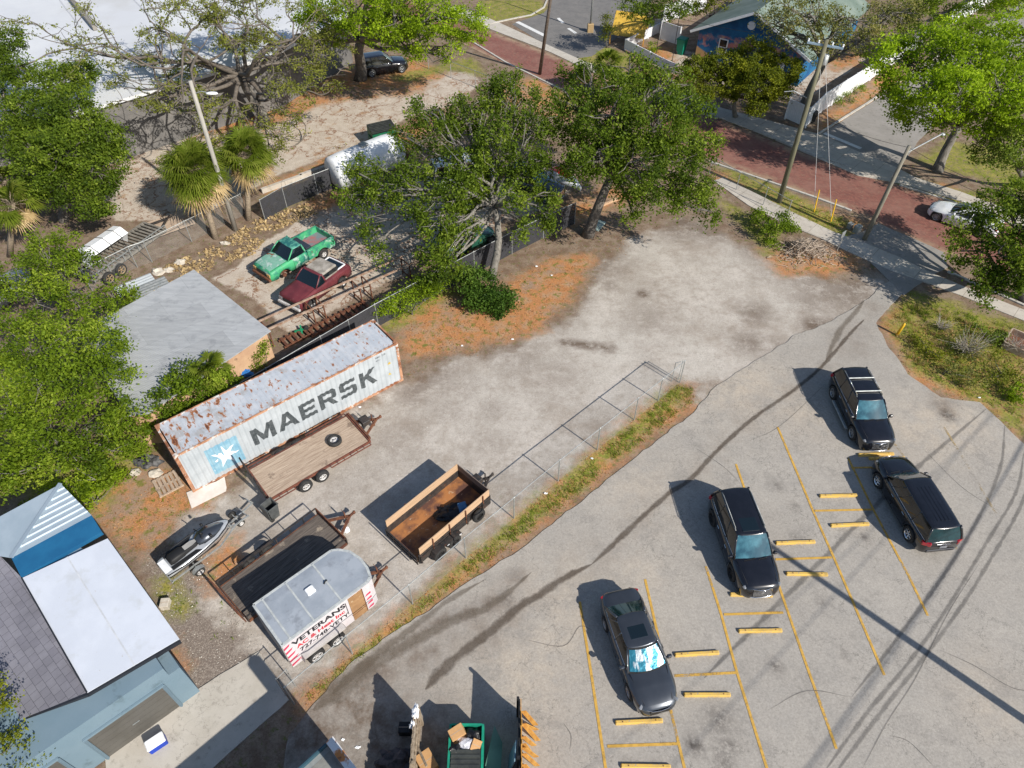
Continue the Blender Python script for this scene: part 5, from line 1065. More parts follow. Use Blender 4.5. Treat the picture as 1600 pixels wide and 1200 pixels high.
def bin_(label, px, py, az, mt, open_=True, s=1.0, tilt=0):
    p = G(px, py); h = thing('trash_bin', label, 'bin', p, R(az)); h.scale = (s, s, s)
    b = MB(); r0 = [(-.2, -.2), (.2, -.2), (.2, .2), (-.2, .2)]; R1 = [(-.28, -.28), (.28, -.28), (.28, .28), (-.28, .28)]; R2 = [(-.25, -.25), (.25, -.25), (.25, .25), (-.25, .25)]; r3 = [(-.18, -.18), (.18, -.18), (.18, .18), (-.18, .18)]
    b.loft([[(x, y, 0) for x, y in r0], [(x, y, .95) for x, y in R1], [(x, y, .95) for x, y in R2], [(x, y, .06) for x, y in r3]], True, True); b.build('body', mt, h)
    b = MB(); b.tube([(-.3, -.29, .95), (.3, -.29, .95), (.3, .29, .95), (-.3, .29, .95), (-.3, -.29, .95)], .025, 6); b.build('rim_lip', mt, h)
    if not open_: b = MB(); b.bbox(-.31, .31, -.31, .31, .96, 1.03, .03); b.build('lid', mt, h)
    else: b = MB(); b.box(-.33, -.3, -.29, .29, .2, .95); b.build('lid', mt, h)
    for s_ in (1, -1): b = MB(); b.lathe([(.001, -.03), (.1, -.03), (.1, .03), (.001, .03)], (-.22, s_ * .24, .1), 'y', 12); b.build('wheel', m_tire, h)
bin_('dark grey open trash bin at the tail of the wood decked flatbed', 428, 806, 50, mat('grey_bin', (.055, .06, .06), (.08, .085, .085), sc=4, rough=.6))
# ================================================================ trees and plants
def leaf_mat(name, c1, c2, c3, tr=.3):
    t = NT(name); a = t.attr('v'); col = t.mix(t.rng(a, .0, .5), c1, c2); col = t.mix(t.rng(a, .55, 1.0), col, c3)
    d = t.node('ShaderNodeBsdfPrincipled'); t.inp(d, 'Base Color', col); d.inputs['Roughness'].default_value = .55; d.inputs['Specular IOR Level'].default_value = .12
    q = t.node('ShaderNodeBsdfTranslucent'); t.inp(q, 0, t.mix(1.0, col, (1.3, 1.4, .6), 'MULTIPLY')); m = t.node('ShaderNodeMixShader'); m.inputs[0].default_value = tr
    t.l.new(d.outputs[0], m.inputs[1]); t.l.new(q.outputs[0], m.inputs[2]); t.l.new(m.outputs[0], t.out.inputs[0]); return t.m
lf_oak = leaf_mat('oak_leaves', (0.04, 0.07, 0.008), (0.115, 0.172, 0.015), (0.28, 0.345, 0.045), .4)
lf_oak2 = leaf_mat('oak_leaves_pale', (0.093, 0.135, 0.021), (0.185, 0.255, 0.032), (0.34, 0.405, 0.063), .3)
lf_bright = leaf_mat('bright_leaves', (0.108, 0.161, 0.008), (0.245, 0.35, 0.016), (0.461, 0.588, 0.034), .45)
lf_shrub = leaf_mat('shrub_leaves', (0.055, 0.095, 0.007), (0.15, 0.22, 0.014), (0.35, 0.42, 0.05), .4)
lf_olive = leaf_mat('olive_leaves', (0.062, 0.084, 0.007), (0.148, 0.168, 0.01), (0.284, 0.288, 0.021), .25)
lf_grey = leaf_mat('grey_green_leaves', (0.107, 0.121, 0.032), (0.201, 0.207, 0.056), (0.355, 0.287, 0.113), .3)
lf_sparse = leaf_mat('sparse_leaves', (0.116, 0.125, 0.022), (0.18, 0.20, 0.035), (0.32, 0.31, 0.07), .35)
lf_dark = leaf_mat('dark_leaves', (0.031, 0.068, 0.01), (0.077, 0.143, 0.019), (0.155, 0.225, 0.032), .3)
lf_palm = leaf_mat('palm_fronds', (0.097, 0.137, 0.009), (0.15, 0.20, 0.022), (0.28, 0.30, 0.06), .4)
lf_dry = leaf_mat('dry_fronds', (.26, .18, .09), (.42, .30, .15), (.58, .44, .24), .2)
m_bark = mat('oak_bark', (.17, .15, .13), (.09, .08, .07), sc=5, rough=.95, bump=.7, bsc=14, stretch=(3, 3, .6), layers=[((.28, .27, .25), 4, .58, .1)])
m_bark2 = mat('pale_bark', (.22, .205, .18), (.12, .11, .095), sc=4, rough=.95, bump=.6, bsc=14, stretch=(3, 3, .6))
m_ptrunk = mat('palm_trunk', (.30, .24, .17), (.19, .15, .11), sc=6, rough=.95, bump=.7, bsc=12, stretch=(1, 1, 3))
def leaf_cloud(name, clumps, n, size, mt, parent, seed=0, spread=.5, up=.5, origin=(0, 0, 0), droop=0.0, aspect=.55):
    """clumps: (x,y,z,scale) array -> one mesh of small leaf faces"""
    g = np.random.default_rng(seed); C = np.array(clumps, float); k = len(C); N = k * n
    cs = np.repeat(C[:, 3], n)[:, None]; P0 = np.repeat(C[:, :3], n, 0)
    d = g.normal(size=(N, 3)) * np.array([1, 1, .62]) * spread * .62; P0 = P0 + d * cs
    P0[:, 2] -= droop * np.abs(g.normal(size=N)) * cs[:, 0]
    nr = g.normal(size=(N, 3)) + np.array([0, 0, up * 2]); nr /= np.linalg.norm(nr, axis=1)[:, None]
    t = np.cross(nr, g.normal(size=(N, 3))); t /= np.linalg.norm(t, axis=1)[:, None]; b = np.cross(nr, t)
    s = (size * g.uniform(.55, 1.35, N))[:, None]
    V = np.stack([P0 - t * s, P0 + b * s * aspect, P0 + t * s, P0 - b * s * aspect], 1).reshape(-1, 3) - np.array(origin)
    reg = np.array([noise.fractal(Vector(c[:3]) * .55, 1, 2, 3) for c in clumps]) * .55 + .42
    v = np.clip(np.repeat(reg + g.uniform(-.28, .28, k), n) * .75 + g.uniform(-.12, .34, N), 0, 1)
    me = np_mesh(name, V, np.arange(N * 4).reshape(N, 4), {'v': np.repeat(v, 4)})
    return link_mesh(name, me, mt, parent)
def curve_pts(a, b, n, jit, g, sag=0.0):
    a, b = Vector(a), Vector(b); L = (b - a).length; out = []
    o1 = Vector(g.normal(size=3)) * L * jit; o2 = Vector(g.normal(size=3)) * L * jit * .5
    for i in range(n + 1):
        f = i / n; out.append(a.lerp(b, f) + o1 * sin(pi * f) + o2 * sin(2 * pi * f) + Vector((0, 0, sag * L * sin(pi * f))))
    return out
def tree(name, label, cat, base, blobs_, mt, bark=None, r0=.3, fork=None, seed=1, leaf=.17, dens=1.0, per=42, spread=.55, group=None, droop=0.0, twigs=1.0, up=.45, bz=0.0, hollow=.55):
    """blobs_: (photo px, photo py, height, radius) masses of foliage"""
    g = np.random.default_rng(seed); base = Vector(base); root = thing(name, label, cat, base, 0, group); bark = bark or m_bark
    cen = [(G(x, y, z), r) for x, y, z, r in blobs_]
    mid = sum((c for c, r in cen), Vector()) / len(cen)
    fk = fork if fork is not None else Vector((base.x + (mid.x - base.x) * .35, base.y + (mid.y - base.y) * .35, max(mid.z * .42, .3)))
    fk = Vector(fk); W = lambda v: Vector(v) - base
    tb = MB(); pts = curve_pts(W(base) - Vector((0, 0, .1)), W(fk), 5, .04, g); tb.tube(pts, [r0 * (1.35 if i == 0 else 1.08 - .07 * i) for i in range(6)], 10)
    bb = MB(); clumps = []
    for c, r in cen:
        lim = curve_pts(W(fk), W(c), 6, .07, g, .06); rl = r0 * (.34 + .12 * r / 2); bb.tube(lim, [rl * (1.25 - .15 * i) for i in range(7)], 6)
        k = max(5, int(4.2 * r * r * dens * 1.9)); 
        for i in range(k):
            d = Vector(g.normal(size=3)); d.normalize(); q = (hollow + (1.06 - hollow) * g.uniform() ** .6) * (1 + .28 * noise.noise(d * 1.7 + c))
            p = c + Vector((d.x * r * q, d.y * r * q, d.z * r * .72 * q)); clumps.append((*p, g.uniform(.65, 1.25)))
            if g.uniform() < .35 * twigs:
                j = int(g.integers(3, 7)); tw = curve_pts(lim[j], W(p), 3, .08, g); bb.tube(tw, [rl * .35, rl * .28, rl * .2, rl * .1], 4, cap=False)
    tb.build('trunk', bark, root, True); bb.build('branches', bark, root, True)
    leaf_cloud('crown', clumps, int(per * 2.0), leaf * .6, mt, root, seed, spread * .92, up, base, droop); return root
def bush(name, label, cat, blobs_, mt, seed=1, leaf=.12, dens=1.6, per=40, spread=.38, bark=None, group=None, up=.4):
    c = G(*blobs_[0][:3]); return tree(name, label, cat, (c.x, c.y, 0), blobs_, mt, bark or m_bark, .06, Vector((c.x, c.y, .2)), seed, leaf, dens, per, spread, group, up=up, twigs=.6, hollow=.4)
tree('oak_tree', 'open oak with drooping clumps and a tall pale forked trunk', 'tree', G(766, 436),
     [(566, 262, 5, 1.2), (552, 305, 4.2, 1.0), (600, 290, 5.4, 1.2), (640, 262, 6.3, 1.3), (578, 350, 3.6, .75), (590, 385, 3, .55), (680, 205, 7.5, 1.5), (660, 172, 8, 1.1), (735, 170, 8.3, 1.6), (800, 140, 8.8, 1.7), (835, 185, 8.6, 1.6), (780, 215, 8.2, 1.6), (725, 250, 7.2, 1.4), (700, 300, 6, 1.3), (688, 350, 4.8, 1.1), (680, 395, 3.6, 1.0), (690, 430, 2.4, .8), (715, 345, 4.4, 1.1), (725, 300, 5.6, 1.0), (672, 440, 1.9, .7), (750, 285, 5.8, .9), (705, 400, 3.0, .8), (760, 250, 6.6, .9), (800, 255, 6.8, .9), (845, 250, 7.2, 1.1), (850, 300, 5.8, .9), (856, 345, 4.5, .75), (800, 300, 6.6, .8), (650, 320, 5.4, .9), (765, 150, 8.4, 1.1), (820, 350, 5.2, .6), (630, 210, 7, .9)],
     lf_oak, m_bark2, .26, G(772, 322, 4.2), 3, .15, 1.95, 44, .44, droop=.5, twigs=1.3)
tree('oak_tree', 'dense round oak with a leaning dark trunk in the middle of the yard edge', 'tree', G(918, 368),
     [(925, 120, 9, 1.4), (985, 112, 9.3, 1.6), (1045, 125, 9.2, 1.6), (895, 165, 8.6, 1.5), (955, 180, 9.4, 1.9), (1025, 190, 9.4, 2.0), (1080, 170, 8.8, 1.4), (935, 235, 8.2, 1.7), (1000, 250, 8.2, 1.8), (1060, 240, 7.6, 1.6), (1085, 280, 6.4, 1.1), (1105, 300, 5.2, .9), (1110, 330, 4.4, .55), (1010, 300, 6.2, 1.0), (1050, 305, 5.4, 1.0), (990, 335, 4.5, .55), (905, 255, 7.2, 1.1), (890, 112, 8.4, .8), (1100, 225, 7.2, 1.1), (895, 205, 7.8, 1.0), (975, 290, 6, .8), (970, 135, 9.8, 1.4)],
     lf_oak, m_bark, .36, G(955, 275, 4.6), 5, .15, 1.95, 42, .44, droop=.4)
tree('cypress_tree', 'flat topped dark olive evergreen beside the mural house', 'tree', G(1150, 182),
     [(1130, 102, 4.4, 1.6), (1180, 92, 5.0, 1.8), (1222, 112, 4.5, 1.6), (1190, 130, 4.5, 1.7), (1140, 132, 3.9, 1.3), (1092, 108, 4.2, 1.4), (1216, 145, 3.6, 1.1), (1160, 115, 4.6, 1.3), (1100, 145, 3.5, .8), (1185, 165, 3, .9)], lf_olive, m_bark2, .2, G(1150, 150, 2), 8, .13, 4.5, 44, .36)
tree('oak_tree', 'grey leaved oak with brown dead clumps over the mural house roof', 'tree', G(1252, 172),
     [(1215, 35, 8, 1.7), (1265, 22, 9, 2.0), (1325, 30, 9, 2.0), (1375, 28, 8.2, 1.9), (1300, 58, 8, 1.5), (1240, 62, 7, 1.2), (1360, 62, 7, 1.4), (1405, 20, 8.5, 1.6), (1285, 85, 6, 1.1), (1225, 10, 8.5, 1.4), (1340, 85, 6, .9)], lf_grey, m_bark2, .36, G(1288, 98, 4.5), 9, .14, .9, 34, .5, twigs=2)
tree('oak_tree', 'large bright green oak spreading over the grey street at the upper right', 'tree', G(1465, 266),
     [(1400, 95, 8.2, 1.8), (1455, 78, 9, 2.1), (1515, 85, 9.3, 2.2), (1570, 78, 9, 2.2), (1440, 135, 8.2, 1.9), (1500, 140, 8.6, 2.1), (1560, 140, 8.3, 2.1), (1392, 150, 6.3, 1.1), (1405, 185, 5, .9), (1530, 190, 6.3, 1.3), (1600, 110, 8.5, 2), (1610, 170, 8, 1.8), (1430, 175, 6.5, 1.1), (1470, 195, 5.5, .9), (1385, 125, 7, 1.0), (1480, 50, 9.3, 1.6), (1550, 50, 9, 1.6)], lf_bright, m_bark2, .36, G(1500, 195, 3.6), 11, .17, 1.3, 40, .55)
tree('oak_tree', 'dark green oak at the right edge overhanging the white sedan on the brick street', 'tree', G(1604, 470),
     [(1548, 318, 4.8, 1.1), (1585, 350, 5.2, 1.4), (1518, 362, 4.2, 1.0), (1560, 395, 4.4, 1.2), (1605, 310, 5.2, 1.4), (1535, 425, 3.2, 1.1), (1548, 455, 2.6, 1.1), (1592, 425, 3.8, 1.2), (1502, 392, 3.8, .8), (1488, 374, 3.8, .55), (1580, 305, 5, 1.0), (1615, 380, 4.6, 1.3), (1570, 440, 2.8, .9), (1630, 400, 5, 1.6), (1640, 340, 5.5, 1.6), (1525, 340, 4.4, .8)], lf_oak, m_bark, .32, None, 12, .15, 1.5, 42, .5)
tree('oak_tree', 'shaded oak right of the leaning grey trunk, near the right edge', 'tree', G(1590, 290),
     [(1570, 215, 5, 1.6), (1610, 235, 5, 1.8), (1545, 240, 4, 1.3), (1590, 190, 6, 1.8), (1600, 275, 3.5, 1.2), (1550, 200, 5.5, 1.3)], lf_oak2, m_bark, .22, None, 13, .15, 1.3, 38, .5)
tree('oak_tree', 'broad dense green tree left of the two fan palms', 'tree', G(100, 345),
     [(95, 130, 7.2, 1.6), (55, 175, 6.3, 1.8), (115, 175, 7.2, 1.9), (158, 215, 6.3, 1.5), (100, 235, 6.4, 2.0), (45, 235, 5.2, 1.6), (152, 270, 5.2, 1.5), (100, 290, 4.4, 1.5), (150, 318, 3.6, 1.1), (60, 280, 4.4, 1.4), (130, 110, 7, 1.0), (175, 245, 5.5, 1.0)], lf_oak, m_bark, .3, None, 14, .15, 2.6, 46, .5)
tree('oak_tree', 'tall green tree cut by the left edge above the fan palm', 'tree', G(-20, 330),
     [(10, 65, 8.5, 1.3), (28, 108, 7.6, 1.2), (5, 140, 7, 1.3), (15, 200, 6, 1.3), (-20, 100, 8, 1.8)], lf_oak, m_bark, .25, None, 15, .15, 2.2, 44, .5)
tree('oak_tree', 'yellow green oak with a thick brown trunk at top centre', 'tree', G(563, 124),
     [(500, 28, 8, 1.4), (555, 18, 9.2, 2.1), (615, 16, 9.4, 2.2), (675, 24, 9, 2.0), (728, 32, 8.2, 1.6), (655, 55, 7.4, 1.5), (600, 55, 7.4, 1.4), (705, 68, 6.4, 1.2), (690, 90, 4.8, .7), (742, 52, 6.6, 1.1), (512, 58, 6.4, 1.0), (480, 15, 8, 1.3), (640, 80, 6, .9), (600, -20, 9.5, 2.2)], lf_bright, m_bark, .5, G(565, 62, 4.4), 16, .16, 1.3, 40, .55)
# --- the half bare oak: limbs built by repeated forking
def bare_oak():
    g = np.random.default_rng(21); base = G(412, 196); root = thing('oak_tree', 'half bare oak with long twisting limbs against the white warehouse roof', 'tree', base); W = lambda v: Vector(v) - base
    hub = G(378, 118, 4.6); tb = MB(); tb.tube(curve_pts((0, 0, -.1), W(hub), 5, .05, g), [.6, .46, .42, .4, .37, .34], 12); tb.build('trunk', m_bark2, root, True)
    bb = MB(); clumps = []
    def grow(p, d, L, r, dep):
        n = 4; pts = [p]; dd = d.copy()
        for i in range(n):
            dd = (dd + Vector(g.normal(size=3)) * .27).normalized(); dd.z = dd.z * .85 + .02; pts.append(pts[-1] + dd * L / n)
        bb.tube(pts, [r * (1 - .1 * i) for i in range(n + 1)], 7 if dep < 2 else 4, cap=False)
        if dep >= 2:
            for q in pts[2:]: 
                if g.uniform() < .42: clumps.append((*(q + base), g.uniform(.5, 1.05)))
        if dep < 4:
            for k in range(int(g.integers(2, 4))):
                j = n if k == 0 else int(g.integers(2, n + 1)); nd = (dd + Vector(g.normal(size=3)) * .62).normalized(); nd.z *= .6
                grow(pts[j], nd.normalized(), L * g.uniform(.6, .82), r * .6, dep + 1)
    for x, y, z in [(215, 60, 8), (150, 70, 8), (260, 20, 9), (345, 22, 9), (420, 10, 9), (480, 60, 8), (230, 125, 7), (500, 120, 6), (440, 170, 5), (330, 180, 5), (170, 110, 6.5), (390, 215, 4), (470, 30, 9), (300, 60, 9.5)]:
        t = W(G(x, y, z)) - W(hub); grow(W(hub), t.normalized(), t.length * .66, .19, 0)
    bb.build('branches', mat('grey_brown_bark', (.15, .125, .10), (.10, .085, .07), sc=4), root, True)
    leaf_cloud('crown', clumps, 32, .085, lf_sparse, root, 22, .42, .4, base)
bare_oak()
# --- lower left thicket, each shrubby tree with its own stem
tree('shrub_tree', 'yellow green bushy tree left of the grey roofed shed, beside the old equipment trailer', 'tree', G(100, 500), [(70, 395, 4, 1.3), (110, 425, 4.2, 1.5), (60, 470, 4.4, 1.6), (130, 490, 4, 1.3), (180, 465, 3, 1.0), (200, 452, 2.8, .7), (30, 430, 4.5, 1.3), (95, 380, 3.5, .9)], lf_shrub, m_bark2, .14, None, 31, .13, 1.7, 42, .45)
tree('shrub_tree', 'lush bushy tree overhanging the left edge of the grey shed roof', 'tree', G(80, 640), [(30, 535, 4.6, 1.7), (90, 545, 4.7, 1.8), (150, 545, 4.2, 1.4), (60, 600, 4.2, 1.7), (130, 600, 4.2, 1.6), (180, 590, 3.6, .9), (0, 590, 4, 1.5), (185, 555, 3.6, .7)], lf_shrub, m_bark2, .14, None, 32, .13, 1.7, 42, .45)
tree('shrub_tree', 'low leafy thicket tree between the container end and the blue metal roof', 'tree', G(90, 735), [(20, 670, 3.6, 1.5), (80, 680, 3.6, 1.5), (145, 665, 3, 1.3), (195, 660, 2.4, 1.1), (120, 720, 2.2, 1.1), (175, 705, 2, .9), (40, 735, 2.6, 1.2), (0, 740, 3, 1.3), (150, 750, 1.4, .8), (215, 690, 1.5, .7), (-10, 640, 4, 1.6)], lf_shrub, m_bark2, .12, None, 33, .13, 1.7, 42, .42)
bush('vine_shrub', 'light green vine heap left of the pallet near the container end', 'shrub', [(140, 770, .9, .7), (110, 760, 1.1, .8), (165, 735, 1, .7), (70, 780, 1.0, .8), (185, 745, .8, .5)], lf_bright, 34, .11, 1.8)
bush('bush', 'round green bush squeezed between the container and the shed roof', 'bush', [(300, 610, 2.4, 1.1), (262, 628, 2.2, 1.0), (345, 598, 2.0, .8), (250, 655, 1.8, .8), (325, 588, 2.6, .8), (285, 590, 2.8, .8), (360, 600, 1.7, .5)], lf_shrub, 35, .13, 2.2)
bush('bush', 'dark low bush at the foot of the pale forked oak trunk', 'bush', [(770, 465, .9, .95), (742, 455, 1.0, .9), (792, 472, .6, .7), (755, 438, 1.4, .85), (775, 480, .4, .7), (732, 428, 1.6, .7), (750, 472, .5, .7)], lf_dark, 36, .13, 4.5)
bush('vine', 'bright green vine draped over the dark fence above the container', 'vine', [(640, 462, 1.5, .6), (612, 472, 1.5, .5), (665, 452, 1.6, .65), (590, 480, 1.4, .4), (650, 445, 1.6, .5), (628, 480, .9, .5), (600, 482, 1.0, .4), (680, 448, 1.4, .5)], lf_bright, 37, .10, 4.0)
bush('vine', 'small creeper climbing the tan shed wall', 'vine', [(405, 552, 1.6, .3), (400, 570, 1.0, .3), (388, 560, 1.0, .25), (410, 538, 2, .2)], lf_shrub, 38, .09, 2.5)
bush('bush', 'light green bush beside the brush pile near the sidewalk', 'bush', [(1210, 352, 1.1, .9), (1226, 342, 1.0, .7), (1192, 340, 1.0, .7), (1212, 375, .4, .6), (1240, 352, .5, .5), (1180, 335, .5, .5)], lf_shrub, 39, .12, 2.2)
bush('bush', 'thin grey twiggy bush in the grass verge right of the yellow bollard', 'bush', [(1510, 532, .7, .7), (1490, 520, .5, .5), (1530, 545, .6, .6), (1520, 560, .5, .6)], lf_grey, 40, .08, .9, 26)
bush('bush', 'sparse brown green bush at the right edge of the verge', 'bush', [(1570, 575, .6, .7), (1590, 585, .6, .8), (1545, 590, .4, .6), (1555, 560, .6, .5)], lf_olive, 41, .09, 1.2, 30)
bush('bush', 'bright leafed bush cut by the right edge below the twiggy bushes', 'bush', [(1598, 612, .6, .55), (1585, 618, .4, .35)], lf_bright, 42, .11, 2.4)
bush('bush', 'small dark weed clump behind the bollard in the verge', 'bush', [(1450, 545, .3, .5), (1470, 560, .3, .45), (1432, 530, .25, .35)], lf_olive, 43, .09, 1.4)
tree('garden_tree', 'leafy branch tips over the bottom left corner of the garage', 'tree', G(-70, 1260), [(15, 1168, 3.1, .55), (42, 1184, 3.0, .5), (-5, 1120, 3.8, .5), (-10, 1085, 4, .4), (-90, 1130, 5.2, 1.1), (-60, 1180, 4, 1.0)], lf_olive, m_bark, .15, None, 44, .09, 2.2, 40, .35)
tree('young_tree', 'small conical tree on the corner by the tall street light', 'tree', G(948, 74), [(948, 50, 2.4, .75), (948, 40, 3.2, .6), (946, 30, 4, .4)], lf_olive, m_bark2, .07, None, 45, .11, 2, 40, .4)
tree('oak_tree', 'dark green tree behind the white fence at the top edge', 'tree', G(1010, 48), [(990, 10, 5, 1.4), (1035, 2, 5.4, 1.5), (1070, 8, 4.6, 1.1), (1010, 22, 3.8, 1.1), (1050, 20, 4, 1.1)], lf_oak, m_bark, .2, None, 46, .15, 1.5, 38, .5)
tree('oak_tree', 'dark tree in the upper right corner left of the pale street', 'tree', G(1440, 70), [(1435, 20, 5.5, 1.6), (1475, 18, 5, 1.4), (1440, -5, 7, 1.8), (1410, 40, 4, 1.1)], lf_oak, m_bark, .2, None, 47, .16, 1.4, 38, .5)
tree('oak_tree', 'yellow green tree at the top right corner beyond the street', 'tree', G(1560, 30), [(1545, 0, 6, 1.7), (1590, 5, 6, 1.8), (1510, 15, 4.5, 1.1), (1600, -20, 8, 2)], lf_bright, m_bark, .2, None, 48, .16, 1.3, 38, .5)
tree('oak_tree', 'low green hedge tree right of the mural house fence', 'tree', G(1110, 40), [(1100, 5, 3.5, 1.1), (1130, 0, 4, 1.1), (1090, 15, 2.5, .8)], lf_olive, m_bark, .15, None, 49, .15, 1.5, 36, .45)
bush('bush', 'small tropical green plant in the corner of the fenced mulch bed', 'bush', [(1018, 72, .5, .5), (1024, 78, .3, .3)], lf_bright, 50, .1, 2)
bush('bush', 'low plants along the outside of the tall white fence', 'bush', [(1330, 150, .5, .6), (1312, 158, .4, .4), (1345, 140, .4, .5)], lf_oak2, 51, .1, 1.6)
# --- fan palms
def palm(label, base, top, n=34, R_=1.35, r=.2, seed=1, dead=.15, cat='palm'):
    g = np.random.default_rng(seed); base = Vector(base); top = Vector(top); root = thing('fan_palm', label, cat, base); b = MB(); T = top - base
    b.tube([(0, 0, -.05), T * .33 + Vector((.04, 0, 0)), T * .7, T], [r * 1.15, r, r * .95, r * 1.1], 10); b.build('trunk', m_ptrunk, root, True)
    V = []; Fc = []; vv = []; V2 = []; F2 = []; v2 = []
    st = MB()
    for i in range(n):
        dry = i < n * dead; el = g.uniform(-1.1, -.5) if dry else g.uniform(-.45, 1.35); az = g.uniform(0, 2 * pi)
        d = Vector((cos(az) * cos(el), sin(az) * cos(el), sin(el))); pl_ = R_ * g.uniform(.45, .7); c = T + d * pl_; st.tube([T, T + d * pl_ * .5 + Vector((0, 0, .05)), c], .018, 4, cap=False)
        side = d.cross(Vector((0, 0, 1))).normalized(); upv = side.cross(d); Vs, Fs, vs = (V2, F2, v2) if dry else (V, Fc, vv); tone = g.uniform(0, 1)
        m_ = 22; L = R_ * g.uniform(.5, .72)
        for k in range(m_):
            a = -2.0 + 4.0 * k / (m_ - 1); dd = (d * cos(a) + side * sin(a)).normalized(); e = dd.cross(upv).normalized() * .045; Lk = L * (1 - .18 * abs(a) / 2) * g.uniform(.85, 1.1)
            n0 = len(Vs); p1 = c + dd * Lk * .5; p2 = c + dd * Lk + Vector((0, 0, -Lk * g.uniform(.15, .5)))
            Vs += [tuple(c), tuple(p1 + e), tuple(p2), tuple(p1 - e)]; Fs.append((n0, n0 + 1, n0 + 2, n0 + 3)); vs += [min(1, tone * .6 + g.uniform(0, .4))] * 4
    st.build('frond_stems', m_ptrunk, root)
    for nm, A, Fx, q, mt in (('fronds', V, Fc, vv, lf_palm), ('dry_fronds', V2, F2, v2, lf_dry)):
        if A: link_mesh(nm, np_mesh(nm, np.array(A), np.array(Fx), {'v': np.array(q)}), mt, root)
palm('left one of the two fan palms beside the tall wood pole, with the wider crown', G(337, 372), G(304, 268, 4.6), 105, 2.1, .2, 61)
palm('right one of the two fan palms, against the old concrete lot', G(388, 343), G(383, 243, 4.4), 90, 1.9, .19, 62)
palm('fan palm at the left edge under the green trees', G(15, 400), G(18, 320, 4.0), 40, 1.7, .18, 63)
palm('small fan palm poking from the bush behind the container', G(322, 612), G(325, 578, 2.6), 28, 1.1, .14, 64, .35)
palm('pale fan palm behind the dense oak, by the sidewalk', G(955, 150), G(950, 100, 3.2), 34, 1.5, .15, 65)
palm('low fan palm at the left edge beside the thicket', G(-5, 300), G(10, 282, 2.2), 24, 1.3, .14, 66)
# --- grass tufts, weeds and litter too many to count
def scatter(name, polys, n, fn, mt, seed, thr=-.12):
    g = np.random.default_rng(seed); V = []; A = []; tot = 0
    for poly in polys:
        q = PX(poly); lo, hi = q.min(0), q.max(0); m_ = int(n * (hi - lo).prod()); P_ = g.uniform(lo, hi, (m_, 2)); P_ = P_[sdf(P_, q) > 0]
        w_ = np.array([noise.fractal(Vector((a * .8, b_ * .8, seed)), 1, 2, 3) for a, b_ in P_]); P_ = P_[w_ > thr]
        V.append(P_)
    P_ = np.concatenate(V); return fn(P_, g, name, mt)
def tufts(h, w_, k):
    def f(P_, g, name, mt):
        N = len(P_) * k; C = np.repeat(P_, k, 0) + g.normal(size=(N, 2)) * .07; hh = h * g.uniform(.4, 1.3, N); a = g.uniform(0, 2 * pi, N); ln = g.normal(size=(N, 2)) * h * .5
        dx = np.cos(a) * w_; dy = np.sin(a) * w_; z0 = np.full(N, .0)
        V = np.stack([np.stack([C[:, 0] - dx, C[:, 1] - dy, z0], 1), np.stack([C[:, 0] + dx, C[:, 1] + dy, z0], 1), np.stack([C[:, 0] + ln[:, 0], C[:, 1] + ln[:, 1], hh], 1)], 1).reshape(-1, 3)
        v = np.repeat(g.uniform(0, 1, len(P_)), k) * .6 + g.uniform(0, .4, N)
        return tag(link_mesh(name, np_mesh(name, V, np.arange(N * 3).reshape(N, 3), {'v': np.repeat(v, 3)}), mt), kind='stuff')
    return f
def flakes(s, zmax=.03):
    def f(P_, g, name, mt):
        N = len(P_); c = np.concatenate([P_, g.uniform(.008, zmax, (N, 1))], 1); nr = g.normal(size=(N, 3)) * .5 + [0, 0, 1]; nr /= np.linalg.norm(nr, axis=1)[:, None]
        t = np.cross(nr, g.normal(size=(N, 3))); t /= np.linalg.norm(t, axis=1)[:, None]; b = np.cross(nr, t); q = (s * g.uniform(.5, 1.5, N))[:, None]
        V = np.stack([c - t * q, c + b * q * .6, c + t * q, c - b * q * .6], 1).reshape(-1, 3)
        return tag(link_mesh(name, np_mesh(name, V, np.arange(N * 4).reshape(N, 4), {'v': np.repeat(g.uniform(0, 1, N), 4)}), mt), kind='stuff')
    return f
lf_grass = leaf_mat('grass_blades', (.11, .16, .012), (.20, .26, .025), (.38, .36, .09), .35)
lf_litter = leaf_mat('leaf_litter_flakes', (.16, .07, .03), (.32, .15, .055), (.46, .27, .12), .1)
lf_stone = leaf_mat('stone_bits', (.3, .26, .22), (.5, .46, .40), (.75, .72, .66), 0.0)
STRIP_G = [(480, 1085), (640, 960), (850, 780), (960, 690), (1055, 605), (1085, 607), (1080, 628), (1000, 692), (850, 812), (700, 925), (560, 1030), (485, 1095)]
STRIP_L = [(470, 1075), (640, 945), (850, 768), (945, 690), (1050, 600), (1088, 605), (1085, 632), (1000, 702), (850, 824), (700, 938), (560, 1045), (480, 1105)]
scatter('grass', [STRIP_G], 60, tufts(.12, .014, 7), lf_grass, 71, -.32)
scatter('grass', GRASS[1:2] + GRASS[3:6] + [(1390, 500), (1600, 520), (1600, 660), (1440, 590)] and GRASS[1:2] + GRASS[3:6], 12, tufts(.14, .014, 7), lf_grass, 72)
scatter('leaf_litter', [STRIP_L], 60, flakes(.035), lf_litter, 73)
scatter('leaf_litter', LITTER[:2] + LITTER[12:13], 42, flakes(.035), lf_litter, 74)
scatter('leaf_litter', LITTER[2:5] + LITTER[6:9], 14, flakes(.045), lf_litter, 75)
scatter('gravel', GRAVEL + [[(225, 870), (300, 840), (330, 900), (260, 930)]], 45, flakes(.025), lf_stone, 76)
scatter('gravel', [[(640, 620), (800, 545), (930, 460), (1230, 430), (1380, 440), (1090, 620), (800, 800), (560, 960), (640, 800), (560, 700)], [(800, 360), (960, 300), (960, 400), (800, 520)]], 5, flakes(.022), lf_stone, 77)

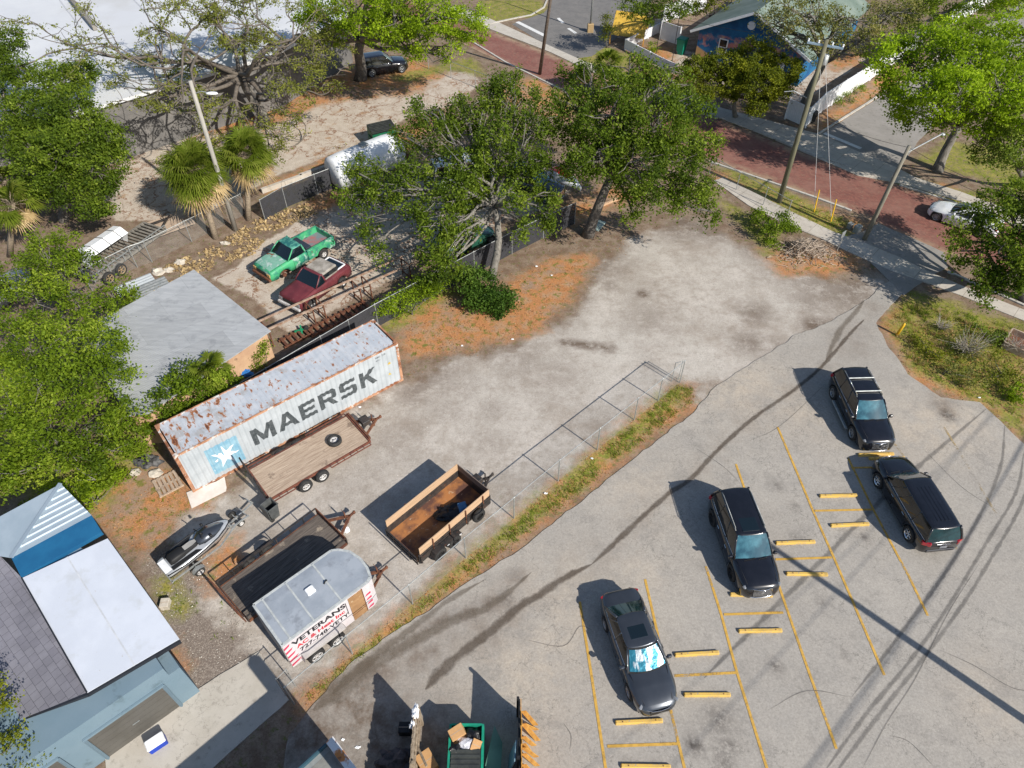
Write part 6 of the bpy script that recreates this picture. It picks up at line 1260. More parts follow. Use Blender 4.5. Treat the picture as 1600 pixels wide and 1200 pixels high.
scatter('palm_debris', [[(235, 420), (320, 392), (400, 345), (480, 318), (500, 335), (430, 360), (395, 400), (300, 432)], [(180, 470), (240, 450), (290, 420), (300, 435), (230, 480)]], 60, flakes(.11, .12), lf_dry, 78, -.2)
scatter('weeds', [[(395, 345), (520, 300), (540, 312), (430, 368)], [(300, 900), (400, 960), (380, 1010), (300, 1000)], [(380, 560), (420, 590), (400, 600)], [(600, 480), (700, 445), (850, 440), (720, 545), (640, 560)], [(140, 790), (300, 745), (300, 860), (200, 880)]], 2.2, tufts(.12, .014, 8), lf_shrub, 79, .02)

VERGE = [[(1395, 505), (1420, 470), (1600, 515), (1600, 660), (1540, 620), (1450, 585), (1410, 550)]]
scatter('tall_grass', VERGE, 6, tufts(.38, .014, 12), lf_grass, 80, .0)
scatter('dry_grass', VERGE, 7, tufts(.3, .012, 12), lf_dry, 81, .05)
scatter('leaf_litter', [[(800, 400), (900, 350), (1000, 330), (1000, 380), (900, 470), (780, 545), (640, 590), (640, 560)]], 9, flakes(.035), lf_litter, 82, -.3)
bush('bush', 'brown green wild bush near the driveway edge of the verge', 'bush', [(1480, 575, .5, .6), (1500, 585, .4, .6), (1520, 592, .5, .6)], lf_grey, 52, .09, 1.5, 30)
bush('bush', 'olive wild bush behind the leafless grey bush in the verge', 'bush', [(1540, 520, .5, .7), (1560, 528, .6, .6), (1525, 505, .4, .5)], lf_oak2, 53, .09, 1.5, 30)
# ================================================================ fences
def veil(name, c, cover):
    t = NT(name); d = t.node('ShaderNodeBsdfDiffuse'); t.inp(d, 0, c); tr = t.node('ShaderNodeBsdfTransparent'); m = t.node('ShaderNodeMixShader')
    t.l.new(t.rng(t.noise(3, 3), .3, .7, cover * .8, cover * 1.2), m.inputs[0]); t.l.new(tr.outputs[0], m.inputs[1]); t.l.new(d.outputs[0], m.inputs[2]); t.l.new(m.outputs[0], t.out.inputs[0]); return t.m
v_link = veil('chain_link_mesh', (.4, .42, .42), .11); v_dark = veil('black_privacy_mesh', (.05, .05, .055), .9)
def link_fence(label, pts, h, mesh=v_link, post=m_galv, r=.03, top=True, name='chain_link_fence', cat='fence', gap=None):
    o = Vector(pts[0]); o.z = 0; s = thing(name, label, cat, o); q = [Vector((p[0], p[1], 0)) - o for p in pts]; up = Vector((0, 0, h)); full = []
    for a, b in zip(q[:-1], q[1:]):
        n = max(1, int((b - a).length / (gap or 99) + .5)); full += [a + (b - a) * k / n for k in range(n)]
    full.append(q[-1])
    for p in full:
        b = MB(); b.tube([p - Vector((0, 0, .1)), p + up], r, 8); b.lathe([(r, 0), (r * 1.3, .01), (.001, .05)], p + up, 'z', 8); b.build('post', post, s)
    for a, c in zip(full[:-1], full[1:]):
        if top: b = MB(); b.tube([a + up * .985, c + up * .985], r * .7, 6); b.build('top_rail', post, s)
    b = MB()
    for a, c in zip(full[:-1], full[1:]): b.poly([a + Vector((0, 0, .03)), c + Vector((0, 0, .03)), c + up * .97, a + up * .97])
    b.build('mesh', mesh, s, fix=False); return s
link_fence('galvanised chain link fence along the weedy strip between the yard and the parking lot', [G(460, 1100), G(551, 1022), G(645, 944), G(728, 872), G(803, 810), G(872, 752), G(933, 703), G(991, 656), G(1028, 626), G(1062, 598)], 1.75)
gB = G(1003, 568) + Vector((.719, -.695, 0)) * 1.5 * 1.376
link_fence('open chain link gate leaf at the upper end of the strip fence', [G(1060, 593), gB], 1.5, r=.022, name='fence_gate', cat='gate')
link_fence('chain link gate leaf by the tail of the white cargo trailer', [G(447, 1087), G(462, 1072)], 1.7, r=.022, name='fence_gate', cat='gate')
link_fence('dark mesh covered fence behind the shipping container', [G(x, y, 1.8) for x, y in ((352, 610), (415, 575), (500, 525), (585, 475), (660, 435), (740, 393), (800, 362), (850, 338), (900, 316))], 1.8, v_dark, gap=2.4, name='mesh_fence')
link_fence('dark mesh fence below the old concrete lot, left of the white camper', [G(x, y, 1.7) for x, y in ((405, 312), (440, 292), (490, 272), (535, 255), (580, 240))], 1.7, v_dark, name='mesh_fence')
link_fence('chain link fence by the old equipment trailer', [G(145, 455), G(215, 418), G(238, 410), G(300, 378), G(385, 335)], 1.7)
link_fence('chain link fence beside the sidewalk of the brick street', [G(1108, 272), G(1150, 297), G(1192, 321), G(1228, 342)], 1.5)
link_fence('chain link fence at the far end of the old concrete lot', [G(670, 108), G(705, 122), G(743, 137), G(762, 145), G(830, 165)], 1.6)
def board_fence(label, pts, h, mt=m_lwhite, gap=1.9, name='vinyl_fence', lean=0):
    o = Vector(pts[0]); o.z = 0; s = thing(name, label, 'fence', o); q = [Vector((p[0], p[1], 0)) - o for p in pts]
    for a, b in zip(q[:-1], q[1:]):
        n = max(1, int((b - a).length / gap + .5))
        for k in range(n):
            p0 = a + (b - a) * k / n; p1 = a + (b - a) * (k + 1) / n; m = MB(); c = (p0 + p1) / 2; d = (p1 - p0).normalized()
            nb = max(2, int((p1 - p0).length / .18)); 
            for j in range(nb): e0 = p0 + (p1 - p0) * (j + .04) / nb; e1 = p0 + (p1 - p0) * (j + .96) / nb; m.bar(e0 + Vector((0, 0, h / 2 + .04)), e1 + Vector((0, 0, h / 2 + .04)), .03, h - .12)
            m.bar(p0 + Vector((0, 0, h)), p1 + Vector((0, 0, h)), .07, .07); m.build('panel', mt, s)
            m = MB(); m.box(p0.x - .06, p0.x + .06, p0.y - .06, p0.y + .06, 0, h + .08); m.build('post', mt, s)
    return s
m_vin = mat('white_vinyl', (.74, .75, .77), (.68, .69, .71), sc=2, rough=.5, fine=.03)
board_fence('low white vinyl fence around the mulch bed by the green wheeled bin', [G(1030, 52), G(976, 78), G(1034, 108), G(1056, 118)], 1.0, m_vin)
board_fence('tall white vinyl fence left of the mural house', [G(1060, 72), G(1031, 62), G(1036, 36), G(1060, 28), G(1102, 14)], 1.8, m_vin)
board_fence('tall white vinyl fence with a dark lamp, right of the mural house', [G(1226, 186), G(1258, 200), G(1282, 176), G(1330, 145), G(1385, 108), G(1440, 70)], 1.75, m_vin)
board_fence('far white fence by the pale street at the top right', [G(1480, 42), G(1520, 22), G(1560, -5)], 1.7, m_vin)
# ================================================================ poles and wires
m_pole = mat('weathered_pole', (.24, .22, .17), (.17, .155, .125), sc=3, rough=.9, bump=.3, stretch=(4, 4, .4)); m_pgreen = mat('greenish_pole', (.17, .16, .10), (.11, .105, .07), sc=3, rough=.9, stretch=(4, 4, .4))
m_wire = mat('wire', (.02, .02, .02)); m_wire_l = mat('pale_wire', (.55, .55, .55)); m_yel = mat('yellow_plastic', (.75, .45, .02), (.65, .38, .02), sc=5, rough=.5)
def pole(label, base, top, r, mt, arms=()):
    base = Vector(base); base.z = 0; T = Vector(top) - base; s = thing('utility_pole', label, 'pole', base); b = MB(); b.tube([(0, 0, -.1), T * .5, T], [r * 1.15, r, r * .8], 12); b.build('shaft', mt, s, True); return s, T
P1 = G(1217, 316); T1 = G(1292, 62, 11.4); s1, t1 = pole('tall olive brown utility pole leaning by the brick street, with guy wires', P1, T1, .17, m_pgreen)
b = MB(); b.bar(t1 + Vector((-1.0, .5, -.35)), t1 + Vector((1.0, -.5, -.35)), .1, .12); b.build('crossarm', mat('blue_grey_arm', (.3, .4, .48)), s1)
for k in (-1, -.4, .4, 1): b = MB(); b.lathe([(.02, 0), (.06, .03), (.04, .1), (.07, .14), (.001, .2)], t1 + Vector((.95 * k, -.47 * k, -.28)), 'z', 8); b.build('insulator', m_lwhite, s1)
b = MB(); b.lathe([(.001, 0), (.2, .02), (.22, .1), (.22, .62), (.001, .7)], t1 + Vector((.3, .1, -1.6)), 'z', 12); b.build('transformer', m_galv, s1, True)
b = MB(); b.tube([t1 + Vector((0, 0, -3.8)), t1 + Vector((-1.0, .3, -3.4)), t1 + Vector((-1.6, .4, -3.5))], .03, 6); b.build('bracket', m_galv, s1)
P2 = G(1350, 375); T2 = G(1421, 228, 6.9); s2, t2 = pole('short leaning grey utility pole at the driveway mouth, with a long lamp arm', P2, T2, .14, m_pole)
lt = G(1474, 208, 7.4) - P2; b = MB(); b.tube([t2 * .93, (t2 * .93).lerp(lt, .5), lt], .045, 8); b.build('lamp_arm', m_galv, s2)
b = MB(); b.lathe([(.001, 0), (.12, -.02), (.16, -.12), (.001, -.16)], lt, 'z', 12); b.build('lamp_head', m_galv, s2, True)
P3 = G(368, 360); s3, t3 = pole('bleached wood pole standing between the two fan palms', P3, G(297, 126, 10.6), .15, mat('bleached_pole', (.36, .34, .3), (.28, .26, .23), sc=3, stretch=(4, 4, .4)))
b = MB(); b.tube([t3 + Vector((0, 0, -.8)), t3 + Vector((.5, -.1, -.6)), t3 + Vector((.9, -.15, -.65))], .03, 6); b.build('lamp_arm', m_galv, s3)
b = MB(); c = t3 + Vector((1.15, -.2, -.68)); b.loft([[c + Vector((.38 * cos(a) * k, .15 * sin(a) * k, z)) for a in np.linspace(0, 2 * pi, 12, endpoint=False)] for k, z in ((.3, -.06), (1, -.03), (.9, .05), (.3, .09))], True, True); b.build('lamp_head', m_lwhite, s3, True)
P4 = G(843, 116); s4, t4 = pole('brown utility pole on the verge between brick street and concrete lot', P4, G(866, -40, 9.5), .15, mat('brown_pole', (.13, .1, .08), (.09, .07, .055), sc=3))
P5 = Vector((22.75, 6.65, 0)); s5, t5 = pole('utility pole just outside the lower right corner, casting the long shadow', P5, P5 + Vector((0, 0, 11)), .17, m_pole)
b = MB(); b.lathe([(.17, 0), (.15, .05), (.001, .07)], t5, 'z', 10); b.build('pole_cap', m_galv, s5)
def street_light(label, base, h):
    s = thing('street_lamp', label, 'street lamp', base); b = MB(); b.tube([(0, 0, 0), (0, 0, h)], [.11, .07], 10); b.build('pole', m_galv, s, True)
    b = MB(); b.tube([(0, 0, h - .1), (-.9, .4, h + .4), (-1.6, .7, h + .45)], .04, 6); b.build('arm', m_galv, s); b = MB(); b.bbox(-2.1, -1.5, .6, .8, h + .38, h + .5, .04); b.build('lamp_head', m_galv, s)
    b = MB(); b.bbox(-.32, .32, -.25, .25, 0, .85, .04); b.build('base_cabinet', mat('tan_cabinet', (.4, .28, .14)), s)
street_light('grey steel street light with a tan base box on the corner', G(922, 50), 9)
def wire(label, a, c, sag, r=.012, mt=None, name='overhead_wire'):
    a, c = Vector(a), Vector(c); n = 14; b = MB(); b.tube([a.lerp(c, k / n) - a - Vector((0, 0, sag * 4 * (k / n) * (1 - k / n))) for k in range(n + 1)], r, 5, cap=True); o = b.build(name, mt or m_wire); o.location = a; return tag(o, label, 'wire')
wire('overhead wire from the olive brown pole to the short leaning pole', T1 + Vector((0, 0, -4.5)), T2 + Vector((0, 0, -.1)), .3)
wire('overhead wire from the short leaning pole off to the right edge', T2 + Vector((0, 0, -.1)), G(1720, 345, 6.5), .5)
wire('lower overhead wire right of the short leaning pole', T2 + Vector((0, 0, -.6)), G(1720, 365, 6.0), .5)
wire('overhead wire from the olive brown pole toward the pole at the top edge', T1 + Vector((-.9, .45, -.2)), P4 + t4 + Vector((0, 0, -.2)), .7)
wire('pale guy wire down to the right yellow marker', T1 + Vector((0, 0, -.4)), G(1299, 340), 0, .014, m_wire_l, 'guy_wire'); wire('pale guy wire down to the left yellow marker', T1 + Vector((0, 0, -1.2)), G(1272, 330), 0, .014, m_wire_l, 'guy_wire')
for l, y0, y1, x in (('yellow guard tube on the right guy wire by the brick street', 310, 346, 1298), ('yellow guard tube on the left guy wire by the brick street', 292, 331, 1272)):
    p = G(x, y1); b = MB(); b.tube([(0, 0, 0), (-.1, .15, 1.7)], .045, 8); o = b.build('guy_guard', m_yel); o.location = p; tag(o, l, 'wire guard')
off = Vector((.719, -.695, 0)) * 1.376
for l, a, c, z, r in (('thick overhead cable outside the lower right corner, its shadow crossing the lot', G(1225, 1245), G(1640, 615), 9.6, .028), ('overhead cable outside the right edge, its shadow nearly touching the thick one', G(1238, 1245), G(1610, 660), 9.9, .014), ('overhead cable outside the right edge with a faint shadow over the bay lines', G(1000, 1245), G(1590, 590), 10.8, .014), ('highest overhead cable outside the right edge, its faint shadow beside the sedan', G(860, 1245), G(1560, 640), 11.6, .013)):
    wire(l, Z(a + off * z, z), Z(c + off * z, z), .25, r)
# ================================================================ scrap yard vehicles
m_green_t = mat('faded_green_paint', (.06, .36, .16), (.02, .14, .12), sc=1.6, lo=.42, hi=.6, rough=.5, fine=.05, layers=[((.28, .42, .34), 1.4, .56, .05), ((.18, .06, .03), 2.1, .64, .04)])
m_maroon = mat('faded_maroon_paint', (.14, .03, .036), (.10, .022, .028), sc=1.5, rough=.4, fine=.05, layers=[((.24, .11, .10), 2, .62, .1)])
m_topper = mat('dirty_hardtop', (.36, .33, .29), (.22, .2, .17), sc=2.2, rough=.8)
def truck(label, loc, az, paint, kind, L=5.1, lift=.12):
    root = thing('pickup_truck', label, 'truck', loc, az); hl = L / 2; W = .98; wb = L * .6; xr = -hl + L * .2; tr = .38; cab0 = -.35 if kind == 'pickup' else -hl + .05; cab1 = hl - 1.45
    z = lambda v: v + lift
    top = [(cab0, 1.12 + lift), (hl - 1.55, 1.14 + lift), (hl - .5, 1.08 + lift), (hl - .1, 1.02 + lift), (hl - .02, .9 + lift), (hl, .8 + lift)]
    width = [(-hl, W * .97), (-hl + .2, W), (hl - .4, W), (hl - .1, W * .95), (hl, W * .88)]
    sh = [(-hl, 1.0 + lift), (hl - .2, .98 + lift), (hl, .75 + lift)]
    if kind != 'pickup': top = [(-hl, 1.1 + lift)] + top[1:]
    xs = sorted({x for x in list(np.linspace(-hl if kind != 'pickup' else cab0, hl, 22)) + [c + .5 * k for c in (xr, xr + wb) for k in (-1.02, -1, -.9, -.7, -.4, 0, .4, .7, .9, 1, 1.02)] + [hl - .05, hl - .12] if (-hl if kind != 'pickup' else cab0) <= x <= hl}); rings = []
    def ring(x):
        w_ = interp(x, width); zt = interp(x, top); zs = min(interp(x, sh), zt - .04); zb = .36 + lift
        for c in (xr, xr + wb):
            if abs(x - c) < .5: zb = max(zb, tr + sqrt(.25 - (x - c) ** 2))
        zm = (zs + zb) / 2; hf = [(0, zt + .02), (w_ * .6, zt + .01), (w_ * .9, zt - .02), (w_, zs), (w_ * 1.01, zm), (w_ * .99, zb)]
        return [(x, -y, q) for y, q in reversed(hf)] + [(x, y, q) for y, q in hf[1:]]
    b = MB(); b.loft([ring(x) for x in xs]); n = 11; b.f.append(tuple(range(n))); b.m.append(0); b.f.append(tuple((len(xs) - 1) * n + k for k in range(n))); b.m.append(0)
    for s in (1, -1): b.bar((cab0 + 1.25 if kind != 'pickup' else .75, s * W * 1.013, .4 + lift), (cab0 + 1.25 if kind != 'pickup' else .75, s * W * 1.006, 1.05 + lift), .012, .012, 1)
    b.bar((hl - 1.5, -W * .85, 1.145 + lift), (hl - .15, -W * .85, 1.04 + lift), .012, .012, 1); b.bar((hl - 1.5, W * .85, 1.145 + lift), (hl - .15, W * .85, 1.04 + lift), .012, .012, 1)
    b.build('body', [paint, m_plast], root, True); b = MB(); b.box(-hl + .3, hl - .3, -.6, .6, .3 + lift, .5 + lift); b.build('chassis', m_rust, root)
    x1 = hl - 1.5; x0 = -.3 if kind == 'pickup' else -.15
    rf = greenhouse(root, paint, m_glass, x0 + .02, x1, x0 + .12, x1 - .62, 1.12 + lift, 1.68 + lift, W * .93, W * .76, .04, m_glass, (), None, .06)
    if kind == 'pickup':
        rf.data.materials[0] = mat('dark_mottled_roof', (.02, .12, .12), (.10, .32, .24), sc=2.2, lo=.45, hi=.58, rough=.5)
        b = MB(); b.loft([[(x, -w_, z_ + lift), (x, -w_ * .5, z_ + .03 + lift), (x, w_ * .5, z_ + .03 + lift), (x, w_, z_ + lift)] for x, w_, z_ in ((hl - 1.42, .8, 1.15), (hl - .9, .8, 1.13), (hl - .45, .78, 1.09), (hl - .16, .74, 1.045))], False); b.build('hood', mat('oxidised_hood', (.20, .38, .30), (.11, .30, .22), sc=1.6, rough=.6, layers=[((.36, .46, .42), 1.6, .52, .04), ((.20, .07, .035), 1.3, .57, .02)]), root)
        b = MB(); zf, zt = .72 + lift, 1.15 + lift; b.box(-hl + .05, cab0, -W * .85, W * .85, zf - .05, zf, 0); b.build('bed_floor', mat('bed_floor', (.16, .2, .22), (.35, .12, .12), sc=1.6), root)
        for s in (1, -1):
            b = MB(); pts = [x for x in np.linspace(-hl, cab0 - .03, 14)]; 
            b.loft([[(x, s * W * .86, zt), (x, s * W * .86, max(.42 + lift, tr + sqrt(max(.25 - (x - xr) ** 2, 0)) if abs(x - xr) < .5 else 0)), (x, s * W, max(.42 + lift, tr + sqrt(max(.25 - (x - xr) ** 2, 0)) if abs(x - xr) < .5 else 0)), (x, s * W * 1.01, .95 + lift), (x, s * W, zt)] for x in pts], True, True); b.build('bed_side', paint, root)
        b = MB(); b.box(-hl - .01, -hl + .06, -W * .85, W * .85, .5 + lift, 1.12 + lift); b.build('tailgate', paint, root)
        b = MB(); b.box(cab0 - .06, cab0 - .01, -W * .85, W * .85, .72 + lift, 1.15 + lift); b.build('bed_front', paint, root)
        for s in (1, -1): b = MB(); b.box(-hl - .03, -hl - .012, s * W * .93 - .06, s * W * .93 + .06, .75 + lift, 1.05 + lift); b.build('taillight', m_redlens, root)
        b = MB(); b.bbox(cab0 - .55, cab0 - .1, -W * .8, W * .8, .73 + lift, 1.22 + lift, .03); b.build('tool_box', m_graph, root)
    else:
        b = MB(); b.bbox(-1.35, -.1, -W * .77, W * .77, 1.12 + lift, 1.66 + lift, .08); b.build('hardtop', m_topper, root)
        b = MB(); b.box(-hl + .25, -1.38, -W * .66, W * .66, 1.135 + lift, 1.16 + lift, 0); b.build('cargo_opening', m_glass, root)
        b = MB(); q = [(-hl + .2, -W * .7), (-1.36, -W * .7), (-1.36, W * .7), (-hl + .2, W * .7)]
        for (x, y), (x2, y2) in zip(q, q[1:] + q[:1]): b.bar((x, y, 1.17 + lift), (x2, y2, 1.17 + lift), .07, .06)
        b.build('cargo_frame', m_lwhite, root)
        b = MB(); b.box(-1.36, -.12, W * .775, W * .79, 1.25 + lift, 1.55 + lift); b.box(-1.2, -.2, -W * .79, -W * .775, 1.25 + lift, 1.55 + lift); each(b, 'side_window', m_glass, root)
    for x in (xr, xr + wb):
        for s in (1, -1):
            if kind == 'pickup' and x > 0: b = MB(); b.lathe([(.001, -.06), (.14, -.06), (.14, .06), (.001, .06)], (x, s * (W - .16), .42), 'y', 12); b.build('brake_hub', m_rust, root)
            else: make_wheel(root, x, s * (W - .1), tr, .26, m_rim_w, s, 5, .5)
    b = MB(); b.bbox(hl - .02, hl + .14, -W * .95, W * .95, .42 + lift, .58 + lift, .03); b.build('front_bumper', m_rust if kind == 'pickup' else m_rim_w, root)
    b = MB(); b.box(hl - .0, hl + .03, -.5, .5, .64 + lift, .86 + lift); b.build('grille', m_plast, root)
    for s in (1, -1): b = MB(); b.bbox(hl - .06, hl + .03, s * .72 - .16, s * .72 + .16, .66 + lift, .86 + lift, .02); b.build('headlight', mat('amber_lens', (.5, .3, .12)) if kind == 'pickup' else m_lamp, root)
    return root
def truck_pose(f, r): 
    d = (f - r); return Z((f + r) / 2, 0), atan2(d.y, d.x)
p, a = truck_pose((G(391, 402, 1.1) + G(432, 434, 1.1)) / 2, (G(484, 352, 1.25) + G(523, 374, 1.25)) / 2); truck('faded green pickup truck with rust patched hood and missing front wheels', p, a, m_green_t, 'pickup', 5.2)
p, a = truck_pose((G(432, 452, 1.1) + G(470, 484, 1.0)) / 2, (G(510, 392, 1.3) + G(550, 420, 1.2)) / 2); truck('faded maroon truck with dirty hardtop and white framed cargo opening, beside the steel rack', p, a, m_maroon, 'bronco', 4.5)
# white camper, van and cars half hidden under the oaks
def camper():
    o = (G(525, 290) + G(625, 262)) / 2; d = G(640, 250) - G(540, 292); s = thing('camper_trailer', 'white round roofed camper half hidden under the drooping oak', 'camper', Z(o, 0), atan2(d.y, d.x))
    b = MB(); prof = [(-1.1, .5), (-1.15, 1.8), (-1.0, 2.25), (-.6, 2.5), (0, 2.6), (.6, 2.5), (1.0, 2.25), (1.15, 1.8), (1.1, .5)]; b.loft([[(x, y * k, .5 + (z - .5) * k2) for y, z in prof] for x, k, k2 in ((-3, .86, .85), (-2.8, .98, .97), (-2, 1, 1), (2, 1, 1), (2.7, .97, .96), (3, .85, .8))], True, True); b.build('body', m_lwhite, s, True)
    for x in (-.5, .45): 
        for q in (1, -1): make_wheel(s, x, q * 1.05, .34, .2, m_rim_w, q, 5)
    b = MB(); b.bbox(-.3, .3, -.3, .3, 2.58, 2.78, .05); b.build('roof_vent', m_galv, s)
    for q in (1, -1): b = MB(); b.box(-2.2, -1.1, q * 1.15 - .02, q * 1.15 + .02, 1.3, 1.8); b.build('window', m_glass, s)
    tongue(s, 2.9, .45, 1.1, .5, m_rust)
camper()
make_suv('van', 'white van under the oak canopy behind the camper', G(725, 285), R(20), m_white_car, L=5.3, H=2.1, W=1.0, hood=1.2, rails=False)['category'] = 'van'
make_suv('suv', 'black suv parked under the oak canopy near the red and white racing sled', G(835, 300), R(-35), m_black, L=4.7, rails=False)
make_sedan('sedan', 'dark green sedan under the pale forked oak trunk', G(725, 385), R(35), mat('dark_green_paint', (.02, .09, .06), rough=.3, coat=1, fine=0), L=4.5)
make_suv('suv', 'black vehicle parked behind the thick brown trunk, top centre', G(600, 112), R(20), m_black, L=4.6, rails=False)
make_suv('suv', 'silver suv half buried in the thicket at the left edge', G(5, 470), R(65), mat('silver_paint', (.35, .37, .38), rough=.3, metal=.5, coat=1, fine=0), L=4.8, rails=False)
make_sedan('sedan', 'dark sedan parked along the warehouse wall under the bare oak', G(232, 215), R(38), m_graph, L=4.6)
def sled():
    p = G(884, 290); s = thing('racing_sled', 'red and white pointed fibreglass shell under the oaks', 'boat', p, R(-50)); b = MB()
    b.loft([[(x, -w_, .5), (x, -w_ * .7, z), (x, w_ * .7, z), (x, w_, .5), (x, 0, .2)] for x, w_, z in ((-1.6, .5, .8), (-.6, .65, 1.0), (.6, .5, .85), (1.6, .08, .6))], True, True); b.build('hull', m_lwhite, s)
    b = MB(); b.loft([[(x, -w_, z), (x, w_, z)] for x, w_, z in ((-1.55, .33, .83), (-.6, .44, 1.03), (.4, .36, .91))]); b.build('red_deck', mat('red_gelcoat', (.5, .02, .02), rough=.3), s)
sled()
def equipment_trailer():
    o = (G(145, 440) + G(240, 375)) / 2; d = G(245, 372) - G(150, 440); az = atan2(d.y, d.x); o = Z(o, 0); s = thing('equipment_trailer', 'old grey rail decked trailer with rusty wheels by the palm trees', 'trailer', o, az)
    b = MB(); L = 3.1
    for y in (-1, 1): b.bar((-L, y, .75), (L, y, .75), .12, .16)
    for x in np.linspace(-L, L, 22): b.bar((x, -1, .83), (x, 1, .83), .14, .05)
    b.build('deck', mat('grey_slats', (.24, .22, .19), (.15, .14, .12), sc=4), s)
    b = MB(); b.bar((-L, -1.12, 1.2), (L, -1.12, 1.2), .05); 
    for x in np.linspace(-L, L, 6): b.bar((x, -1.12, .7), (x, -1.12, 1.2), .05)
    b.build('side_rail', m_galv, s)
    for x in (-2.2, -1.2):
        for q in (1, -1): make_wheel(s, x, q * 1.15, .42, .26, mat('tan_rim', (.3, .22, .13)), q, 5)
    tongue(s, L, .7, 1.2, .6, m_steel)
    t_ = thing('truck_topper', 'white truck bed topper strapped on its side on the old equipment trailer', 'topper', o + Vector((cos(az) * -.6, sin(az) * -.6, 0)) , az); b = MB()
    b.loft([[(x, .95, .88), (x, .9, 1.9), (x, .2, 2.05), (x, -.3, 1.75), (x, -.35, 1.72), (x, .18, 1.98), (x, .84, 1.84), (x, .89, .88)] for x in (-1.5, -1.3, 0, 1.3, 1.5)], True, True); b.build('shell', m_lwhite, t_)
    for x in (-1.5, 1.48): b = MB(); b.poly([(x, .92, .88), (x, .88, 1.88), (x, .2, 2.02), (x, -.3, 1.74), (x, .1, .88)]); b.build('end_panel', m_lwhite, t_)
    for x in (-1.0, .0, .9): b = MB(); b.tube([(x, 1.0, .88), (x, .92, 1.93), (x, .2, 2.09), (x, -.38, 1.76), (x, -.4, .9)], .02, 5); b.build('strap', m_plast, t_)
equipment_trailer()
def slab(name, label, cat, px, py, az, lx, ly, z0, th, mt, tilt=(0, 0), group=None):
    b = MB(); b.bbox(-lx / 2, lx / 2, -ly / 2, ly / 2, 0, th, min(.01, th * .3)); o = b.build(name, mt); p = G(px, py); o.location = (p.x, p.y, z0); o.rotation_euler = (tilt[0], tilt[1], R(az)); return tag(o, label, cat, group)
slab('plank_platform', 'grey weathered plank platform beside the left fan palm', 'platform', 268, 358, 38, 3.0, 1.8, .4, .1, m_deck, (.1, 0))
def tin(label, px, py, az, col):
    b = MB(); b.loft([[(x, y, .05 + .03 * (k % 2) + z_) for k, (x, z_) in enumerate([(q * .12 - .6, 0) for q in range(11)])] for y in (-1.2, 1.2)], False); o = b.build('metal_sheet', col); p = G(px, py, .1); o.location = p; o.rotation_euler = (0, .12, R(az)); tag(o, label, 'sheet', None)
tin('white corrugated metal sheet leaning at the shed roof corner', 212, 447, -50, m_cw); tin('second corrugated metal sheet, darker, against the shed roof corner', 234, 452, -50, m_galv)
# steel rack
def rack():
    A = G(402, 503, 1.35); B_ = G(630, 400, 1.35); d = (B_ - A); L = d.length; o = Z(A, 0); s = thing('steel_rack', 'long rusty steel rack of parallel rails beside the maroon truck', 'rack', o, atan2(d.y, d.x))
    for y in (0, -1.0): b = MB(); b.bar((0, y, 1.35), (L, y, 1.35), .09, .1); b.build('top_rail', mat('pale_rusty_rail', (.4, .3, .23), (.24, .14, .09), sc=3), s)
    for x in (L * .02, L * .3, L * .37, L * .62, L * .69, L * .98):
        b = MB()
        for y in (0, -1.0): b.bar((x, y, 0), (x, y, 1.3), .07)
        b.bar((x, 0, .25), (x, -1.0, .25), .06); b.bar((x, 0, .3), (x, -1.0, 1.1), .05); b.bar((x, 0, 1.28), (x, -1, 1.28), .06); b.build('trestle', m_rust, s)
rack()
def scrap(label, px, py, az, L, n):
    s = thing('scrap_frame', label, 'scrap', G(px, py), R(az)); b = MB()
    for y in (-.35, .35): b.bar((-L / 2, y, .12), (L / 2, y, .12), .1, .12)
    for k in range(n): x = -L / 2 + L * (k + .5) / n; b.bar((x, -.45, .2), (x, .45, .2), .16, .08)
    b.build('rollers', m_rust, s)
scrap('rusty roller frame lying below the steel rack', 530, 500, 41, 4.2, 11); scrap('short rusty frame beside the green jack stand', 462, 530, 41, 1.8, 5)
def jackstand():
    s = thing('jack_stand', 'small green machine lying by the rusty frames', 'machine', G(472, 520), R(20)); b = MB(); b.bar((-.4, 0, .2), (.4, 0, .25), .12); b.bar((0, -.3, .15), (0, .3, .35), .1); b.build('frame', mat('machine_green', (.01, .2, .09)), s); b = MB(); b.lathe([(.001, -.1), (.15, -.1), (.15, .1), (.001, .1)], (.3, 0, .3), 'y', 12); b.build('wheel', m_tire, s)
jackstand()
def dumpster(label, loc, az, L, W, H, body, lid, slope=.2, open_=False):
    s = thing('dumpster', label, 'dumpster', loc, az); b = MB(); w2 = W / 2; hl = L / 2
    b.loft([[(-hl, -w2 + .1, .1), (-hl, w2, .1), (-hl, w2, H), (-hl, -w2, H - slope)], [(hl, -w2 + .1, .1), (hl, w2, .1), (hl, w2, H), (hl, -w2, H - slope)]], True, True)
    for x in np.linspace(-hl + .15, hl - .15, 6): b.box(x - .03, x + .03, -w2 - .035, -w2 + .1, .25, H - slope - .05); b.box(x - .03, x + .03, w2, w2 + .04, .2, H - .1)
    b.build('body', body, s)
    b = MB(); b.loft([[(-hl, -w2 - .03, H - slope + .01), (hl, -w2 - .03, H - slope + .01)], [(-hl, w2 + .02, H + .02), (hl, w2 + .02, H + .02)]]); b.loft([[(-hl, -w2 - .03, H - slope + .05), (hl, -w2 - .03, H - slope + .05)], [(-hl, w2 + .02, H + .06), (hl, w2 + .02, H + .06)]])
    for k in range(7): y = -w2 + W * (k + .5) / 7; z = H - slope + slope * (k + .5) / 7; b.bar((-hl, y, z + .07), (hl, y, z + .07), .04, .03)
    b.build('lid', lid, s)
    for q in (1, -1): b = MB(); b.box(q * hl + (0 if q > 0 else -.1), q * hl + (.1 if q > 0 else 0), -.3, .3, H * .5, H * .5 + .15); b.build('side_pocket', body, s)
    return s
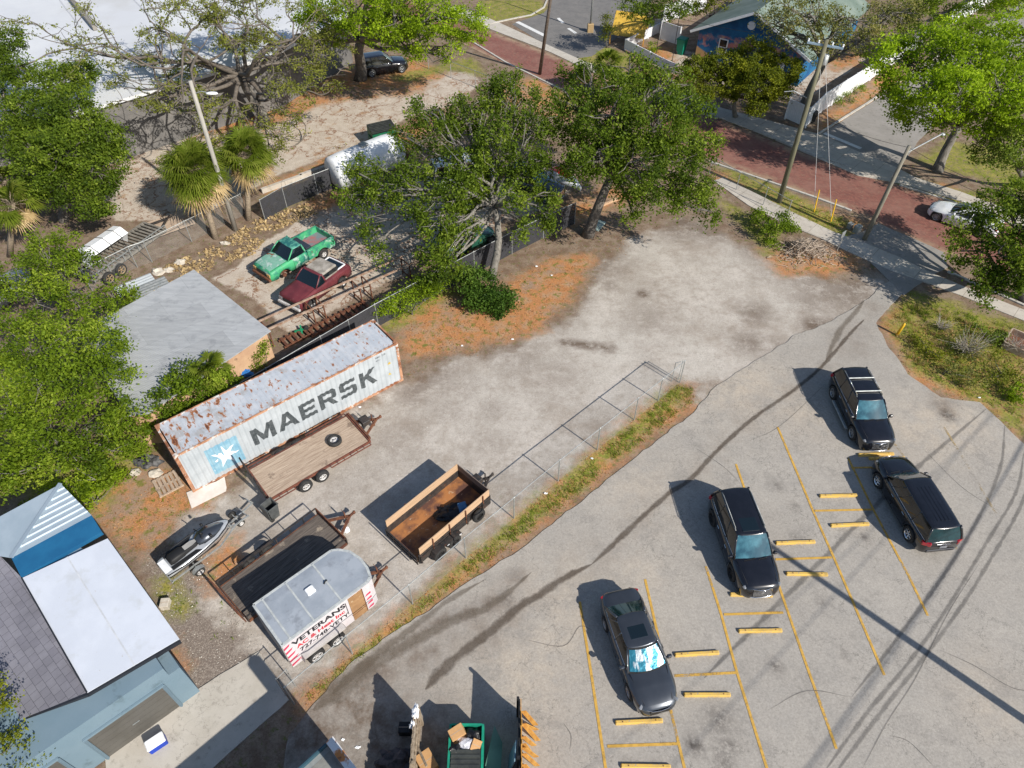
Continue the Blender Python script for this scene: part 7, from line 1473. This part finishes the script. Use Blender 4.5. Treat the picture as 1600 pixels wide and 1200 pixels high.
m_dg = mat('dumpster_green', (.015, .16, .075), (.01, .11, .055), sc=2, rough=.5); m_lid = mat('dark_lid', (.03, .034, .034), (.05, .055, .05), sc=3, rough=.6)
d = G(620, 222) - G(578, 232); dumpster('green dumpster with a black lid on the old concrete lot', G(600, 224), atan2(d.y, d.x), 2.1, 1.4, 1.5, m_dg, m_lid)
# --- bin enclosure at the bottom edge
m_teal = mat('dumpster_teal', (.01, .28, .17), (.01, .2, .13), sc=3, rough=.5); m_card = mat('cardboard', (.5, .29, .13), (.44, .25, .11), sc=3, rough=.9)
zt = Z(G(728, 1165, 1.2), ZL); s = thing('dumpster', 'teal dumpster piled with boxes and bags inside the fenced enclosure', 'dumpster', zt)
b = MB(); hx = .6
for x in (-hx, hx): b.box(x - .04, x + .04, -1.6, .75, .1, 1.15)
b.box(-hx + .04, hx - .04, .7, .77, .1, 1.15); b.box(-hx + .04, hx - .04, -1.6, .7, .1, .8); b.build('body', m_teal, s)
b = MB(); b.box(-hx + .06, hx - .06, -1.6, -.12, 1.1, 1.14)
for k in range(9): b.box(-hx + .08, hx - .08, -1.55 + k * .165, -1.45 + k * .165, 1.14, 1.17)
b.build('lid', m_lid, s)
def carton(label, c, sz, rot, mt=m_card, name='cardboard_box', cat='box'):
    b = MB(); x, y, z = sz; b.bbox(-x / 2, x / 2, -y / 2, y / 2, 0, z, .012); b.box(-x / 2 + .02, x / 2 - .02, -.012, .012, z, z + .002, 1); o = b.build(name, [mt, m_deck]); o.location = c; o.rotation_euler = rot; return tag(o, label, cat, None)
carton('tilted cardboard box on top of the teal dumpster', zt + Vector((-.32, .5, .95)), (.55, .42, .38), (.15, -.2, .5)); carton('small cardboard box inside the teal dumpster beside the white bag', zt + Vector((.3, .1, .85)), (.35, .4, .35), (.2, .3, -.3))
carton('large cardboard box on the ground left of the teal dumpster', Z(G(668, 1196), ZL), (.6, .75, .5), (0, 0, .6))
lump('trash_bag', 'glossy black trash bag in the teal dumpster beside the tilted box', 'bag', zt + Vector((.22, .42, .9)), (.38, .32, .3), m_bag, 11); lump('trash_bag', 'white trash bag in the middle of the teal dumpster pile', 'bag', zt + Vector((-.02, .12, 1.0)), (.34, .26, .22), mat('white_bag', (.6, .6, .63), (.5, .5, .54), sc=5, rough=.4, bump=.8, bsc=12), 12)
lump('trash_bag', 'black trash bag hanging over the left side of the teal dumpster', 'bag', zt + Vector((-.42, -.05, .95)), (.3, .36, .24), m_bag, 13); lump('trash_bag', 'small white bag caught on the right rim of the teal dumpster', 'bag', zt + Vector((.72, -.85, .75)), (.16, .2, .18), bpy.data.materials['white_bag'], 14)
m_fw = mat('grey_fence_wood', (.33, .27, .2), (.22, .17, .12), sc=3, rough=.9, bump=.3, stretch=(3, 3, .5)); m_yw = mat('yellow_stained_wood', (.55, .30, .07), (.42, .2, .04), sc=3, rough=.85, stretch=(3, 3, .5))
def wood_wall(label, x, y0, y1, h, mt, inner, side, slatx=True):
    s = thing('wood_fence', label, 'fence', (x, y0, ZL)); g = random.Random(int(x * 100)); n = int(abs(y1 - y0) / .15)
    for k in range(n):
        y = (y1 - y0) * (k + .5) / n; b = MB(); b.T = Matrix.Translation((0, y, 0)) @ Matrix.Rotation(g.uniform(-.008, .008), 4, 'Y'); o_ = .014 * (k % 2); b.box(side * .03 - .012 + o_, side * .03 + .012 + o_, -.084, .084, .03, h + g.uniform(-.08, .05)); b.build('board', mt, s)
    b = MB()
    for z in (.3, h * .5, h - .15): b.box(-side * .03 - .03, -side * .03 + .03, min(0, y1 - y0), max(0, y1 - y0), z, z + .09)
    b.build('rail_set', inner, s)
    for k in range(3): y = (y1 - y0) * k / 2; b = MB(); b.box(-side * .08 - .05, -side * .08 + .05, y - .05, y + .05, 0, h + .05); b.build('post', inner, s)
wood_wall('left side wall of the bin enclosure, grey boards with a white rag on top', -3.52, 9.3, 5.6, 1.9, m_fw, m_fw, -1); wood_wall('right side wall of the bin enclosure, yellow boards behind black posts', .3, 9.62, 5.6, 1.9, m_yw, m_plast, 1)
for k in range(9):
    y = 9.3 - k * .24; g = random.Random(k); b = MB(); b.bar((.42, 0, 1.25 + g.uniform(-.5, .4)), (.75 + g.uniform(-.12, .25), g.uniform(-.1, .1), .02), .2, .025, 0, (0, 1, 0)); o = b.build('plank', m_yw); o.location = (0, y, ZL); tag(o, 'yellow stained plank leaning outside the right wall of the bin enclosure', 'plank', 'yellow planks leaning on the enclosure wall')
slab('board', 'broken pale board at the left enclosure wall', 'board', 660, 1188, 120, 1.3, .09, 1.0, .03, m_fw, (0, .3))
b = MB(); b.box(-.35, .35, -.02, .02, 0, 1.75); o = b.build('leaning_board', mat('blue_grey_panel', (.16, .27, .33), (.12, .2, .26), sc=1)); o.location = (-.12, 7.9, ZL); o.rotation_euler = (0, 0, R(88)); o.rotation_euler = (R(8), 0, R(85)); tag(o, 'tall blue grey panel leaning inside the right enclosure wall', 'panel')
b = MB(); b.box(-.6, .6, 0, .03, 0, .02); b = MB(); b.loft([[(-.3, -.9, 0), (.35, -.9, 0), (.35, .2, 0), (.0, .75, 0)], [(-.3, -.9, .03), (.35, -.9, .03), (.35, .2, .03), (.0, .75, .03)]], True, True); o = b.build('glass_sheet', mat('green_sheet', (.1, .2, .15), (.14, .26, .2), sc=1, rough=.3)); o.location = Z(G(770, 1170, .6), .7); o.rotation_euler = (.2, .3, 0); tag(o, 'pointed green sheet standing between the teal dumpster and blue panel', 'sheet')
lump('rag', 'white rag on the top end of the left enclosure wall', 'rag', Vector((-3.5, 9.15, 1.95)), (.12, .22, .12), m_lwhite, 15, amp=.8); lump('rag', 'small white rag hanging further down the left enclosure wall', 'rag', Vector((-3.58, 8.75, 1.8)), (.1, .14, .12), m_lwhite, 16, amp=.8)
carton('black crate on the ground outside the left enclosure wall', Z(G(634, 1142), ZL), (.45, .4, .4), (0, 0, 0), m_plast, 'crate', 'crate')
lump('debris_heap', 'dark rubbish heap outside the left enclosure wall', 'rubbish', Z(G(620, 1190), ZL), (.7, .5, .18), mat('dark_rubbish', (.05, .045, .05), (.12, .1, .1), sc=5), 17, amp=.8)
# ================================================================ small things
def pallet():
    s = thing('wood_pallet', 'grey wooden pallet on the litter by the container end', 'pallet', G(263, 757), R(-52)); 
    for k in range(6): b = MB(); y = -.5 + k * .2; b.box(-.6, .6, y - .07, y + .07, .11, .13); b.build('slat', m_deck, s)
    for x in (-.55, 0, .55): b = MB(); b.box(x - .04, x + .04, -.6, .6, .02, .108); b.build('stringer', m_deck, s)
pallet()
b = MB(); b.prism([(-.95, -.5), (.75, -.5), (.85, -.3), (1.0, .35), (.55, .3), (.0, .42), (-.85, .5)], 0, .02); o = b.build('white_board', mat('cream_board', (.68, .62, .56), (.6, .54, .48), sc=2)); o.location = G(324, 768, .05); o.rotation_euler = (.06, 0, R(36)); tag(o, 'cream coloured broken board on the ground against the container corner', 'board')
m_rock = mat('pale_concrete_chunk', (.55, .5, .43), (.4, .36, .3), sc=5, rough=.95, bump=.6, bsc=12)
for i, (l, x, y, r) in enumerate([('pale concrete chunk at the top corner of the shed roof', 248, 425, .45), ('second concrete chunk right of the first, above the shed roof', 265, 422, .35), ('concrete chunk in the dry fronds between shed and green pickup', 282, 410, .4), ('long pale rubble piece at the container end', 243, 740, .35), ('rubble piece under the thicket near the pallet', 212, 738, .3), ('pale rock beside the palm litter above the green pickup', 432, 318, .35), ('rounded rock by the dark fence, above the green pickup', 352, 380, .3)]):
    lump('concrete_chunk', l, 'rubble', G(x, y, .05), (r, r * .7, r * .5), m_rock, 30 + i, amp=.6, n=2)
lump('tarp_heap', 'dark crumpled tarp lying between the thicket and the container end', 'tarp', G(232, 722, .05), (.6, .35, .3), mat('dark_tarp', (.03, .03, .035), (.12, .12, .12), sc=3), 41, amp=.8)
lump('blue_tarp', 'small bright blue tarp bundle behind the container', 'tarp', G(385, 583, .9), (.35, .22, .2), mat('bright_blue', (.02, .15, .45)), 42, amp=.5)
carton('pale block on the grass patch beside the white roofed garage', G(260, 946), (.36, .42, .3), (0, 0, .1), m_rock, 'concrete_block', 'block')
def cooler():
    s = thing('cooler', 'blue cooler with a white lid on the concrete apron by the garage door', 'cooler', Z(G(248, 1164), .045), R(38)); b = MB(); b.bbox(-.33, .33, -.2, .2, 0, .33, .03); b.build('body', mat('cooler_blue', (.01, .05, .42), rough=.4), s); b = MB(); b.bbox(-.34, .34, -.21, .21, .331, .42, .03); b.build('lid', m_lwhite, s)
cooler()
def brush_pile():
    g = np.random.default_rng(5); c = G(1258, 395); s = thing('brush_pile', 'heap of dead grey brown branches on the verge by the sidewalk', 'brush pile', c); b = MB()
    for k in range(430):
        a = g.uniform(0, pi); q = g.normal(size=2) * (.9, .6); h = max(.03, 1.05 * math.exp(-(q @ q) / 1.1) * g.uniform(.1, 1)); d = Vector((cos(a), sin(a) * .8, g.normal() * .3)) * g.uniform(.3, .9); p0 = Vector((q[0], q[1], h)); p1 = p0 + d * .5 + Vector(g.normal(size=3)) * .08; b.tube([p0 - d * .5, p1 * .5 + (p0 - d * .5) * .5 + Vector(g.normal(size=3)) * .05, p1], [.022, .016, .007], 4, cap=False)
    b.build('branches', mat('dead_wood', (.44, .36, .28), (.27, .21, .16), sc=3), s)
brush_pile()
def twig_bush(label, px, py, R_, n, seed):
    g = np.random.default_rng(seed); s = thing('dead_bush', label, 'bush', G(px, py)); b = MB()
    for k in range(n):
        a = g.uniform(0, 2 * pi); d = Vector((cos(a) * g.uniform(.2, 1), sin(a) * g.uniform(.2, 1), g.uniform(.5, 1.2))) * R_; b.tube([(0, 0, 0), d * .5 + Vector(g.normal(size=3)) * .1 * R_, d], [.018, .012, .005], 4, cap=False); b.tube([d * .5, d * .8 + Vector(g.normal(size=3)) * .3 * R_], [.01, .004], 4, cap=False); b.tube([d * .6, d + Vector(g.normal(size=3)) * .3 * R_], [.01, .004], 4, cap=False)
    b.build('branches', mat('grey_twigs', (.42, .38, .32), (.28, .24, .2), sc=3), s)
twig_bush('leafless grey bush in the verge right of the yellow bollard', 1508, 552, 1.1, 60, 3); twig_bush('leafless bush beside the wooden frame at the right edge', 1582, 548, .8, 40, 4); twig_bush('small leafless bush behind the leafless grey one', 1470, 515, .7, 30, 6)
def frame_right():
    s = thing('wooden_frame', 'rusty wooden box frame cut by the right edge in the verge', 'frame', G(1598, 545), R(-42)); b = MB()
    for y in (-.8, .8): b.box(-1, 1, y - .04, y + .04, 0, .5)
    for x in (-1, 1): b.box(x - .04, x + .04, -.76, .76, 0, .5)
    b.build('boards', m_deck, s); b = MB(); b.box(-.95, .95, -.75, .75, 0, .12); b.build('soil', m_rust, s)
frame_right()
b = MB(); b.lathe([(.001, -.02), (.085, 0), (.085, .85), (.075, .92), (.04, .97), (.001, .99)], (0, 0, 0), 'z', 14); o = b.build('bollard', m_yel, None, True); o.location = G(1401, 524); o.rotation_euler = (0, R(6), 0); tag(o, 'yellow bollard leaning slightly at the grass edge of the driveway', 'bollard')
def sign(label, px, py, h, mt):
    s = thing('street_sign', label, 'sign', G(px, py), R(-50)); b = MB(); b.tube([(0, 0, 0), (0, 0, h)], .025, 6); b.build('post', m_galv, s); b = MB(); b.box(-.02, 0.0, -.22, .22, h - .4, h + .05); b.box(-.045, -.021, -.22, .22, h - .4, h + .05, 0); b.build('plate', mt, s)
sign('small grey sign back on a thin post beside the sidewalk', 1308, 392, 1.5, m_galv)
for l, x, y, sz in (('grey utility box at the foot of the short leaning pole', 1338, 362, (.5, .35, .5)), ('smaller green utility box left of the grey one by the sidewalk', 1327, 356, (.35, .3, .4))): carton(l, G(x, y), sz, (0, 0, .6), m_galv, 'utility_box', 'utility box')
b = MB(); b.box(-.45, .45, -.65, .65, 0, .05); o = b.build('access_cover', mat('pale_cover', (.34, .42, .38))); o.location = G(932, 352, .0); o.rotation_euler.z = R(-30); tag(o, 'pale grey green slab on the dirt right of the leaning dark trunk', 'slab')
def boards(label, px, py, az, n, L):
    s = thing('board_stack', label, 'boards', G(px, py), R(az)); g = random.Random(px)
    for k in range(n): b = MB(); y = -.5 + k / n; b.T = Matrix.Rotation(g.uniform(-.05, .05), 4, 'Z'); b.box(-L / 2, L / 2, y - .05, y + .05, .05 + .02 * (k % 3), .1 + .02 * (k % 3)); b.build('board', m_wood, s)
boards('wooden frame pieces leaning behind the dense oak trunk', 982, 282, 70, 6, 1.8)
slab('timber', 'long timber on the dirt left of the dense oak trunk', 'timber', 945, 320, 35, 2.6, .2, 0, .15, m_plank); 
for i, (l, x, y) in enumerate([('white concrete parapet beam nearest the camper, by the dark fence', 560, 246), ('middle white concrete beam along the dark fence', 500, 268), ('white concrete beam furthest left along the dark fence', 442, 290)]): slab('concrete_beam', l, 'beam', x, y, 38, 3.4, .3, 0, .35, m_conc, group=None)
bin_('tall green wheeled bin with lid at the mural house wall', 1063, 84, -37, mat('bin_green', (.005, .2, .13), rough=.5), False, 1.5)
bin_('dark bin at the corner of the tall white fence', 1268, 190, 30, m_plast, False, .9)
def yellow_tarp():
    s = thing('shade_canopy', 'yellow sloped canopy behind the conical tree at the top', 'canopy', G(980, 62), R(-15)); b = MB(); b.poly([(-1.6, -1.5, .9), (1.8, -1.3, .7), (1.8, 1.5, 2.1), (-1.6, 1.5, 2.2)]); b.poly([(-1.6, -1.5, .93), (1.8, -1.3, .73), (1.8, 1.5, 2.13), (-1.6, 1.5, 2.23)]); b.build('canvas', mat('yellow_canvas', (.55, .35, .05), (.45, .28, .04), sc=2), s)
    for x, y, h in ((-1.6, -1.5, .9), (1.8, -1.3, .7), (1.8, 1.5, 2.1), (-1.6, 1.5, 2.2)): b = MB(); b.box(x - .06, x + .06, y - .06, y + .06, 0, h - .01); b.build('post', m_yw, s)
yellow_tarp()
for l, x, y, h in (('thin black pole in the mulch bed left of the green bin', 1024, 92, 4.0), ('thin dark flagpole beside the green wheeled bin with a pink ribbon', 1049, 104, 6.0)):
    s = thing('flagpole', l, 'pole', G(x, y)); b = MB(); b.tube([(0, 0, 0), (0, 0, h)], .03, 6); b.build('shaft', m_wire, s); b = MB(); b.lathe([(.001, .12), (.07, .06), (.001, 0)], (0, 0, h), 'z', 8); b.build('finial', m_plast, s)
g_ = random.Random(3)
for i, (l, x, y) in enumerate([('white litter scrap in the weedy strip, upper end', 925, 716), ('white litter scraps low in the weedy strip near the fence', 853, 771), ('pale litter scrap on the yard left of the pale trunk bush', 801, 530), ('white litter scrap on the brown dirt under the dense oak', 862, 430), ('white litter scrap on the dirt left of the dense oak shadow', 838, 416), ('white paper on the edge of the verge at the lower right', 1530, 621), ('white scrap on the dirt behind the rusty parapet', 536, 1156), ('second white scrap behind the rusty parapet, further right', 559, 1168), ('white scrap on the gravel near the tongue of the wood decked trailer', 562, 636), ('red and white can on the sand right of the container', 722, 540)]):
    lump('litter', l, 'litter', G(x, y, .04), (.06 + g_.random() * .05, .05, .035), m_lwhite, 60 + i, amp=.8, n=2)
